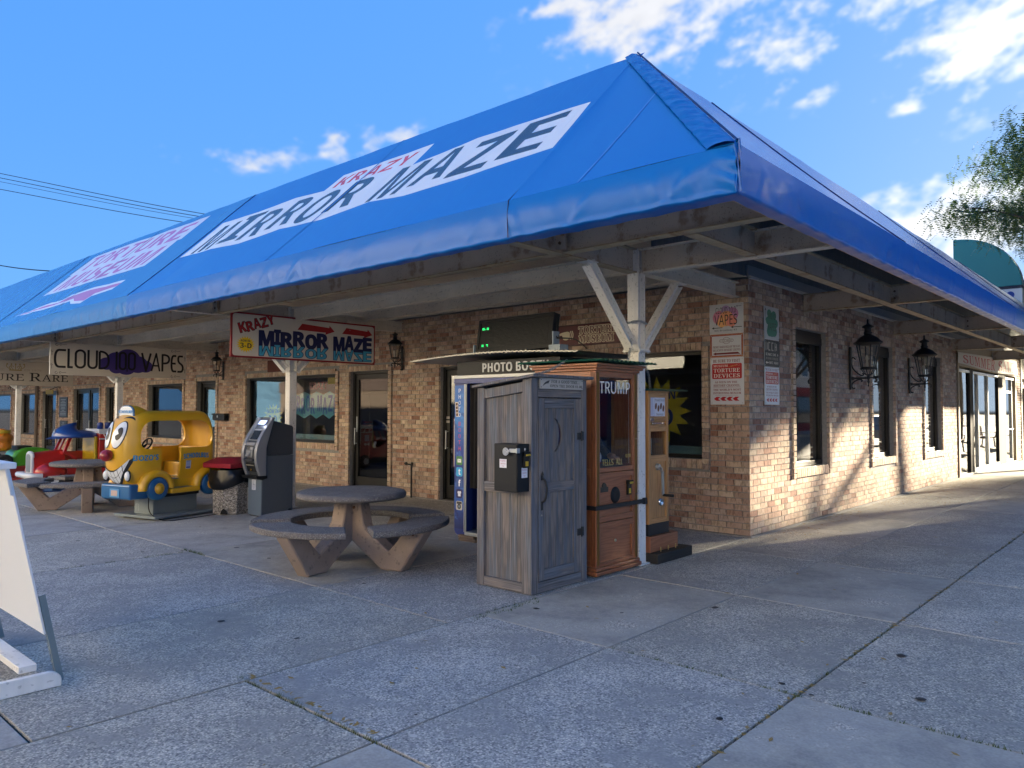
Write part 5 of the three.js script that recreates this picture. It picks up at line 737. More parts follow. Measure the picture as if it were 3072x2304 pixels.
{ // pressed penny machine
  const t = thing('penny_press', 'golden oak pressed penny souvenir machine with crank handle behind the white corner post', 'vending machine');
  const XF = -0.1, Z0 = 1.762, Z1 = 2.16, XB = -0.56;
  const post = (z) => bx(XF - 0.04, XF, 0.385, 1.742, z, z + 0.045, 0.003); obj('frame', [post(Z0), post(Z1 - 0.045), ...[[1.69, 1.742], [1.445, 1.49], [1.335, 1.395], [1.02, 1.088], [0.385, 0.44]].map(([a, b]) => bx(XF - 0.036, XF - 0.003, a, b, Z0 + 0.046, Z1 - 0.046, 0.003, 'z'))], oakGold, t);
  obj('door', bx(XF - 0.034, XF - 0.014, 0.44, 1.02, Z0 + 0.046, Z1 - 0.046), oakGold, t); obj('coin_rail', bx(XF - 0.034, XF - 0.018, 1.395, 1.445, Z0 + 0.046, Z1 - 0.046, 0, 'z'), oakGold, t);
  obj('body', [bx(XB, XB + 0.02, 0.385, 1.742, Z0, Z1), bx(XB + 0.02, XF - 0.041, 0.385, 1.742, Z0, Z0 + 0.018), bx(XB + 0.02, XF - 0.041, 0.385, 1.742, Z1 - 0.018, Z1), bx(XB, XF, 1.743, 1.756, Z0 - 0.02, Z1 + .01), bx(XB + .02, XF - .037, .385, .40, Z0 + .02, Z1 - .02), bx(XB + .02, XF - .037, 1.02, 1.035, Z0 + .02, Z1 - .02), bx(XB + .02, XF - .037, 1.40, 1.415, Z0 + .02, Z1 - .02)], oakGold, t);
  obj('pane', bx(XF - 0.026, XF - 0.021, 1.088, 1.335, Z0 + 0.046, Z1 - 0.046), glassMat, t);
  obj('printed_face', at(faceX(sheet(0.305, 0.196)), XF - 0.013, 1.59, (Z0 + Z1) / 2), print(art(512, 328, (g, W, H) => { g.fillStyle = '#cdd0de'; g.fillRect(0, 0, W, H); g.fillStyle = '#8790c4'; for (let y = 14; y < 310; y += 13) g.fillRect(12, y, 90 + (y * 7) % 30, 5); g.strokeStyle = '#5d62a8'; g.lineWidth = 4; g.strokeRect(4, 4, 150, 320); fit(g, 'Pressed Penny', 170, 18, 330, 62, '#4a4650', 'normal', 'serif'); for (const [x, y] of [[205, 150], [290, 190], [375, 150], [455, 190]]) { g.fillStyle = '#6f4436'; g.beginPath(); g.ellipse(x, y, 34, 58, 0.2, 0, 7); g.fill(); g.strokeStyle = '#38221c'; g.lineWidth = 4; g.beginPath(); g.arc(x, y, 16, 0, 5); g.stroke(); } fit(g, 'Souvenir', 220, 268, 240, 46, '#4a4650', 'normal', 'serif'); })), t);
  obj('coin_slide', [bx(XF - 0.014, XF + 0.01, 1.41, 1.43, 1.9, 2.1, 0.003), bx(XF - 0.01, XF + 0.016, 1.412, 1.428, 1.87, 1.9, 0.003), bx(XF - 0.014, XF + 0.004, 1.44, 1.475, 2.06, 2.12, 0.002)], chrome, t);
  obj('mechanism', [at(turn(cyl(0.05, 0.05, 0.05, 20), 0, 0, PI / 2), -0.3, 1.2, 1.97), bx(-0.28, -0.24, 1.09, 1.24, 1.87, 1.885), bx(-0.28, -0.24, 1.09, 1.24, 1.92, 1.935), bx(-0.28, -0.24, 1.24, 1.255, 1.87, 1.935), bx(-0.4, -0.28, 1.04, 1.14, 1.88, 2.08, 0.01)], galv, t);
  obj('crank', [at(turn(cyl(0.036, 0.03, 0.03, 20), 0, 0, -PI / 2), XF + 0.002, 0.965, 1.975), beam([XF + 0.03, 0.965, 1.975], [XF + 0.03, 0.9, 1.94], 0.012, 0.03, V(1, 0, 0)), beam([XF + 0.032, 0.91, 1.945], [XF + 0.032, 0.672, 1.93], 0.03, 0.014, V(1, 0, 0))], galv, t);
  obj('grip', at(turn(cyl(0.013, 0.015, 0.12, 14), 0, 0, -PI / 2), XF + 0.09, 0.672, 1.93), rubber, t);
  obj('cup', [at(turn(lathe([[0, 0.004], [0.03, 0.01], [0.034, 0.02], [0.04, 0.004]], 20), 0, 0, -PI / 2), XF - 0.014, 0.595, 1.91), bx(XF - 0.015, XF - 0.01, .6, .63, 1.875, 1.945)], chrome, t);
  obj('plinth', bx(XB, XF - 0.004, 0.266, 0.384, Z0 - 0.01, Z1, 0.004), blackMetal, t); obj('drawer', bx(XB, XF + 0.03, 0.105, 0.264, 1.63, Z1 + 0.02, 0.004, 'z'), oakRed, t); obj('peg', [1.73, 1.88, 2.03].map((z) => at(cyl(0.006, 0.006, 0.05, 8), XF + 0.06, 0.125, z)), std({ rgb: [.5, .38, .16], metalness: .8, roughness: .35 }), t);
  obj('base_timber', bx(XB, XF + 0.12, 0.002, 0.103, 1.482, 2.19, 0.005, 'z'), std({ rgb: [0.02, 0.019, 0.018], map: oakMap, roughness: 0.7 }), t);
  rebase(t, [-0.33, 0, 1.96]);
}
// ---------------------------------------------------------------- photo booth
const boothBlue = phy({ rgb: [0.012, 0.03, 0.19], roughness: 0.35 }), curtainMat = std({ rgb: [0.012, 0.011, 0.013], roughness: 0.85, side: THREE.DoubleSide });
{
  const t = thing('photo_booth', 'blue photo booth with black curtain and PHOTO BOOTH lettering', 'photo booth'), X0 = -2.62, X1 = -1.0, ZF = 2.5, ZB = 1.45;
  obj('header', bx(X0, X1, 1.87, 1.93, ZB, ZF + 0.01, 0.004), boothBlue, t); obj('white_trim', bx(X0 - 0.01, X1 + 0.01, 1.932, 1.968, ZB, ZF + 0.022, 0.003), whiteBoard, t);
  obj('sign_box', bx(X0 + 0.02, X1 - 0.0, 1.97, 2.135, ZB + 0.1, ZF - 0.02, 0.004), blackSatin, t); obj('lettering', at(letters('PHOTO BOOTH', 0.105, 0.006), -1.66, 2.0, ZF - 0.018).scale(1, 1, 1), hexm('#b9bcc0', 0.45), t);
  const pan = ext([[0, 0.06], [0.02, 0.02], [0.06, 0], [0.215, 0], [0.215, 1.82], [0, 1.82]], 0.1, 0.004); obj('front_panel', at(pan, X0, 0.05, ZF - 0.1), boothBlue, t);
  obj('printed_face', at(sheet(0.168, 1.72), X0 + 0.092, 0.99, ZF + 0.003), print(art(200, 2040, (g, W, H) => {
    const gr = g.createLinearGradient(0, 0, 0, H); gr.addColorStop(0, '#1c5fb4'); gr.addColorStop(.25, '#2a78c8'); gr.addColorStop(.45, '#173a94'); gr.addColorStop(.6, '#15307c'); gr.addColorStop(.8, '#1a52a4'); gr.addColorStop(1, '#0f2464'); g.fillStyle = gr; g.fillRect(0, 0, W, H); const r = mulberry(31); for (let i = 0; i < 60; i++) { g.fillStyle = `rgba(${r() < .5 ? '90,150,225' : '12,28,96'},.3)`; g.save(); g.translate(r() * W, r() * H); g.rotate(r() * 3); g.fillRect(0, 0, 20 + r() * 60, 14 + r() * 60); g.restore(); }
    [...'PHOTO'].forEach((c, i) => fit(g, c, 78, 46 + i * 86, 44, 58, '#dfe6f2', 'normal')); [...'BOOTH'].forEach((c, i) => fit(g, c, 80, 520 + i * 88, 42, 56, '#c8303c', 'normal'));
    const ic = (y, c, f) => { g.fillStyle = c; g.beginPath(); g.roundRect(34, y, 128, 128, 24); g.fill(); f(y); }; ic(1010, '#3f7d42', (y) => { g.fillStyle = '#e4ece4'; g.fillRect(60, y + 40, 76, 52); g.strokeStyle = '#7a937a'; g.lineWidth = 4; g.beginPath(); g.moveTo(60, y + 40); g.lineTo(98, y + 70); g.lineTo(136, y + 40); g.stroke(); });
    ic(1170, '#38a7dc', (y) => fit(g, 't', 78, y + 22, 46, 84, '#eef6fb')); ic(1325, '#33528f', (y) => fit(g, 'f', 78, y + 20, 48, 96, '#eef2f8')); ic(1480, '#20205c', (y) => { g.fillStyle = '#d8dbe6'; for (const [x, k, q] of [[84, 48, 20], [118, 46, 20], [102, 82, 18]]) { g.beginPath(); g.arc(x, y + k, q, 0, 7); g.fill(); } g.fillRect(74, y + 62, 52, 40); }); ic(1650, '#b9b7ae', (y) => { g.fillStyle = '#3c3a38'; g.fillRect(46, y + 8, 104, 34); g.beginPath(); g.arc(98, y + 76, 38, 0, 7); g.fill(); g.fillStyle = '#6d7f90'; g.beginPath(); g.arc(98, y + 76, 18, 0, 7); g.fill(); });
    g.fillStyle = '#e3d6c4'; g.save(); g.translate(6, 240); g.rotate(-.07); g.fillRect(0, 0, 60, 210); g.fillStyle = '#5a3c30'; for (let k = 0; k < 4; k++) g.fillRect(8, 10 + k * 50, 44, 40); g.restore();
  })), t);
  obj('edge_strip', [bx(X0 + 0.178, X0 + 0.19, 0.1, 1.865, ZF + 0.001, ZF + 0.012), bx(X0 + 0.2, X0 + 0.212, 0.1, 1.865, ZF + 0.001, ZF + 0.01)], galv, t);
  obj('curtain', gridSheet(150, 6, (u, v) => [X0 + 0.22 + u * 1.0, 0.62 + v * 1.25, ZF - 0.06 + 0.022 * Math.sin(u * 95) + 0.01 * Math.sin(u * 37 + v)], (u, v) => [u, v]), curtainMat, t);
  obj('shell', [bx(X0, X0 + 0.02, 0.05, 1.869, ZB, ZF - 0.101), bx(X0 + 0.021, X1, 0.05, 1.869, ZB, ZB + 0.02), bx(X0 + 0.021, X1, 0.05, 0.09, ZB + 0.021, ZF - 0.12), bx(X1 - 0.4, X1, 0.09, 1.869, ZF - 0.5, ZF - 0.02, 0.004)], boothBlue, t);
  obj('seat', bx(X0 + 0.25, X0 + .7, 0.42, 0.47, ZB + 0.3, ZF - 0.2, 0.01), blackSatin, t); obj('step', bx(X0 + 0.24, X0 + 0.95, 0.075, 0.115, ZF - 0.14, ZF + 0.06, 0.004), galv, t);
  obj('support_block', [bx(X0 + 0.14, X0 + 0.42, 0.002, 0.035, ZF - 0.1, ZF + 0.06, 0.002, 'x'), bx(X0 + 0.12, X0 + 0.38, 0.036, 0.07, ZF - 0.12, ZF + 0.05, 0.002, 'x'), bx(X1 - .4, X1 - .1, 0.002, .05, ZB + .1, ZB + .3), bx(X0 + .1, X0 + .4, .002, .05, ZB + .1, ZB + .3), bx(X1 - .4, X1 - .1, .002, .05, ZF - .4, ZF - .2)], std({ rgb: [0.22, 0.16, 0.12], map: oakMap, roughness: 0.8 }), t);
  const roof = gridSheet(60, 10, (u, v) => { const x = -3.22 + 2.62 * u; return [x, 2.165 + 0.05 * Math.sin(PI * u) + 0.004 * Math.sin(u * 260), 1.3 + 1.4 * v]; }, (u, v) => [u * 2.6, v * 1.4]), under = gridSheet(60, 2, (u, v) => { const x = -3.22 + 2.62 * u; return [x, 2.15 + 0.05 * Math.sin(PI * u) + 0.004 * Math.sin(u * 260), 1.3 + 1.4 * v]; }, (u, v) => [u, v]), lip = gridSheet(240, 1, (u, v) => [-3.22 + 2.62 * u, 2.15 + 0.05 * Math.sin(PI * u) + 0.015 * v + 0.004 * Math.sin(u * 260), 2.702], (u, v) => [u, v]);
  obj('canopy', [roof, under, lip], std({ rgb: [0.4, 0.39, 0.36], metalness: 0.5, roughness: 0.5, side: THREE.DoubleSide }), t, 'ribbed metal canopy over the booth');
  obj('rivet', Array.from({ length: 9 }, (_, i) => at(clean(new THREE.SphereGeometry(0.009, 8, 5)), -3.05 + i * 0.28, 2.176 + 0.05 * Math.sin(PI * (0.17 + i * 0.28) / 2.62), 2.62)), galv, t);
  obj('canopy_post', [bar([-3.1, 2.15, 1.42], [-3.1, 0.0, 1.42], 0.02), bar([-0.78, 2.16, 1.42], [-0.78, 0.0, 1.42], 0.02)], blackMetal, t);
  rebase(t, [-1.81, 0, 2.0]);
}
{ // message board above it
  const t = thing('led_sign', 'black scrolling message board with a few green lights on top of the photo booth', 'led sign', [-1.72, 2.235, 2.46], -0.04); t.rotation.x = 0; const W = 1.2, H = 0.4, tilt = (g) => turn(g, -0.16, 0, 0.0);
  obj('case', tilt(bx(-W / 2, W / 2, 0, H, -0.09, 0, 0.006)), blackSatin, t); obj('bezel', [bx(-W / 2, W / 2, 0, 0.045, 0, 0.012, 0.003), bx(-W / 2, W / 2, H - 0.035, H, 0, 0.012, 0.003), bx(-W / 2, -W / 2 + 0.04, 0.046, H - 0.036, 0, 0.012, 0.003), bx(W / 2 - 0.05, W / 2, 0.046, H - 0.036, 0, 0.012, 0.003)].map(tilt), blackSatin, t);
  const dots = [], lit = [], on = new Set(['1,3', '2,3', '1,4', '2,4', '3,4', '5,3', '6,3', '5,4', '6,4', '2,16', '3,16', '2,17', '3,17', '6,16', '7,16', '7,17']);
  for (let j = 0; j < 20; j++) for (let i = 0; i < 58; i++) { const g = clean(new THREE.BoxGeometry(0.007, 0.007, 0.004)); at(g, -W / 2 + 0.055 + i * 0.0187, H - 0.055 - j * 0.0158, 0.003); (on.has(i + ',' + j) ? lit : dots).push(tilt(g)); }
  const d = obj('led_dots', dots, std({ rgb: [0.035, 0.037, 0.037], roughness: 0.4 }), t); d.userData.kind = 'stuff';
  for (const g of lit) obj('led_light', g.scale(1, 1, 1), std({ rgb: [0.02, 0.2, 0.06], emissive: new THREE.Color().setRGB(0.02, 1, 0.2), emissiveIntensity: 0.55 }), t);
  obj('foot', [bx(-W / 2 - 0.03, -W / 2 + 0.1, -0.03, -0.012, -0.1, 0.04), bx(-W / 2 - 0.03, -W / 2 - 0.016, -0.012, 0.1, -0.1, 0.02), bx(W / 2 - 0.02, W / 2 + 0.14, -0.03, 0.03, -0.12, 0.02), bx(W / 2 + 0.012, W / 2 + 0.03, 0.03, 0.18, -0.1, 0.0)], std({ rgb: [0.25, 0.32, 0.4], roughness: 0.5 }), t);
  obj('cable', [tube([[W / 2, 0.3, -0.09], [W / 2 + 0.02, 0.16, -0.07], [W / 2 + 0.03, 0.12, -0.05], [W / 2 + 0.3, 0.07, -0.06], [W / 2 + 0.42, -0.03, -0.1]], 0.007, 30, 6), tube([[W / 2 - .02, 0.22, -0.1], [W / 2 + 0.03, 0.13, -0.09], [W / 2 + 0.0, 0.11, -0.05], [W / 2 + 0.12, 0.1, -0.09]], 0.006, 24, 6)], rubber, t);
}
// ---------------------------------------------------------------- concrete picnic tables
function picnicTable(label, pos, turnY, group) {
  const t = thing('picnic_table', label, 'picnic table', pos, turnY, group);
  obj('tabletop', lathe([[0, 0.665], [0.5, 0.665], [0.535, 0.672], [0.545, 0.69], [0.545, 0.715], [0.532, 0.732], [0.505, 0.738], [0, 0.738]], 56), tableTopMat, t); uvOnly(t.children[0].geometry);
  for (let i = 0; i < 4; i++) {
    const a = i * PI / 2, leg = part('leg', t), out = [[0.0, 0.66], [0.15, 0.66], [0.2, 0.42], [0.24, 0.36], [0.5, 0.19], [0.52, 0.19], [0.72, 0.4], [0.93, 0.4], [0.93, 0.385], [0.66, 0.0], [0.42, 0.0], [0.02, 0.27], [0.02, 0.6]];
    const g = ext(out.map(([x, y]) => [x + 0.012, y]), 0.15, 0.012); at(g, 0, 0.002, -0.075); obj('v_frame', turn(g, 0, a, 0), tanConcrete, leg);
    obj('bracket', turn(merge([bx(0.08, 0.14, 0.55, 0.664, 0.076, 0.09, 0.003), bx(0.8, 0.87, 0.345, 0.398, 0.077, 0.088, 0.003)]), 0, a, 0), tanConcrete, leg); obj('bolt', [turn(at(turn(cyl(0.014, 0.014, 0.02, 8), PI / 2), 0.11, 0.585, 0.093), 0, a, 0), turn(at(turn(cyl(0.01, 0.01, 0.02, 8), PI / 2), 0.835, 0.37, 0.092), 0, a, 0)], std({ rgb: [0.13, 0.06, 0.025], roughness: 0.8 }), leg);
    // curved bench slab
    const s = new THREE.Shape(), h = 38 * RAD; s.absarc(0, 0, 0.985, -h, h, false); s.absarc(0, 0, 0.6, h * 0.93, -h * 0.93, true); s.closePath();
    const b = ext(s, 0.062, 0.014, 24, 2); turn(b, -PI / 2, 0, 0); at(b, 0, 0.402, 0); uvOnly(b); obj('bench', turn(b, 0, a, 0), tableTopMat, t);
  }
  return t;
}
picnicTable('round speckled concrete picnic table with curved benches, beside the grey outhouse cabinet', [-2.29, 0, 4.24], 13 * RAD, 'round concrete picnic tables');
picnicTable('round speckled concrete picnic table between the yellow bus ride and the red fire truck ride', [-8.93, 0, 4.44], -20 * RAD, 'round concrete picnic tables');

// ---------------------------------------------------------------- cash machine
{
  const t = thing('cash_machine', 'grey free-standing cash machine with lit ATM panel in front of a white post', 'cash machine', [-6.13, 0, 2.9]);
  const grey = phy({ rgb: [0.075, 0.092, 0.115], roughness: 0.5 }), dark = phy({ rgb: [0.045, 0.052, 0.062], roughness: 0.45 }), W = 0.19;
  obj('cabinet', bx(-W, W, 0.012, 0.885, -0.25, 0.25, 0.006), grey, t); obj('plinth', bx(-W + 0.01, W - 0.01, 0, 0.012, -0.24, 0.24), blackMetal, t);
  obj('front_door', bx(-W + 0.004, W - 0.004, 0.02, 0.6, 0.25, 0.262, 0.004), phy({ rgb: [0.12, 0.16, 0.21], roughness: 0.45 }), t);
  const hood = ext([[-0.25, 0.89], [0.2, 0.89], [0.2, 1.0], [0.15, 1.3], [0.09, 1.4], [-0.23, 1.315], [-0.25, 1.29]], 2 * W - 0.004, 0.006); obj('hood', basis(hood, [0, 0, 1], [0, 1, 0], [-1, 0, 0], [W - 0.002, 0, 0]), dark, t);
  // curved fascia: side cheeks in silver, dark middle
  const prof = (k) => { const y = 0.6 + 0.84 * k; return [0.265 + 0.125 * Math.sin(Math.min(1, k * 1.05) * PI * 0.92 + 0.25) - 0.2 * k * k * 0.75, y]; };
  const cheek = (x0, x1, o, m, n = 'cheek') => { const pts = [], N = 26; for (let i = 0; i <= N; i++) { const [z, y] = prof(i / N); pts.push([z + o, y]); } const back = pts.slice().reverse().map(([z, y]) => [Math.min(z - 0.05, 0.2 - Math.max(0, y - 1.0) * 0.28), y]); obj(n, basis(ext([...pts, ...back], x1 - x0, 0.006), [0, 0, 1], [0, 1, 0], [-1, 0, 0], [x1, 0, 0]), m, t); };
  const silver = phy({ rgb: [0.33, 0.35, 0.38], roughness: 0.35, metalness: 0.5 }); cheek(-W - 0.025, -W + 0.04, 0.0, silver); cheek(W - 0.04, W + 0.025, 0.0, silver); cheek(-W + 0.041, W - 0.041, -0.035, dark, 'fascia');
  obj('chin', basis(ext([[0.18, 0.6], [0.36, 0.6], [0.345, 0.56], [0.26, 0.54], [0.18, 0.56]], 2 * W + 0.05, 0.006), [0, 0, 1], [0, 1, 0], [-1, 0, 0], [W + 0.025, 0, 0]), blackSatin, t);
  const onF = (k, o) => { const [z, y] = prof(k), [z2, y2] = prof(k + 0.02); return [y, z + o, Math.atan2(z2 - z, y2 - y)]; };
  const plate = (n, x0, x1, k, h, o, m, th = 0.012) => { const [y, z, a] = onF(k, o); obj(n, at(turn(bx(x0, x1, -h / 2, h / 2, -th, 0, 0.003), a, 0, 0), 0, y, z), m, t); return [y, z, a]; };
  { const [y, z, a] = onF(0.915, -0.012); obj('lit_panel', at(turn(sheet(0.2, 0.075), a, 0, 0), 0, y, z + 0.006), std({ color: 0x8899cc, emissiveMap: art(256, 96, (g, W2, H) => { g.fillStyle = '#b9c6ff'; g.fillRect(0, 0, W2, H); fit(g, 'ATM', 70, 20, 120, 56, '#1f3fc0'); }), emissive: 0xffffff, emissiveIntensity: 0.24 }), t); const L = new THREE.PointLight(new THREE.Color(0.7, 0.78, 1), 0.012); L.position.set(0, y, z + 0.06); L.castShadow = true; t.add(L); }
  plate('screen', -0.1, 0.1, 0.7, 0.15, -0.022, std({ rgb: [0.03, 0.04, 0.055], roughness: 0.15 })); plate('screen_surround', -0.125, 0.125, 0.7, 0.19, -0.03, std({ rgb: [0.2, 0.21, 0.23], roughness: 0.4 }));
  plate('keypad_shelf', -0.13, 0.13, 0.545, 0.05, 0.004, std({ rgb: [0.25, 0.26, 0.28], roughness: 0.4 }), 0.05); plate('card_slot', 0.02, 0.11, 0.47, 0.035, 0.0, std({ rgb: [0.3, 0.31, 0.33], roughness: 0.35 }), 0.04);
  { const ks = []; const [y, z, a] = onF(0.38, 0.0); for (let i = 0; i < 4; i++) for (let j = 0; j < 3; j++) ks.push(at(turn(at(bx(-0.011, 0.011, -0.008, 0.008, -0.006, 0.006, 0.002), -0.06 + j * 0.03, 0.03 - i * 0.022, 0), a - 0.5, 0, 0), 0.02, y, z)); for (const g of ks) obj('key', g, std({ rgb: [0.38, 0.39, 0.4], roughness: 0.4 }), t); }
  plate('keypad', -0.1, 0.09, 0.38, 0.11, -0.012, std({ rgb: [0.16, 0.17, 0.18], roughness: 0.4 })); plate('shelf', -0.13, 0.13, 0.27, 0.03, 0.01, dark, 0.06); plate('cash_tray', -0.12, 0.12, 0.14, 0.13, -0.014, blackSatin); plate('tray_lip', -0.11, 0.11, 0.175, 0.012, -0.0, std({ rgb: [0.3, 0.27, 0.2], roughness: 0.4 }), 0.03); { const [y, z, a] = onF(0.1, 0); obj('lock', at(turn(cyl(0.018, 0.018, 0.03, 16), PI / 2), 0.02, y, z - 0.01), chrome, t); }
  obj('label', at(sheet(0.11, 0.15), -0.02, 0.46, 0.2645), print(art(128, 176, (g, W2, H) => { g.fillStyle = '#c9cfdb'; g.fillRect(0, 0, W2, H); g.fillStyle = '#6a7284'; for (let y = 14; y < 165; y += 12) g.fillRect(14, y, 60 + (y * 13) % 40, 3); g.fillRect(34, 76, 56, 8); })), t); obj('foot_bolt', at(turn(cyl(0.022, 0.022, 0.02, 16), 0, 0, PI / 2), W + 0.008, 0.07, -0.2), rubber, t);
}
// ---------------------------------------------------------------- litter bin
{
  const t = thing('litter_bin', 'pebbled concrete litter bin with red lid and black bag', 'litter bin', [-6.74, 0, 3.22], 0.3);
  const oct = (r, y0, y1, r2 = r) => { const g = lathe([[0, y0], [r * 0.96, y0], [r, y0 + 0.02], [r2, y1 - 0.015], [r2 * 0.97, y1], [0, y1]], 8); turn(g, 0, PI / 8, 0); g.computeVertexNormals(); return uvOnly(toCreasedNormals(g, 0.5)); };
  obj('tub', oct(0.255, 0.0, 0.6, 0.265), binMat, t);
  obj('broken_corner', turn(ext([[-0.05, 0], [0.06, 0], [0.045, 0.05], [0.0, 0.085], [-0.03, 0.06]], 0.012), 0, 0.42, 0).translate(0.105, 0.012, 0.225), std({ rgb: [0.015, 0.014, 0.013], roughness: 1 }), t);
  obj('bag', gridSheet(64, 14, (u, v) => { const a = u * 2 * PI, dr = 0.35 + 0.16 * fbm(N1, u * 9, 3, 3, 9, 9) + (Math.sin(a + 0.2) > 0.2 ? -0.02 : 0.06), y = 0.66 - (0.66 - (0.62 - 0.26 * (0.5 + 0.7 * fbm(N2, u * 5 + 2, 1, 2, 5, 5)))) * v; const r = 0.272 + 0.03 * fbm(N3, u * 22, v * 3, 3, 22, 22) + 0.022 * Math.sin(v * PI) ; return [r * Math.cos(a), y, r * Math.sin(a)]; }, (u, v) => [u, v]), phy({ rgb: [0.008, 0.008, 0.009], roughness: 0.3, side: THREE.DoubleSide }), t);
  const lid = turn(clean(new THREE.CylinderGeometry(0.2, 0.385, 0.075, 4, 1)), 0, PI / 4, 0); obj('lid', [at(lid, 0, 0.8, 0), bx(-0.275, 0.275, 0.69, 0.762, -0.275, 0.275, 0.012)], phy({ rgb: [0.36, 0.018, 0.035], roughness: 0.4 }), t);
}
// ---------------------------------------------------------------- folding notice board in the foreground
{
  const t = thing('sandwich_board', 'white leaning notice board on perforated steel legs with a white timber foot', 'notice board');
  // board plane leans: bottom edge nearer the shops; legs at z about 7.4
  const xr = -0.76, bt = [7.43, 0.29], tp = [7.63, 1.24];
  const wht = std({ rgb: [0.72, 0.74, 0.76], roughness: 0.4 }), u = V(0, tp[1] - bt[1], tp[0] - bt[0]), L = u.length(); u.normalize(); const n = V(0, -u.z, u.y);
  const P = (g) => g.applyMatrix4(new THREE.Matrix4().makeBasis(V(1, 0, 0), u, n).setPosition(xr, bt[1], bt[0]));
  obj('panel', P(bx(-1.2, -0.0, 0, L, -0.006, 0.006, 0.002)), wht, t); obj('top_cap', bx(xr - 1.22, xr + 0.012, 1.225, 1.26, 7.59, 7.71, 0.006), wht, t); obj('hinge_strip', P(bx(-0.03, 0.01, L - 0.16, L, 0.007, 0.02, 0.002)), whiteBoard, t);
  for (const [x0, s] of [[xr, 1], [xr - 1.17, -1]]) {
    const leg = part('leg', t), holes = []; for (let i = 0; i < 17; i++) holes.push([[-0.01, 0.03 + i * 0.028], [0.006, 0.03 + i * 0.028], [0.006, 0.044 + i * 0.028], [-0.01, 0.044 + i * 0.028]]);
    const a = at(ext(shapeOf([[-0.02, 0], [0.02, 0], [0.02, 0.5], [-0.02, 0.5]], holes), 0.003), 0, 0, 0), b = bx(0.017, 0.02, 0, 0.5, -0.03, 0.0);
    obj('angle_iron', [a, b].map((g) => g.applyMatrix4(new THREE.Matrix4().makeBasis(V(1, 0, 0), u, n).setPosition(x0 - 0.012 * s, 0.02, bt[0] - 0.062 - 0.006))), std({ rgb: [0.2, 0.25, 0.27], metalness: 0.5, roughness: 0.5 }), leg);
    obj('bolt', at(turn(cyl(0.012, 0.012, 0.02, 6), PI / 2), x0 - 0.012 * s, 0.05, 7.395), blackMetal, leg);
  }
  for (const x of [xr + 0.02, xr - 1.2]) { const s = new THREE.Shape(); s.moveTo(7.36, 0.002); s.lineTo(7.98, 0.002); s.lineTo(7.98, 0.09); s.lineTo(7.42, 0.09); s.quadraticCurveTo(7.345, 0.08, 7.36, 0.002); obj('foot', basis(ext(s, 0.038, 0.003), [0, 0, 1], [0, 1, 0], [-1, 0, 0], [x + 0.038, 0, 0]), whitePaint, t); }
  obj('cross_timber', bx(xr - 1.16, xr - 0.02, 0.092, 0.13, 7.46, 7.55, 0.004, 'x'), whitePaint, t);
  rebase(t, [-1.35, 0, 7.65]);
}
// ---------------------------------------------------------------- small fittings along the shop front
{ const t = thing('mailbox', 'small black mailbox on the brick beside the CLOUD 10.0 VAPES door', 'mailbox', [-13.25, 1.3, 0.035]); obj('case', [bx(-0.29, 0.29, 0, 0.13, 0, 0.11, 0.006), bx(-0.3, 0.3, 0.131, 0.165, 0, 0.13, 0.006)], blackSatin, t); obj('emblem', at(turn(cyl(0.03, 0.03, 0.004, 12), PI / 2), -0.05, 0.09, 0.112), galv, t); }
{ const t = thing('standpipe', 'thin black standpipe with a spout against the brick pier between the dark doors', 'pipe', [-6.28, 0, 0.06]); obj('pipe', bar([0, 0, 0], [0, 0.58, 0], 0.016), blackMetal, t); obj('spout', [bar([0, 0.58, 0], [-0.13, 0.6, 0.05], 0.014), at(cyl(0.02, 0.02, 0.05, 8), -0.1, 0.6, 0.04), bar([0, 0.56, 0], [0.02, 0.62, 0], 0.02)], blackMetal, t); }
tag(obj('downpipe', [bar([-26.95, 0, 0.1], [-26.95, 3.15, 0.1], 0.06), bx(-27.05, -26.85, 1.0, 1.04, 0.02, 0.1), bx(-27.05, -26.85, 2.2, 2.24, 0.02, 0.1)], std({ rgb: [0.12, 0.09, 0.075], roughness: 0.7 })), 'brown downpipe on the brick beside the far dark window', 'downpipe');
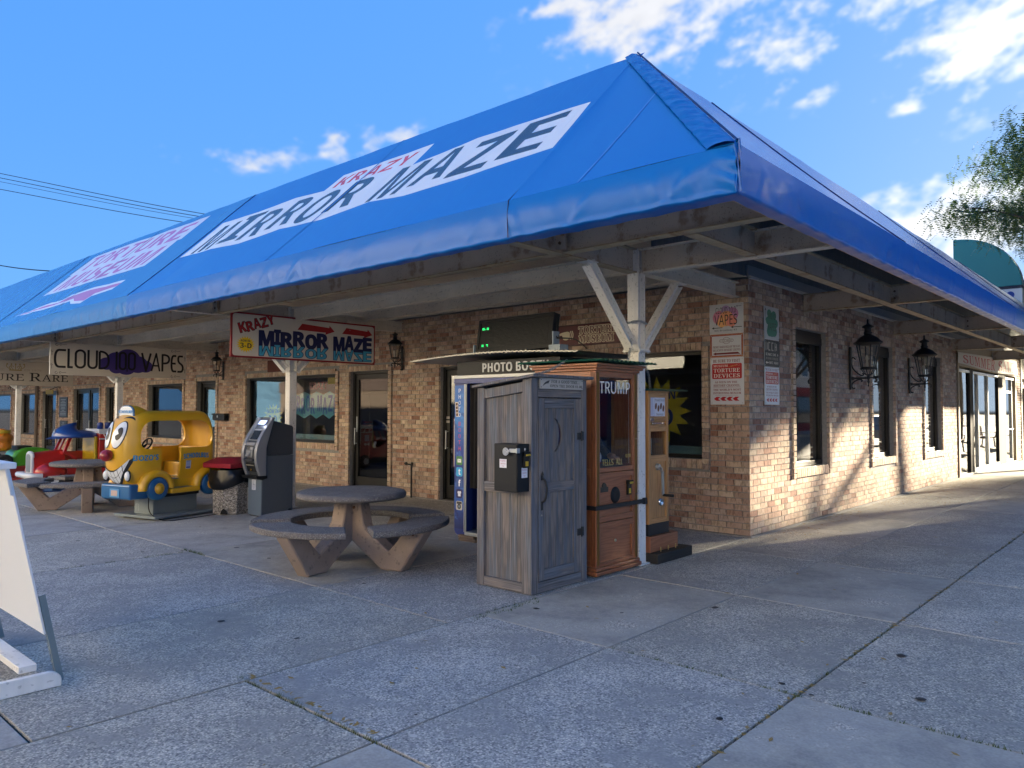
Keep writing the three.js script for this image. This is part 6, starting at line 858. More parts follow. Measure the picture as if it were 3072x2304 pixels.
// lettering and posters on the glass: real thin vinyl just inside the panes
const vinyl = (n, g, m, parent, z = -0.026) => obj(n, at(g, 0, 0, z), m, parent);
function burst(rx, ry, n, inner) { const p = []; for (let i = 0; i < 2 * n; i++) { const a = i * PI / n, k = i % 2 ? inner : 1; p.push([Math.cos(a) * rx * k, Math.sin(a) * ry * k]); } return ext(p, 0.001); }
{
  const y1 = hexm('#b9a51e', 0.6), nv = hexm('#12285e', 0.6), cy = hexm('#5c9fb0', 0.6), bl = hexm('#1a4a8c', 0.6);
  vinyl('starburst', burst(0.52, 0.46, 16, 0.68).translate(1.22, 0.62, 0), y1, winC); vinyl('lettering', letters('IN', 0.12, 0.001).translate(1.42, 0.78, 0.002), nv, winC, -0.024); vinyl('lettering', letters('NOW', 0.12, 0.001).translate(1.08, 0.78, 0.002), nv, winC, -0.024); vinyl('lettering', letters('3-D', 0.24, 0.001, font, 1).translate(1.22, 0.42, 0.002), nv, winC, -0.024);
  vinyl('starburst', burst(0.42, 0.33, 16, 0.68).translate(0.95, 0.5, 0), y1, winM); vinyl('lettering', letters('NOW IN', 0.09, 0.001).translate(0.95, 0.6, 0.002), nv, winM, -0.024); vinyl('lettering', letters('3-D', 0.17, 0.001).translate(0.95, 0.38, 0.002), nv, winM, -0.024);
  // zigzag cyan band with blue letters
  const X = [1.5, 1.7, 1.95, 2.2, 2.44, 2.65, 2.9, 3.12, 3.3, 3.45], up = X.map((x, i) => [x, 1.0 + (i % 2 ? 0.06 : -0.01)]), dn = X.map((x, i) => [x, 0.58 + (i % 2 ? -0.09 : 0.0)]).reverse(); vinyl('zigzag_band', ext([...up, ...dn], 0.001), cy, winM);
  const word = (s, x0, x1) => { const n = s.length, w = (x1 - x0) / n; [...s].forEach((c, i) => { const g = letters(c, 0.34, 0.001); g.computeBoundingBox(); const b = g.boundingBox; g.scale(w * 0.82 / (b.max.x - b.min.x), 1, 1); vinyl('letter', g.translate(x0 + w * (i + 0.5), 0.62 + (i % 2 ? -0.03 : 0.02), 0.002), bl, winM, -0.024); }); };
  word('MIRROR', 1.54, 2.62); word('MAZE', 2.68, 3.45); vinyl('lettering', letters('KRAZY', 0.16, 0.001).translate(2.72, 1.1, 0), hexm('#8a2a34', 0.6), winM);
  vinyl('poster', bx(3.05, 3.42, 1.2, 1.36, -0.002, 0), hexm('#b79a2c', 0.6), winM, -0.03);
  vinyl('lettering', letters('CLOUD 10', 0.15, 0.001, fontR, 0.8).translate(0.52, 1.62, 0), hexm('#aab4bc', 0.6), door0, -0.024); vinyl('lettering', letters('VAPES', 0.2, 0.001, fontR, 0.9).translate(0.52, 1.38, 0), hexm('#aab4bc', 0.6), door0, -0.024); vinyl('notice', bx(0.72, 0.86, 0.95, 1.2, 0, 0.001), hexm('#8fa0b0', 0.6), door0, -0.024);
  // closed doors: hours strip, arrow notice, transom board
  vinyl('transom_board', bx(0.22, 1.06, 1.85, 2.1, 0, 0.002), hexm('#34383c', 0.6), door1, -0.03); vinyl('notice', [bx(0.26, 0.55, 1.24, 1.27, 0, .001), bx(0.26, 0.55, 1.3, 1.33, 0, .001), ext([[0.26, 1.17], [0.46, 1.17], [0.46, 1.15], [0.56, 1.185], [0.46, 1.22], [0.46, 1.2], [0.26, 1.2]], 0.001)].reduce((a, b) => mergeGeometries([clean(a), clean(b)])), hexm('#a02838', 0.6), door1, -0.024);
  vinyl('hours_strip', bx(0.08, 0.12, 1.12, 1.42, 0, 0.001), hexm('#9aa0a4', 0.6), door1, 0.005); vinyl('card_stickers', merge([bx(0.03, 0.14, 1.4, 1.44, 0, .001), bx(0.03, .14, 1.33, 1.37, 0, .001)]), hexm('#a09a94', 0.5), door2, 0.005);
  vinyl('starburst', burst(0.2, 0.24, 10, 0.6).translate(0.42, 1.42, 0), y1, door2); 
  const poster = art(256, 620, (g, W, H) => { g.fillStyle = '#7c1a20'; g.fillRect(0, 0, W, H); g.fillStyle = '#c4c3c6'; g.fillRect(8, 8, W - 16, H - 16); g.save(); g.translate(20, 90); g.rotate(-.12); cellText(g, rowCells('KRAZY', 0, 210, -50, 0, .05), '#9c2028', '#14142a', 'bold 100px sans-serif', 5); g.restore(); cellText(g, rowCells('MIRROR', 18, 238, 105, 170, .05), '#161f56', null); cellText(g, rowCells('MAZE', 18, 238, 280, 350, .05), '#161f56', null); g.save(); g.translate(0, 370); g.scale(1, -1); cellText(g, rowCells('MIRROR', 18, 238, 120, 185, .05), '#3c9cc4', null); cellText(g, rowCells('MAZE', 18, 238, -60, 0, .05), '#3c9cc4', null); g.restore(); poly(g, [[20, 580], [128, 440], [236, 580]], '#a02028'); });
  const pt = thing('leaning_poster', 'red bordered KRAZY MIRROR MAZE poster hung on the dark door behind the photo booth', 'poster', [-5.13, 1.0, -0.075]); obj('board', bx(-0.2, 0.2, -0.42, 0.42, 0, 0.015, 0.003), redEdge, pt); obj('printed_face', at(sheet(0.39, 0.83), 0, 0, 0.018), print(poster), pt);
  // colour-splashed hanging in the side windows
  const splash = art(300, 900, (g, W, H) => { g.fillStyle = '#1c1420'; g.fillRect(0, 0, W, H); const r = mulberry(64), cs = ['#b8482a', '#c8a02c', '#7aa032', '#d86a30', '#c23a3a', '#3a3a8a', '#d8c050', '#8a3a6a']; for (let i = 0; i < 60; i++) { g.strokeStyle = cs[Math.floor(r() * 8)]; g.lineWidth = 10 + r() * 46; g.beginPath(); const x = r() * W; g.moveTo(x, r() * 460); g.bezierCurveTo(x + r() * 120, 120, x - 80 + r() * 120, 300, x + r() * 140 - 30, 420 + r() * 60); g.stroke(); } g.fillStyle = '#201820'; g.fillRect(0, 460, W, 440); g.fillStyle = '#4a9a48'; g.beginPath(); g.moveTo(0, 560); g.lineTo(90, 600); g.lineTo(30, 720); g.lineTo(0, 730); g.fill(); g.fillStyle = '#bfbfa0'; g.fillRect(110, 470, 90, 420); g.fillStyle = '#38343a'; for (let x = 125; x < 195; x += 16) g.fillRect(x, 470, 5, 420); g.fillStyle = '#3a2a8a'; g.fillRect(210, 620, 60, 270); g.strokeStyle = '#8a3a5a'; g.lineWidth = 8; g.strokeRect(4, 462, W - 8, 434); });
  for (const [z, dz, lab] of [[-1.62, 0.42, 'colour-splashed hanging behind the first side window from the corner'], [-5.0, 0.4, 'colour-splashed hanging behind the second side window from the corner']]) { const h = thing('window_hanging', lab, 'hanging', [-0.17, 0.86, z], PI / 2); obj('cloth', bx(-0.08, dz, 0, 1.7, -0.006, 0), std({ rgb: [0.05, 0.05, 0.06] }), h); obj('printed_face', at(sheet(dz + 0.07, 1.68), dz / 2 - 0.04, 0.85, 0.003), print(splash, { roughness: 0.8 }), h); }
}
// ---------------------------------------------------------------- yellow bus ride
const gloss = (rgb, o = {}) => phy({ rgb, roughness: 0.28, clearcoat: 0.5, clearcoatRoughness: 0.15, ...o });
const busYellow = gloss([0.78, 0.41, 0.016]), busBlue = gloss([0.012, 0.11, 0.27]), ink = std({ rgb: [0.012, 0.011, 0.012], roughness: 0.4 }), eyeWhite = gloss([0.72, 0.74, 0.74]), noseRed = gloss([0.32, 0.012, 0.015]);
const { Brush, Evaluator, SUBTRACTION } = await import('three-bvh-csg');
{
  const t = thing('bus_ride', 'yellow smiling school bus kiddie ride with blue wheels on a grey pedestal', 'kiddie ride', [-7.226, 0, 3.896], Math.atan2(0.26, 0.966));
  const HW = 0.33, YC = 0.97, HH = 0.565, E = 3.0, ZF = 0.55, DF = 0.43, ZR = -0.42, DR = 0.18;
  const ring = (a, k) => { const c = Math.cos(a), s = Math.sin(a), q = Math.pow(Math.abs(c) ** E + Math.abs(s) ** E, -1 / E); return [HW * q * c * k, YC + HH * q * s * k]; };
  const body = (sh) => { // closed surface of revolution-like rings, sh shrinks it
    const zs = []; for (let i = 0; i <= 10; i++) { const f = (1 - i / 10) * PI / 2; zs.push([ZR - (DR - sh) * Math.sin(f), Math.pow(Math.cos(f), 0.8)]); } for (let i = 1; i < 10; i++) zs.push([ZR + (ZF - ZR) * i / 10, 1]); for (let i = 0; i <= 16; i++) { const f = i / 16 * PI / 2; zs.push([ZF + (DF - sh) * Math.sin(f), Math.pow(Math.cos(f), 0.8)]); }
    const kx = (HW - sh) / HW; const NA = 56; let g = gridSheet(NA, zs.length - 1, (u, v) => { const [z, k] = zs[Math.round(v * (zs.length - 1))], [x, y] = ring(u * 2 * PI, Math.max(k, 1e-4)); return [x * kx, YC + (y - YC) * (HH - sh) / HH, z]; }, (u, v) => [u, v]);
    g.deleteAttribute('normal'); g.deleteAttribute('uv'); g = mergeVertices(g, 1e-4); g.computeVertexNormals(); g.setAttribute('uv', new THREE.BufferAttribute(new Float32Array(g.attributes.position.count * 2), 2)); return g;
  };
  const rounded = (z0, z1, y0, y1, r) => { const s = new THREE.Shape(); s.moveTo(z0 + r[0], y0); s.lineTo(z1 - r[1], y0); s.quadraticCurveTo(z1, y0, z1, y0 + r[1]); s.lineTo(z1, y1 - r[2]); s.quadraticCurveTo(z1, y1, z1 - r[2], y1); s.lineTo(z0 + r[3], y1); s.quadraticCurveTo(z0, y1, z0, y1 - r[3]); s.lineTo(z0, y0 + r[0]); s.quadraticCurveTo(z0, y0, z0 + r[0], y0); return s; };
  const sideCut = (s, x0, x1) => basis(ext(s, x1 - x0, 0, 20), [0, 0, -1], [0, 1, 0], [1, 0, 0], [x0, 0, 0]);
  const mir = (s) => { const pts = s.getPoints(16).map((p) => [-p.x, p.y]); return shapeOf(pts); };
  const brush = (g) => { const b = new Brush(g); b.updateMatrixWorld(); return b; };
  const ev = new Evaluator(); ev.attributes = ['position', 'normal', 'uv']; ev.useGroups = false;
  let shell = brush(body(0)); const cut = (g) => { shell = ev.evaluate(shell, brush(g), SUBTRACTION); };
  cut((() => { const g = body(0.035); g.scale(1, 1, 1); const p = g.attributes.position; for (let i = 0; i < p.count; i++) { p.setY(i, Math.max(0.58, Math.min(1.44, p.getY(i)))); p.setZ(i, Math.min(0.64, p.getZ(i))); } g.computeVertexNormals(); return g; })());
  cut(sideCut(mir(rounded(-0.47, 0.74, 1.0, 1.395, [0.16, 0.12, 0.26, 0.24])), -0.6, 0.6));
  cut(sideCut(mir(rounded(0.1, 0.43, 0.555, 1.02, [0.02, 0.1, 0.0001, 0.0001])), 0.1, 0.6)); cut(sideCut(mir(rounded(0.1, 0.43, 0.555, 1.02, [0.02, 0.1, 0.0001, 0.0001])), -0.6, -0.1));
  cut(bx(-0.6, 0.6, 0.2, 0.425, -1, 0.86));
  const sg = clean(shell.geometry.clone()); obj('body', toCreasedNormals(sg, 0.7), busYellow, t);
  const frontZ = (x, y) => { const r = Math.pow(Math.abs(x / HW) ** E + Math.abs((y - YC) / HH) ** E, 1 / E); return r >= 0.999 ? ZF : ZF + DF * Math.sin(Math.acos(Math.pow(r, 1.25))); };
  const sideX = (z, y) => { let k = 1; if (z > ZF) k = Math.pow(Math.cos(Math.asin(Math.min(0.9999, (z - ZF) / DF))), 0.8); else if (z < ZR) k = Math.pow(Math.cos(Math.asin(Math.min(0.9999, (ZR - z) / DR))), 0.8); const q = Math.pow(k, E) - Math.abs((y - YC) / HH) ** E; return q > 0 ? HW * Math.pow(q, 1 / E) : 0; };
  // a patch laid on the front: (u, v) -> x, y
  const onFront = (nu, nv, f, o) => gridSheet(nu, nv, (u, v) => { const [x, y] = f(u, v); return [x, y, frontZ(x, y) + o]; }, (u, v) => [u, v]);
  const disc = (cx, cy, rx, ry, tilt, o, a0 = 0, a1 = 2 * PI) => onFront(40, 10, (u, v) => { const a = a0 + (a1 - a0) * u, x = rx * v * Math.cos(a), y = ry * v * Math.sin(a); return [cx + x * Math.cos(tilt) - y * Math.sin(tilt), cy + x * Math.sin(tilt) + y * Math.cos(tilt)]; }, o);
  for (const s of [-1, 1]) {
    const eye = part('eye', t), cx = s * 0.107, cy = 1.205, ti = -s * 0.12; obj('outline', disc(cx, cy, 0.096, 0.19, ti, 0.006), ink, eye); obj('white', disc(cx, cy, 0.086, 0.178, ti, 0.011), eyeWhite, eye); obj('pupil', disc(cx + 0.018, cy + 0.015, 0.046, 0.088, ti, 0.016, PI * 1.12, PI * 2.8), ink, eye);
    obj('eyebrow', onFront(16, 3, (u, v) => { const a = 0.45 + u * 1.9; return [cx + s * 0.02 + s * (0.1 + (v - 0.5) * 0.022 * Math.sin(PI * u)) * Math.cos(a), 1.36 + (0.085 + (v - 0.5) * 0.022 * Math.sin(PI * u)) * Math.sin(a)]; }, 0.007), ink, t);
    obj('headlight', at(clean(new THREE.SphereGeometry(0.062, 20, 14)).scale(0.75, 1.05, 0.6), s * 0.225, 0.64, frontZ(0.2, 0.64) + 0.02), eyeWhite, t); obj('headlight_rim', at(clean(new THREE.TorusGeometry(0.056, 0.012, 8, 28)).scale(0.8, 1.15, 1), s * 0.225, 0.64, frontZ(0.2, 0.64) + 0.012), ink, t);
  }
  const mUp = (u) => 0.885 - 0.19 * Math.sin(PI * u) ** 0.8, mLo = (u) => 0.885 - 0.36 * Math.sin(PI * u) ** 0.75, mx = (u) => -0.25 + 0.5 * u;
  obj('mouth_outline', onFront(48, 12, (u, v) => [mx(u) * 1.09, mUp(u) + 0.018 + (mLo(u) - 0.022 - mUp(u) - 0.018) * v], 0.006), ink, t);
  for (let i = 0; i < 7; i++) for (let j = 0; j < 2; j++) obj('tooth', onFront(6, 6, (u, v) => { const k = (i + 0.05 + 0.9 * u) / 7, w = (j + 0.04 + 0.92 * v) / 2; return [mx(k), mUp(k) + (mLo(k) - mUp(k)) * w]; }, 0.012), eyeWhite, t);
  obj('nose', [at(clean(new THREE.SphereGeometry(0.078, 26, 18)).scale(0.95, 1.05, 1.15), 0, 0.925, frontZ(0, 0.925) + 0.055)], noseRed, t);
  obj('bumper', bx(-0.31, 0.31, 0.315, 0.525, 0.6, 0.9, 0.03), busBlue, t); obj('number_plate', [bx(-0.1, 0.1, 0.345, 0.46, 0.901, 0.911, 0.003)], gloss([0.08, 0.3, 0.55]), t); obj('plate_card', bx(-0.065, 0.065, 0.365, 0.44, 0.912, 0.914), std({ rgb: [0.5, 0.36, 0.3], roughness: .5 }), t);
  // roof board above the forehead
  { const hat = part('roof_board', t); const s = new THREE.Shape(); s.moveTo(-0.16, 0); s.lineTo(-0.155, 0.06); s.quadraticCurveTo(-0.15, 0.155, 0, 0.155); s.quadraticCurveTo(0.15, 0.155, 0.155, 0.06); s.lineTo(0.16, 0); s.closePath(); const h = gridSheet(30, 14, (u, v) => { const a = u * PI, x = 0.16 * Math.cos(a), y = 0.16 * Math.sin(a) ** 0.8; const k = Math.sqrt(Math.max(0, 1 - v * v)); return [x * (0.35 + 0.65 * k), 1.455 + y * k, 0.735 - 0.33 * v]; }, (u, v) => [u, v]); obj('hump', h, phy({ rgb: [0.78, 0.41, 0.016], roughness: 0.3, side: THREE.DoubleSide }), hat); obj('rim', at(ext(s, 0.02, 0.004), 0, 1.455, 0.73), busBlue, hat); const s2 = ext(s, 0.006, 0.002); s2.scale(0.88, 0.86, 1); obj('face', at(s2, 0, 1.464, 0.751), eyeWhite, hat); obj('lettering', at(letters('SCHOOLBUS', 0.042, 0.003, font, 0.92), 0, 1.5, 0.7585), gloss([0.01, 0.22, 0.55]), hat); }
  // lettering wrapped on the visible side
  const wrap = (s, size, zc, y0, arc, m, st = 1) => { const g = letters(s, size, 0.004, font, st), p = g.attributes.position; for (let i = 0; i < p.count; i++) { const z = zc - p.getX(i), y = y0 + p.getY(i) + arc * p.getX(i) * p.getX(i), d = p.getZ(i); p.setXYZ(i, sideX(z, y) + 0.003 + d, y, z); } g.computeVertexNormals(); obj('lettering', g, m, t); };
  const lb = gloss([0.012, 0.24, 0.5]); wrap("BOZO'S", 0.075, 0.655, 0.845, 0.1, lb, 1.0); wrap('SCHOOLBUS', 0.072, -0.165, 0.845, -0.25, lb, 0.78);
  obj('notice_sticker', gridSheet(2, 4, (u, v) => { const z = 0.01 - 0.085 * u, y = 0.69 + 0.12 * v; return [sideX(z, y) + 0.003, y, z]; }, (u, v) => [u, v]), print(art(96, 128, (g, W, H) => { g.fillStyle = '#c9d2e4'; g.fillRect(0, 0, W, H); g.fillStyle = '#31549c'; g.fillRect(8, 6, 80, 12); g.fillStyle = '#6a80b4'; for (let y = 28; y < 92; y += 9) g.fillRect(8, y, 78, 4); g.fillStyle = '#2e4f9a'; g.fillRect(8, 98, 80, 22); })), t);
  // wheels, fenders, running boards
  for (const z of [0.495, -0.41]) for (const s of [-1, 1]) {
    const w = part('wheel', t), X = s * 0.335, rot = (g) => turn(g, 0, s * PI / 2, 0).translate(X, 0.445, z); obj('tyre', rot(lathe([[0.07, -0.055], [0.145, -0.055], [0.162, -0.04], [0.164, 0.02], [0.15, 0.045], [0.1, 0.055], [0.075, 0.05], [0.07, 0.03]], 40).rotateX(PI / 2)), busBlue, w); obj('hub', rot(lathe([[0, 0.085], [0.03, 0.08], [0.05, 0.062], [0.056, 0.05], [0.062, 0.056], [0.075, 0.058], [0.08, 0.045], [0.08, 0.0]], 32).rotateX(PI / 2)), busYellow, w);
    obj('fender', at(turn(clean(new THREE.TorusGeometry(0.205, 0.062, 14, 30, PI * 1.02)), 0, PI / 2, 0).scale(1.35, 1, 1.08), s * 0.3, 0.44, z), busYellow, t);
  }
  for (const s of [-0.31, 0.31]) obj('running_board', bx(s - 0.09, s + 0.09, 0.355, 0.43, -0.2, 0.3, 0.02), busYellow, t); obj('tread_plate', [bx(0.26, 0.385, 0.431, 0.437, -0.06, 0.22), bx(0.22, 0.32, 0.556, 0.562, 0.12, 0.4)], std({ rgb: [0.25, 0.22, 0.16], metalness: 0.4, roughness: 0.6 }), t);
  obj('floor_pan', bx(-0.28, 0.28, 0.43, 0.55, -0.4, 0.5), busYellow, t); obj('bench', [bx(-0.28, 0.28, 0.56, 0.78, -0.36, -0.08, 0.02), bx(-0.28, 0.28, 0.56, 1.0, -0.42, -0.34, 0.02)], busYellow, t);
  obj('steering_wheel', [at(turn(clean(new THREE.TorusGeometry(0.09, 0.011, 8, 28)), -0.5, 0, 0), 0.06, 1.06, 0.46), bar([0.06, 1.06, 0.46], [0.06, 0.98, 0.62], 0.012), ...[0, 2.1, 4.2].map((a) => bar([0.06, 1.06, 0.46], [0.06 + 0.085 * Math.cos(a), 1.06 + 0.075 * Math.sin(a), 0.46 - .04 * Math.sin(a)], 0.009))], rubber, t);
  obj('dashboard', bx(-0.27, 0.27, 0.56, 0.99, 0.56, 0.64, 0.02), busYellow, t);
  // pedestal and base plate
  const gp = phy({ rgb: [0.2, 0.235, 0.245], roughness: 0.45, metalness: 0.2 }); obj('pedestal', bx(-0.2, 0.2, 0.05, 0.36, -0.3, 0.45, 0.006), gp, t); obj('pedestal_skirt', bx(-.24, .24, .3, .43, -.3, .5), blackMetal, t); obj('base_plate', bx(-0.445, 0.445, 0.028, 0.066, -0.75, 0.6, 0.006), gp, t); obj('foot', [[-0.36, 0.5], [0.36, 0.5], [0.36, -0.65], [-0.36, -0.65]].map(([x, z]) => at(cyl(0.02, 0.02, 0.028, 10), x, 0.014, z)), galv, t); obj('control_label', at(sheet(0.07, 0.1), -0.13, 0.15, 0.4525), print(art(64, 96, (g) => { g.fillStyle = '#9aa4a8'; g.fillRect(0, 0, 64, 96); g.fillStyle = '#394044'; for (let y = 8; y < 90; y += 10) g.fillRect(8, y, 48, 4); })), t);
  obj('power_cord', tube([[0.12, 0.33, 0.46], [0.2, 0.16, 0.52], [0.33, 0.075, 0.56], [0.5, 0.01, 0.5], [0.6, 0.008, 0.2], [0.62, 0.008, -0.5], [0.7, 0.008, -1.4]], 0.0075, 60, 6), rubber, t);
}
// ---------------------------------------------------------------- red fire truck ride
{
  const t = thing('fire_truck_ride', 'red fire truck kiddie ride with a blue cap for a roof, behind a picnic table', 'kiddie ride', [-12.35, 0, 3.6]);
  const red = gloss([0.42, 0.018, 0.012]), blue = gloss([0.01, 0.05, 0.23]), yel = gloss([0.5, 0.34, 0.008]), wh = gloss([0.6, 0.62, 0.64]);
  const hood = gridSheet(30, 14, (u, v) => { const a = PI * u, k = 1 - 0.06 * v; return [0.22 * Math.cos(a) * k, 0.42 + (0.33 + 0.03 * (1 - v)) * Math.sin(a) ** 0.7 * k, 0.18 + 0.52 * v]; }, (u, v) => [u, v]); obj('bonnet', [hood, bx(-0.21, 0.21, 0.3, 0.44, 0.18, 0.7, 0.01)], phy({ rgb: [0.42, 0.018, 0.012], roughness: 0.28, clearcoat: 0.5, side: THREE.DoubleSide }), t);
  const gs = new THREE.Shape(); gs.moveTo(-0.17, 0); gs.lineTo(-0.17, 0.3); gs.quadraticCurveTo(-0.17, 0.42, 0, 0.42); gs.quadraticCurveTo(0.17, 0.42, 0.17, 0.3); gs.lineTo(0.17, 0); gs.closePath(); obj('grille_surround', at(ext(gs, 0.06, 0.015), 0, 0.34, 0.68), wh, t); const gi = ext(gs, 0.01); gi.scale(0.72, 0.8, 1); obj('grille', at(gi, 0, 0.37, 0.735), std({ rgb: [0.16, 0.18, 0.19], roughness: 0.4 }), t);
  obj('bumper', [tube([[-0.42, 0.3, 0.62], [-0.4, 0.31, 0.78], [0, 0.32, 0.84], [0.4, 0.31, 0.78], [0.42, 0.3, 0.62]], 0.055, 40, 10).scale(1, 1, 1), bx(-.3, .3, .24, .3, .74, .8, .02)], wh, t);
  for (const s of [-1, 1]) { obj('fender', [at(clean(new THREE.SphereGeometry(0.24, 24, 16)).scale(0.62, 0.78, 1.15), s * 0.3, 0.36, 0.44)], red, t); for (const z of [0.42, -0.62]) { const w = part('wheel', t); obj('tyre', at(turn(lathe([[0.05, -0.05], [0.15, -0.05], [0.165, -0.03], [0.165, 0.03], [0.15, 0.05], [0.05, 0.05]], 32), 0, 0, PI / 2), s * 0.38, 0.22, z), rubber, w); obj('rim', at(turn(cyl(0.08, 0.08, 0.105, 24), 0, 0, PI / 2), s * 0.38, 0.22, z), wh, w); } }
  obj('windscreen_frame', [beam([-0.27, 0.72, 0.22], [-0.25, 1.02, 0.1], 0.045, 0.045), beam([0.27, 0.72, 0.22], [0.25, 1.02, 0.1], 0.045, 0.045), beam([0, 0.72, 0.23], [0, 1.02, 0.11], 0.03, 0.03), beam([-0.25, 1.02, 0.1], [0.25, 1.02, 0.1], 0.05, 0.05), beam([-0.27, 0.72, 0.22], [0.27, 0.72, 0.22], 0.05, 0.05), beam([.27, .74, .22], [.3, .6, .0], .05, .05), beam([-.27, .74, .22], [-.3, .6, .0], .05, .05)], red, t);
  const cap = gridSheet(48, 12, (u, v) => { const a = u * 2 * PI, k = Math.sin(v * PI / 2), fr = Math.max(0, Math.sin(a)); return [0.36 * Math.cos(a) * k, 1.04 + 0.2 * Math.cos(v * PI / 2) * (0.55 + 0.45 * fr) + 0.06 * fr * (1 - v), -0.08 + 0.42 * Math.sin(a) * k]; }, (u, v) => [u, v]); const peak = gridSheet(30, 4, (u, v) => { const a = PI * u, r = 1 + 0.3 * v * Math.sin(a); return [0.345 * Math.cos(a) * (1 + .08 * v), 1.03 - 0.05 * v * Math.sin(a), -0.06 + 0.4 * Math.sin(a) * r]; }, (u, v) => [u, v]);
  const blue2 = phy({ rgb: [0.01, 0.05, 0.23], roughness: 0.28, clearcoat: 0.5, side: THREE.DoubleSide }); obj('cap_roof', [cap, at(lathe([[0.34, -0.02], [0.365, -0.015], [0.365, 0.02], [0.34, 0.025]], 48).scale(1, 1, 1.16), 0, 1.02, -0.08)], blue2, t, 'blue officer cap shaped roof'); obj('cap_peak', peak, blue2, t); obj('badge', at(turn(ext([[-0.045, 0], [0.045, 0], [0.05, 0.07], [0.02, 0.1], [0, 0.13], [-0.02, 0.1], [-0.05, 0.07]], 0.012, 0.003), -0.3), 0, 1.06, 0.325), std({ rgb: [0.18, 0.22, 0.3], metalness: .4 }), t);
  obj('cab_back', bx(-0.33, 0.33, 0.45, 1.02, -0.36, -0.3, 0.02), yel, t); obj('side_panel', bx(-0.34, -0.3, 0.3, 0.72, -0.36, 0.18, 0.015), red, t); obj('side_panel', bx(0.3, 0.34, 0.3, 0.56, -0.36, 0.18, 0.015), red, t); obj('seat', bx(-0.29, 0.29, 0.4, 0.56, -0.3, -0.02, 0.02), yel, t);
  obj('rear_body', bx(-0.36, 0.36, 0.25, 1.16, -0.9, -0.37, 0.025), red, t); obj('white_band', bx(-0.365, 0.365, 1.08, 1.165, -0.905, -0.365, 0.01), wh, t); obj('ladder', [bx(0.361, 0.375, 0.96, 0.985, -0.9, -0.37, 0.004), bx(0.366, 0.38, 1.068, 1.09, -0.9, -0.37, 0.004), ...[-0.5, -0.66, -0.82].map((z) => beam([0.37, 0.98, z], [0.372, 1.07, z + 0.05], 0.012, 0.03, V(1, 0, 0)))], wh, t);
  obj('gauge', [-0.5, -0.6].map((z) => at(turn(lathe([[0, 0.018], [0.032, 0.016], [0.036, 0.008], [0.036, 0]], 20), 0, 0, -PI / 2), 0.361, 0.66, z)), wh, t); obj('notice_sticker', bx(0.3605, 0.363, 0.74, 0.9, -0.62, -0.48), std({ rgb: [0.35, 0.42, 0.55], roughness: 0.5 }), t);
  obj('beacon', [-0.48, -0.62].map((z) => at(lathe([[0, 0], [0.055, 0], [0.055, 0.1], [0.045, 0.125], [0, 0.13]], 18), 0.1, 1.167, z)), gloss([0.008, 0.03, 0.2]), t);
  obj('chassis', bx(-0.28, 0.28, 0.16, 0.3, -0.85, 0.66), blackMetal, t); obj('base', [bx(-0.25, 0.25, 0.02, 0.15, -0.5, 0.4, 0.005), bx(-0.4, 0.4, 0, 0.02, -0.8, 0.6)], gloss([0.01, 0.05, 0.2]), t);
}
// ---------------------------------------------------------------- green ride at the far end
{
  const t = thing('green_ride', 'green kiddie ride car with black wheel on a red base, behind the white notice board', 'kiddie ride', [-15.55, 0, 3.55]);
  const green = gloss([0.07, 0.3, 0.02]), s = new THREE.Shape(); s.moveTo(-0.75, 0.3); s.lineTo(0.62, 0.3); s.lineTo(0.66, 0.5); s.lineTo(0.3, 0.52); s.quadraticCurveTo(0.22, 0.68, 0.05, 0.7); s.quadraticCurveTo(-0.3, 0.74, -0.5, 0.6); s.quadraticCurveTo(-0.74, 0.5, -0.75, 0.3); obj('body', basis(ext(s, 0.7, 0.05, 16, 3), [0, 0, 1], [0, 1, 0], [-1, 0, 0], [0.35, 0, 0]), green, t);
  for (const x of [-0.36, 0.36]) for (const z of [-0.3, 0.45]) { const w = part('wheel', t); obj('tyre', at(turn(lathe([[0.04, -0.05], [0.13, -0.05], [0.15, -0.03], [0.15, 0.03], [0.13, 0.05], [0.04, 0.05]], 30), 0, 0, PI / 2), x, 0.42, z), rubber, w); obj('hub', at(turn(cyl(0.05, 0.05, 0.11, 20), 0, 0, PI / 2), x, 0.42, z), std({ rgb: [0.06, 0.06, 0.06], roughness: 0.4 }), w); }
  obj('base', [bx(-0.3, 0.3, 0.05, 0.3, -0.5, 0.5, 0.02), bx(-0.42, 0.42, 0, 0.05, -0.75, 0.65, 0.01)], gloss([0.3, 0.03, 0.025]), t); obj('seat', bx(-0.25, 0.25, 0.6, 0.74, -0.1, 0.2, 0.03), blackSatin, t);
  const g = clean(new THREE.IcosahedronGeometry(0.2, 4)), p = g.attributes.position; for (let i = 0; i < p.count; i++) { const x = p.getX(i), y = p.getY(i), z = p.getZ(i), k = 1 + 0.25 * (fbm(N1, x * 9 + 20, y * 9 + z * 7 + 20, 2) - 0.5) + 0.1 * Math.sin(y * 34); p.setXYZ(i, x * k, y * 1.25 * k, z * k); } g.computeVertexNormals(); obj('rider_bust', [at(g, 0, 0.86, 0.42)], gloss([0.5, 0.16, 0.012]), t, 'orange moulded top of the ride'); obj('rider_band', at(cyl(0.16, 0.17, 0.07, 24), 0, 1.06, 0.42), gloss([.42, .3, .02]), t);
}
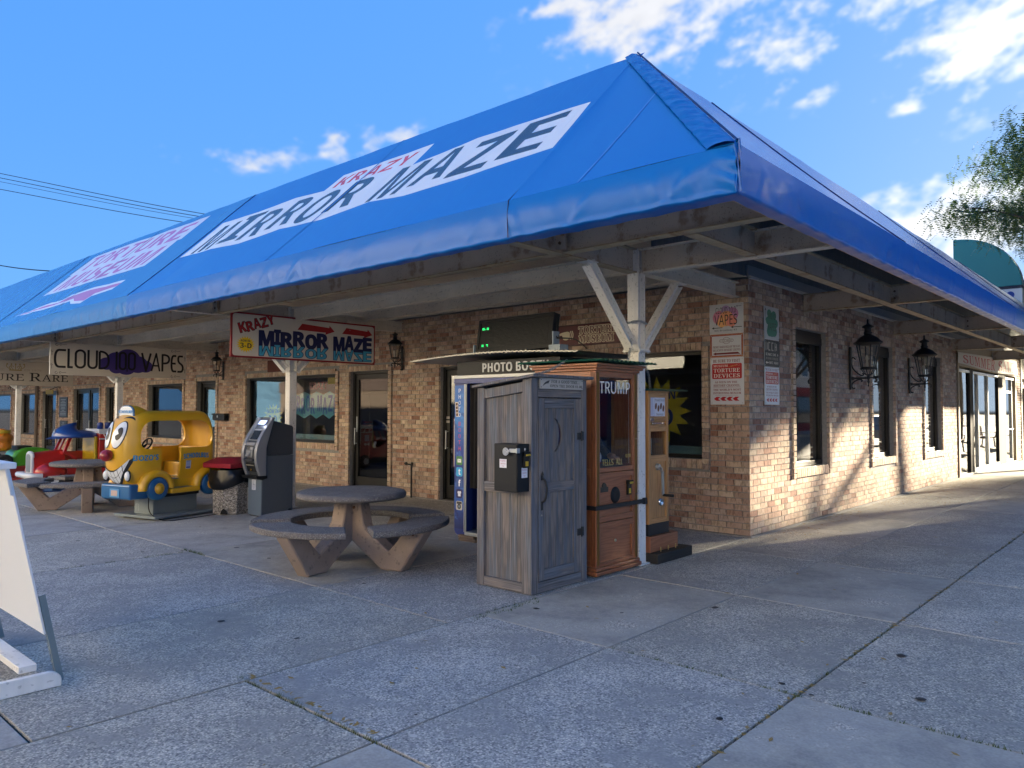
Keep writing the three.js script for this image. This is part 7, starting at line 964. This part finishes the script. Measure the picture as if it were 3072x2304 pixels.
// ---------------------------------------------------------------- glazed shop at the far end of the side wall
{
  const t = thing('corner_shop_front', 'glazed shop front with dark mullions under the SUMMER SALE banner', 'shop front'), Zs = [-11.15, -12.5, -12.88, -13.5, -14.75, -16.2, -17.3, -18.4, -18.75];
  const tan = std({ rgb: [0.3, 0.23, 0.15], roughness: 0.7 });
  obj('surround', [bx(-0.08, 0.03, 0.004, 2.78, -11.24, -11.12), bx(-0.08, 0.03, 0.004, 2.78, -18.98, -18.78), bx(-0.08, 0.03, 2.62, 2.92, -18.78, -11.25, 0, 'z'), bx(-0.08, 0.028, 2.92, 3.2, -19.0, -11.12, 0, 'z')], tan, t);
  obj('threshold', bx(-0.12, 0.02, 0.004, 0.05, -18.76, -11.26), galv, t);
  for (const [a, b, y0, y1] of [[-11.26, -12.48, 0.05, 2.5], [-12.9, -13.45, 0.14, 2.5], [-13.5, -14.72, 0.14, 2.5], [-14.78, -16.15, 0.14, 2.5], [-17.35, -18.3, 0.14, 2.1], [-17.35, -18.3, 2.16, 2.5]]) obj('pane', bx(-0.05, -0.044, y0, y1, b, a), phy({ rgb: [0.55, 0.57, 0.58], roughness: 0.015, transmission: 1, thickness: 0, ior: 1.75 }), t);
  const matte = std({ rgb: [0.012, 0.012, 0.012], roughness: 0.9 }); obj('mullion', bx(-0.1, 0.0, 0.051, 2.6, -12.89, -12.5, 0.004), matte, t); obj('mullion', bx(-0.1, 0.0, 0.051, 2.6, -17.33, -16.2, 0.004), matte, t);
  for (const z of [-13.475, -14.75, -18.34]) obj('mullion', bx(-0.08, 0.0, 0.051, 2.5, z - 0.025, z + 0.025, 0.003), galv, t); obj('transom', [bx(-0.08, 0.002, 2.5, 2.56, -16.19, -12.9, 0.003), bx(-0.08, 0.002, 2.5, 2.56, -12.49, -11.26, .003), bx(-0.08, 0.0, 2.1, 2.16, -18.31, -17.34), bx(-0.08, 0.001, 2.5, 2.56, -18.76, -17.34), bx(-0.08, 0.001, 0.051, 0.135, -16.19, -12.9), bx(-0.08, 0.001, 0.051, 0.135, -18.31, -17.34)], galv, t);
  obj('door_bar', bar([0.03, 1.02, -17.5], [0.03, 1.02, -18.2], 0.015), galv, t);
  rebase(t, [0, 0, -15]);
  const b = tag(obj('sale_banner', gridSheet(60, 6, (u, v) => [0.045 + 0.02 * Math.sin(u * 9) * (1 - v) + 0.012 * fbm(N1, u * 12, v * 2, 3), 2.68 + 0.25 * v + 0.06 * Math.sin(u * PI) * (v - 1) + 0.3 * u * v * 0.6, -11.05 - 8.0 * u], (u, v) => [u, v]), print(saleArt, { side: THREE.DoubleSide, roughness: 0.7 })), 'sagging white banner with red letters SUMMER SALE over the glazed shop front', 'banner');
  obj('interior_room', [bx(-2.4, -2.3, 0, 3.2, -20.2, -11.16), bx(-2.3, -0.1, 3.0, 3.2, -20.1, -11.16), bx(-2.3, -0.13, -.1, 0.004, -20.1, -11.16)], greyWall, bld);
  // pier beyond, and the next shop
  const pier = thing('brick_pier', 'narrow brick pier beyond the glazed shop front', 'pier', [-0.1, 0, -19.5]); for (let i = 0; i < 42; i++) obj('brick', bx(-0.1, 0.1 - (i % 2) * 0.006, i * 0.0757 + 0.01, i * 0.0757 + 0.075, -0.4, 0.4, 0.004), brickMats[[3, 1, 6, 0, 3][i % 5]], pier);
  const s2 = thing('next_shop_front', 'bright glazed shop front beyond the brick pier', 'shop front', [0, 0, -23.5]); obj('frame', [bx(-0.1, 0.02, 0.004, 2.6, 3.4, 3.55), bx(-0.1, 0.02, 0.004, 2.6, -3.5, -3.35), bx(-0.1, 0.02, 2.3, 2.42, -3.35, 3.4), bx(-0.1, 0.02, 0.004, 0.2, -3.35, 3.4), bx(-.1, .02, .2, 2.3, 0.3, .42), bx(-.1, .02, .2, 2.3, 2.2, 2.3)], tan, s2); obj('pane', [bx(-0.06, -0.054, 0.2, 2.3, -3.35, 0.3), bx(-0.06, -0.054, 0.2, 2.3, 0.42, 2.2), bx(-.06, -.054, .2, 2.3, 2.3, 3.4)], phy({ rgb: [0.7, 0.7, 0.7], roughness: 0.02, transmission: 1, thickness: 0, ior: 1.75 }), s2); obj('fascia', [bx(-0.3, 0.02, 2.6, 3.9, -3.6, 3.55), bx(-3, -2.9, 0, 2.6, -3.5, 3.5), bx(-2.9, -.1, 2.45, 2.6, -3.5, 3.5)], tan, s2);
}
{ // round-topped teal sign and its building farther down the street
  const b = thing('far_shop_building', 'pale two-storey shop building with a cream awning farther down the street', 'building', [0, 0, -34]);
  obj('wall', bx(-14, 0.0, 0, 6.6, -8, 6.5), std({ rgb: [0.5, 0.47, 0.4], roughness: 0.85 }), b); obj('parapet', bx(-14, 0.12, 6.6, 6.85, -8, 6.6), std({ rgb: [0.12, 0.17, 0.3], roughness: .7 }), b); for (const z of [-5.5, -2.5, 0.5, 3.5]) { const w = part('window', b); obj('frame', bx(0.0, 0.06, 4.0, 5.6, z - 0.7, z + 0.7), whiteBoard, w); obj('pane', bx(0.061, 0.066, 4.1, 5.5, z - 0.6, z + 0.6), phy({ rgb: [0.05, 0.06, 0.07], roughness: 0.05 }), w); }
  obj('awning', gridSheet(40, 10, (u, v) => [0.05 + 1.1 * v, 4.2 - 0.9 * v * v, 6.4 - 13 * u], (u, v) => [u, v]), std({ rgb: [0.55, 0.5, 0.34], roughness: 0.8, side: THREE.DoubleSide }), b);
  const t = thing('teal_sign', 'teal quarter-round sign board standing above the blue awning down the street', 'sign', [-3.28, 6.62, -27.35]);
  const q = new THREE.Shape(); q.moveTo(0, 0); q.lineTo(0, 2.15); q.lineTo(0.12, 2.15); q.absellipse(0.12, 0, 2.27, 2.15, PI / 2, 0, true); q.closePath(); obj('board', ext(q, 0.25, 0.01, 30), std({ rgb: [0.008, 0.23, 0.23], roughness: 0.5 }), t); obj('edge', ext(q, 0.2, 0, 30).scale(1.02, 1.015, 1).translate(-0.02, -0.01, -0.21), std({ rgb: [0.3, 0.3, 0.28] }), t); obj('band', bx(-0.02, 2.42, -0.12, -0.012, -0.05, 0.27), std({ rgb: [0.03, 0.03, 0.05] }), t); obj('lower_panel', bx(0, 2.4, -1.4, -0.122, 0.0, 0.25), whiteBoard, t); obj('dot', at(turn(cyl(0.14, 0.14, 0.02, 30), PI / 2), 2.0, -0.37, 0.262), std({ rgb: [0.02, 0.06, 0.3] }), t);
}
// ---------------------------------------------------------------- what the windows mirror and what shades the pavement
{
  // white clapboard building across the square, its upper wall in the sun
  const b = thing('clapboard_building', 'white clapboard building across the square, seen in the corner window', 'building', [-22, 0, 17.5]), wp = std({ rgb: [0.74, 0.72, 0.66], roughness: 0.7 });
  obj('lower_wall', bx(-3.0, 12.4, 0, 2.8, 0.02, 8), std({ rgb: [0.55, 0.53, 0.48], roughness: 0.8 }), b); const cb = []; for (let i = 0; i < 36; i++) cb.push(beam([-3.0, 2.92 + i * 0.16, -0.02], [12.4, 2.92 + i * 0.16, -0.02], 0.03, 0.165)); for (const g of cb) obj('clapboard', turn(g, 0, 0, 0), wp, b); obj('upper_wall', bx(-3.0, 12.38, 2.8, 8.7, 0.02, 8), wp, b); obj('roof', bx(-3.3, 12.6, 8.7, 8.9, -0.4, 8.2), asphaltMat, b);
  const c = thing('blue_building', 'pale blue building across the square, seen in the shop windows', 'building', [-52, 0, 24]); obj('wall', bx(-15, 14.8, 0, 9, 0, 9), std({ rgb: [0.10, 0.22, 0.36], roughness: 0.8 }), c); for (let i = 0; i < 6; i++) { const w = part('window', c); obj('frame', bx(-13 + i * 4.6, -11 + i * 4.6, 4.6, 6.6, -0.08, 0.0), whiteBoard, w); obj('pane', bx(-12.9 + i * 4.6, -11.1 + i * 4.6, 4.7, 6.5, -0.09, -0.082), phy({ rgb: [0.04, 0.05, 0.06], roughness: 0.05 }), w); } obj('roof', bx(-15.3, 15.1, 9, 9.3, -0.3, 9.3), asphaltMat, c);
  const e = thing('brown_building', 'brown building across the square beside the white clapboard one', 'building', [-33, 0, 18.5]); obj('wall', bx(-9, 7.6, 0, 8.2, 0, 8), std({ rgb: [0.19, 0.15, 0.12], roughness: 0.85 }), e); obj('shop_band', bx(-9, 7.6, 2.7, 3.4, -0.12, 0), std({ rgb: [0.12, 0.09, 0.08] }), e); obj('roof', bx(-9.2, 7.8, 8.2, 8.5, -0.3, 8.2), asphaltMat, e);
  const d = thing('cream_building', 'cream rendered building across the square, behind the viewpoint', 'building', [4, 0, 23]); obj('wall', bx(-11, 12, 0, 9.5, 0, 9), std({ rgb: [0.68, 0.6, 0.46], roughness: 0.85 }), d); for (let i = 0; i < 6; i++) for (const y of [0.9, 4.2, 7.0]) { const w = part('window', d); obj('frame', bx(-9.8 + i * 3.7, -8.2 + i * 3.7, y, y + 1.8, -0.08, 0.0), whiteBoard, w); obj('pane', bx(-9.7 + i * 3.7, -8.3 + i * 3.7, y + .1, y + 1.7, -0.09, -0.082), phy({ rgb: [0.04, 0.05, 0.06], roughness: 0.05 }), w); } obj('roof', bx(-11.3, 12.3, 9.5, 9.8, -0.3, 9.3), asphaltMat, d);
  // red shop building across the road
  const r = thing('corner_block', 'tall pale building with a red shop floor across the road, shading the pavement', 'building', [18.4, 0, -36]); obj('wall', bx(0, 9, 3.4, 12.5, -19.5, 8), std({ rgb: [0.62, 0.57, 0.49], roughness: 0.9 }), r); obj('ground_floor', bx(-0.04, 9, 0, 3.4, -19.5, 8), std({ rgb: [0.3, 0.05, 0.05], roughness: 0.85 }), r); for (let i = 0; i < 4; i++) { const w = part('window', r); obj('frame', bx(-0.12, -0.04, 0.6, 2.7, -16 + i * 6.4, -12 + i * 6.4), bronzeFrame, w); obj('pane', bx(-0.13, -0.122, 0.7, 2.6, -15.9 + i * 6.4, -12.1 + i * 6.4), phy({ rgb: [0.05, 0.06, 0.07], roughness: 0.05 }), w); } for (let i = 0; i < 4; i++) for (const y of [4.2, 7.2, 9.9]) { const w = part('window', r); obj('frame', bx(-0.06, 0, y, y + 1.9, -15.5 + i * 6.4, -14.1 + i * 6.4), whiteBoard, w); obj('pane', bx(-0.07, -0.062, y + .1, y + 1.8, -15.4 + i * 6.4, -14.2 + i * 6.4), phy({ rgb: [0.05, 0.06, 0.07], roughness: 0.05 }), w); } obj('cornice', bx(-0.4, 9.2, 12.5, 13.0, -19.7, 8.2), whiteBoard, r);
  // benches on the pavement
  for (const [x, z, l] of [[2.6, -23.6, 'slatted park bench by the kerb, the one by the parked car'], [2.5, -29.2, 'slatted park bench by the kerb, farther down the pavement']]) { const t = thing('park_bench', l, 'bench', [x, 0, z], -PI / 2, 'slatted benches on the pavement'), wood = std({ rgb: [0.2, 0.12, 0.08], map: oakMap, roughness: 0.7 }); for (let i = 0; i < 5; i++) obj('seat_slat', bx(-0.9, 0.9, 0.43, 0.46, -0.24 + i * 0.1, -0.16 + i * 0.1, 0.006, 'x'), wood, t); for (let i = 0; i < 5; i++) obj('back_slat', at(turn(bx(-0.9, 0.9, -0.035, 0.035, -0.015, 0.015, 0.006, 'x'), -0.18), 0, 0.52 + i * 0.085, -0.27 - i * 0.016), wood, t); for (const s of [-0.75, 0.75]) obj('leg', [beam([s, 0, 0.2], [s, 0.43, 0.16], 0.05, 0.05), beam([s, 0, -0.3], [s, 0.43, -0.24], 0.05, 0.05), beam([s, 0.43, -0.26], [s, 0.92, -0.37], 0.05, 0.03), beam([s, .41, -.26], [s, .41, .22], .05, .03), tube([[s, 0.43, 0.2], [s, 0.62, 0.24], [s, 0.64, 0], [s, 0.6, -0.28]], 0.02, 20, 6)], blackMetal, t); }
  // parked car
  const car = thing('parked_car', 'silver parked car at the kerb beside the benches', 'car', [7.1, -0.13, -33], PI), paint = phy({ rgb: [0.4, 0.42, 0.44], roughness: 0.3, metalness: 0.5, clearcoat: 1 });
  const prof = [[-2.2, 0.35], [-2.22, 0.75], [-2.0, 0.92], [-1.3, 1.0], [-0.75, 1.42], [0.5, 1.46], [1.25, 1.02], [2.0, 0.9], [2.2, 0.7], [2.2, 0.35]]; const hole = (x) => Array.from({ length: 13 }, (_, i) => [x + 0.37 * Math.cos(PI - i * PI / 12), 0.34 + 0.37 * Math.sin(i * PI / 12)]);
  obj('body', basis(ext([...prof, ...hole(1.35).reverse(), ...hole(-1.35).reverse()], 1.7, 0.08, 8, 2), [0, 0, 1], [0, 1, 0], [-1, 0, 0], [0.85, 0, 0]), paint, car); for (const s of [-1, 1]) { const gl = ext([[-1.1, 1.03], [-0.7, 1.36], [0.45, 1.4], [1.05, 1.04]], 0.01); obj('side_window', basis(gl, [0, 0, 1], [0, 1, 0], [-1, 0, 0], [s * 0.855 + 0.005, 0, 0]), darkGlass, car); for (const z of [1.35, -1.35]) { const w = part('wheel', car); obj('tyre', at(turn(lathe([[0.2, -0.1], [0.3, -0.1], [0.33, -0.07], [0.33, 0.07], [0.3, 0.1], [0.2, 0.1]], 28), 0, 0, PI / 2), s * 0.76, 0.33, z), rubber, w); obj('rim', at(turn(cyl(0.2, 0.2, 0.19, 20), 0, 0, PI / 2), s * 0.76, 0.33, z), chrome, w); } for (const z of [2.19, -2.2]) obj(z > 0 ? 'headlight' : 'tail_light', bx(s * 0.62 - 0.15, s * 0.62 + 0.15, 0.66, 0.8, z - 0.03, z + 0.03, 0.01), z > 0 ? chrome : hexm('#7a1010', 0.3), car); }
}
// ---------------------------------------------------------------- street trees (feathery leaves)
{
  const bark = std({ map: pix(256, 512, 0.5, 1, (u, v) => { const L = 0.11 * (0.5 + fbm(N1, u * 26, v * 8, 4, 26, 8)); return [L, L * 0.86, L * 0.72]; }), roughness: 0.95 });
  const leafMats = [[0.13, 0.2, 0.03], [0.10, 0.165, 0.026], [0.16, 0.2, 0.03]].map((rgb) => phy({ rgb, roughness: 0.75, transmission: 0.5, thickness: 0, side: THREE.DoubleSide }));
  function makeTree(seed, H, spread, low, dense) {
    const R = mulberry(seed), limbs = [], tips = []; const trunk = [];
    const grow = (p, d, len, r, lev) => { const q = p.clone().addScaledVector(d, len); const mid = p.clone().add(q).multiplyScalar(0.5).add(V((R() - .5) * len * .12, (R() - .5) * len * .05, (R() - .5) * len * .12)); const c = new THREE.CatmullRomCurve3([p, mid, q]); const seg = clean(new THREE.TubeGeometry(c, 4, 1, lev < 2 ? 8 : 5)); // taper
      const pa = seg.attributes.position, fr = c.getSpacedPoints(4); for (let i = 0; i < pa.count; i++) { const P = V(pa.getX(i), pa.getY(i), pa.getZ(i)); let b = 0, bd = 1e9; fr.forEach((f, k) => { const dd = Math.abs(P.distanceTo(f) - 1); if (dd < bd) { bd = dd; b = k; } }); const k = r * (1 - 0.38 * b / 4); P.sub(fr[b]).multiplyScalar(k).add(fr[b]); pa.setXYZ(i, P.x, P.y, P.z); } seg.computeVertexNormals(); limbs.push(uvOnly(seg));
      if (lev >= 2) tips.push([q, d], [mid, d]); if (lev >= 4) return; const n = lev === 0 ? 5 : lev === 1 ? 4 : 3; for (let i = 0; i < n; i++) { const a = (i + R() * .7) * 2 * PI / n + lev, tilt = lev === 0 ? 0.55 + R() * .5 : 0.45 + R() * .6, ax = V(Math.cos(a), 0, Math.sin(a)); const nd = d.clone().multiplyScalar(Math.cos(tilt)).addScaledVector(ax, Math.sin(tilt) * spread); nd.y += lev > 2 ? -0.25 : 0.12; nd.normalize(); grow(q, nd, len * (lev === 0 ? 0.62 : 0.7) * (0.8 + .4 * R()), r * 0.6, lev + 1); } };
    grow(V(0, 0, 0), V((R() - .5) * .08, 1, (R() - .5) * .08).normalize(), low, 0.15, 0);
    // sprays of leaflets
    const leaf = []; const N = Math.round(tips.length * dense);
    for (let i = 0; i < N; i++) { const [p, d0] = tips[Math.floor(R() * tips.length)], o = p.clone().add(V((R() - .5) * .9, (R() - .5) * .6, (R() - .5) * .9)), a = R() * 2 * PI, dir = V(Math.cos(a), -0.35 - R() * .5, Math.sin(a)).normalize(), side = V(-dir.z, 0, dir.x).normalize(), L = 0.16 + R() * .14, up = new THREE.Vector3().crossVectors(side, dir);
      for (let k = 0; k < 7; k++) for (const s of [-1, 1]) { const b = o.clone().addScaledVector(dir, L * (k + .5) / 7).add(V(0, -0.02 * k * k / 7, 0)), w = 0.05 * (1 - 0.06 * k) * (.8 + .5 * R()), e = b.clone().addScaledVector(side, s * w).addScaledVector(up, (R() - .5) * .03), h = dir.clone().multiplyScalar(0.011 + .006 * R()); leaf.push(b.clone().sub(h), e.clone(), b.clone().add(h)); } }
    const lp = new Float32Array(leaf.length * 3); leaf.forEach((v, i) => lp.set([v.x, v.y, v.z], i * 3)); const lg = new THREE.BufferGeometry(); lg.setAttribute('position', new THREE.BufferAttribute(lp, 3)); lg.computeVertexNormals(); lg.setAttribute('uv', new THREE.BufferAttribute(new Float32Array(leaf.length * 2), 2));
    return [merge(limbs), lg];
  }
  const kinds = [makeTree(3, 8, 1.0, 3.0, 62), makeTree(17, 8, 1.0, 4.1, 40)];
  const place = (k, x, z, ry, s, label, m) => { const t = thing('street_tree', label, 'tree', [x, 0, z], ry, 'feathery street trees along the kerb'); const a = obj('trunk', kinds[k][0], bark, t), c = obj('crown', kinds[k][1], leafMats[m], t); a.scale.setScalar(s); c.scale.setScalar(s); };
  place(0, 4.9, -13.4, 0.6, 1.2, 'leafy street tree overhanging the far end of the blue awning', 0); 
  place(1, 4.9, -21, 2.1, 1.1, 'street tree by the kerb beside the first slatted bench', 1); place(1, 4.8, -28, 3.7, 1.1, 'street tree by the kerb beside the parked car', 0); place(1, 4.9, -36, 0.3, 1.2, 'street tree beyond the parked car', 1); place(0, 4.95, -17.4, 4.4, 0.98, 'street tree by the kerb right behind the one that overhangs the awning', 0);
  for (const [k, x, z, ry, s, l] of [[1, 14.9, -9, 1, 1.2, 'street tree on the far pavement nearest the square'], [0, 14.9, -19, 2, 1.2, 'street tree on the far pavement opposite the benches'], [1, 14.9, -29, 3, 1.2, 'street tree on the far pavement opposite the parked car'], [0, 14.9, -40, 4, 1.2, 'street tree on the far pavement at the end of the red building']]) place(k, x, z, ry, s, l, k);
}
// ---------------------------------------------------------------- overhead wires far behind the roof
{ const wm = std({ rgb: [0.03, 0.03, 0.035], roughness: 0.8 }); const W = [[[-71.5, 21.8, -7.9], [-50, 16.08, -17.7]], [[-71.6, 21.44, -7.9], [-50.3, 15.9, -17.4]], [[-71.7, 21.14, -7.9], [-50.5, 15.73, -17]], [[-71.8, 20.5, -8], [-50.9, 15.4, -16.4]]].map(([a, b]) => [a, [2 * b[0] - a[0], 2 * b[1] - a[1] + 1.2, 2 * b[2] - a[2]], b]);
  W.forEach(([a, b, c], i) => tag(obj('utility_wire', tube([a, c, b], i === 2 ? 0.018 : 0.028, 40, 5), wm), ['topmost of the overhead wires behind the blue awning', 'second overhead wire from the top', 'thin third overhead wire from the top', 'lowest of the four overhead wires'][i], 'wire', 'overhead wires'));
  tag(obj('utility_wire', tube([[-73, 14.21, -8.4], [-63, 12.45, -8.7], [-54.5, 11.19, -8.9], [-40, 9.4, -9.6]], 0.04, 30, 5), wm), 'single low wire meeting the far end of the awning', 'wire', 'overhead wires'); }
// ---------------------------------------------------------------- litter, gum spots, weeds in the joints
{
  const R = mulberry(404), disc = (x, z, r, s) => { const n = 9, p = []; for (let i = 0; i < n; i++) { const a = i / n * 2 * PI, b = (i + 1) / n * 2 * PI, k = (q) => r * (0.75 + 0.5 * N1(Math.cos(q) * 2 + x * 9 + 30, Math.sin(q) * 2 + z * 9 + 30)); p.push(x, 0.0052, z, x + k(b) * Math.cos(b), 0.0045, z + k(b) * s * Math.sin(b), x + k(a) * Math.cos(a), 0.0045, z + k(a) * s * Math.sin(a)); } const g = new THREE.BufferGeometry(); g.setAttribute('position', new THREE.Float32BufferAttribute(p, 3)); g.computeVertexNormals(); return clean(g); };
  const gum = []; for (let i = 0; i < 150; i++) { const x = -8 + R() * 13, z = 1 + R() * 10; gum.push(disc(x, z, 0.008 + R() * R() * 0.028, 0.7 + R() * .6)); } const g = obj('gum_spots', gum, std({ rgb: [0.022, 0.02, 0.02], roughness: 0.6 })); g.userData = { kind: 'stuff', label: 'dark chewing gum spots trodden into the pavement', category: 'gum spots' };
  const pale = []; for (let i = 0; i < 60; i++) pale.push(disc(-8 + R() * 13, 1 + R() * 10, 0.006 + R() * 0.016, 0.8)); const pl = obj('paper_scraps', pale, std({ rgb: [0.5, 0.49, 0.46], roughness: 0.8 })); pl.userData = { kind: 'stuff', label: 'small pale scraps scattered on the pavement', category: 'scraps' };
  const blades = [], tuft = (x, z, n, h) => { for (let i = 0; i < n; i++) { const a = R() * 7, l = h * (.5 + R()), X = x + (R() - .5) * .04, Z = z + (R() - .5) * .02; const b = new THREE.BufferGeometry(); b.setAttribute('position', new THREE.Float32BufferAttribute([X - .003, -.01, Z, X + .003, -.01, Z, X + Math.cos(a) * l * .8, l, Z + Math.sin(a) * l * .8], 3)); b.computeVertexNormals(); blades.push(clean(b)); } };
  for (let i = 0; i < 90; i++) tuft(2.41 + (R() - .5) * .012, 9 - R() * 14, 4, .012); for (let i = 0; i < 120; i++) tuft(1.2 + R() * 4, 4.72 + (R() - .5) * .012, 4, .014); for (let i = 0; i < 60; i++) tuft(-0.1 + R() * 1.4, 6.62 + (R() - .5) * .01, 4, .016); for (let i = 0; i < 40; i++) tuft(-0.02 + R() * .12, 4.05 + R() * .8, 5, .018); for (let i = 0; i < 50; i++) tuft(-4.15 + (R() - .5) * .015, 5.1 + R() * 1.6, 5, .018); for (let i = 0; i < 40; i++) tuft(-4.3 + R() * .5, 5.03, 5, .02);
  const w = obj('joint_weeds', blades, std({ rgb: [0.06, 0.085, 0.02], roughness: 0.9, side: THREE.DoubleSide })); w.userData = { kind: 'stuff', label: 'small weeds and moss growing in the pavement joints', category: 'weeds' };
  const leaves = []; const lf = (x, z, y = 0.006) => { const a = R() * 7, L = 0.012 + R() * .02, c = Math.cos(a), s = Math.sin(a), b = new THREE.BufferGeometry(); b.setAttribute('position', new THREE.Float32BufferAttribute([x - c * L, y, z - s * L, x - s * L * .4, y + .004 * R(), z + c * L * .4, x + c * L, y + .006 * R(), z + s * L, x - c * L, y, z - s * L, x + c * L, y + .003, z + s * L, x + s * L * .4, y, z - c * L * .4], 3)); b.computeVertexNormals(); leaves.push(clean(b)); };
  for (let i = 0; i < 420; i++) lf(0.04 + Math.abs(R() + R() - 1) * 0.5, -0.4 - R() * 11); for (let i = 0; i < 320; i++) lf(2.41 + (R() - .5) * .03, 9.5 - R() * 16, -0.004 + R() * .008); for (let i = 0; i < 160; i++) lf(-.4 + R() * 5, -10 + R() * 20); for (let i = 0; i < 60; i++) lf(-.1 + R() * 1.2, 6.55 + R() * .03, .0); for (let i = 0; i < 500; i++) lf(.1 + R() * 1.6, -5 - R() * 6); for (let i = 0; i < 30; i++) lf(-0.85 + R() * .2, 7.95 + R() * .15, .006);
  const l = obj('fallen_leaves', leaves, std({ rgb: [0.3, 0.19, 0.05], roughness: 0.8, side: THREE.DoubleSide })); l.userData = { kind: 'stuff', label: 'small yellow-brown fallen leaves along the wall foot and joints', category: 'leaves' };
}
renderer.render(scene, camera);
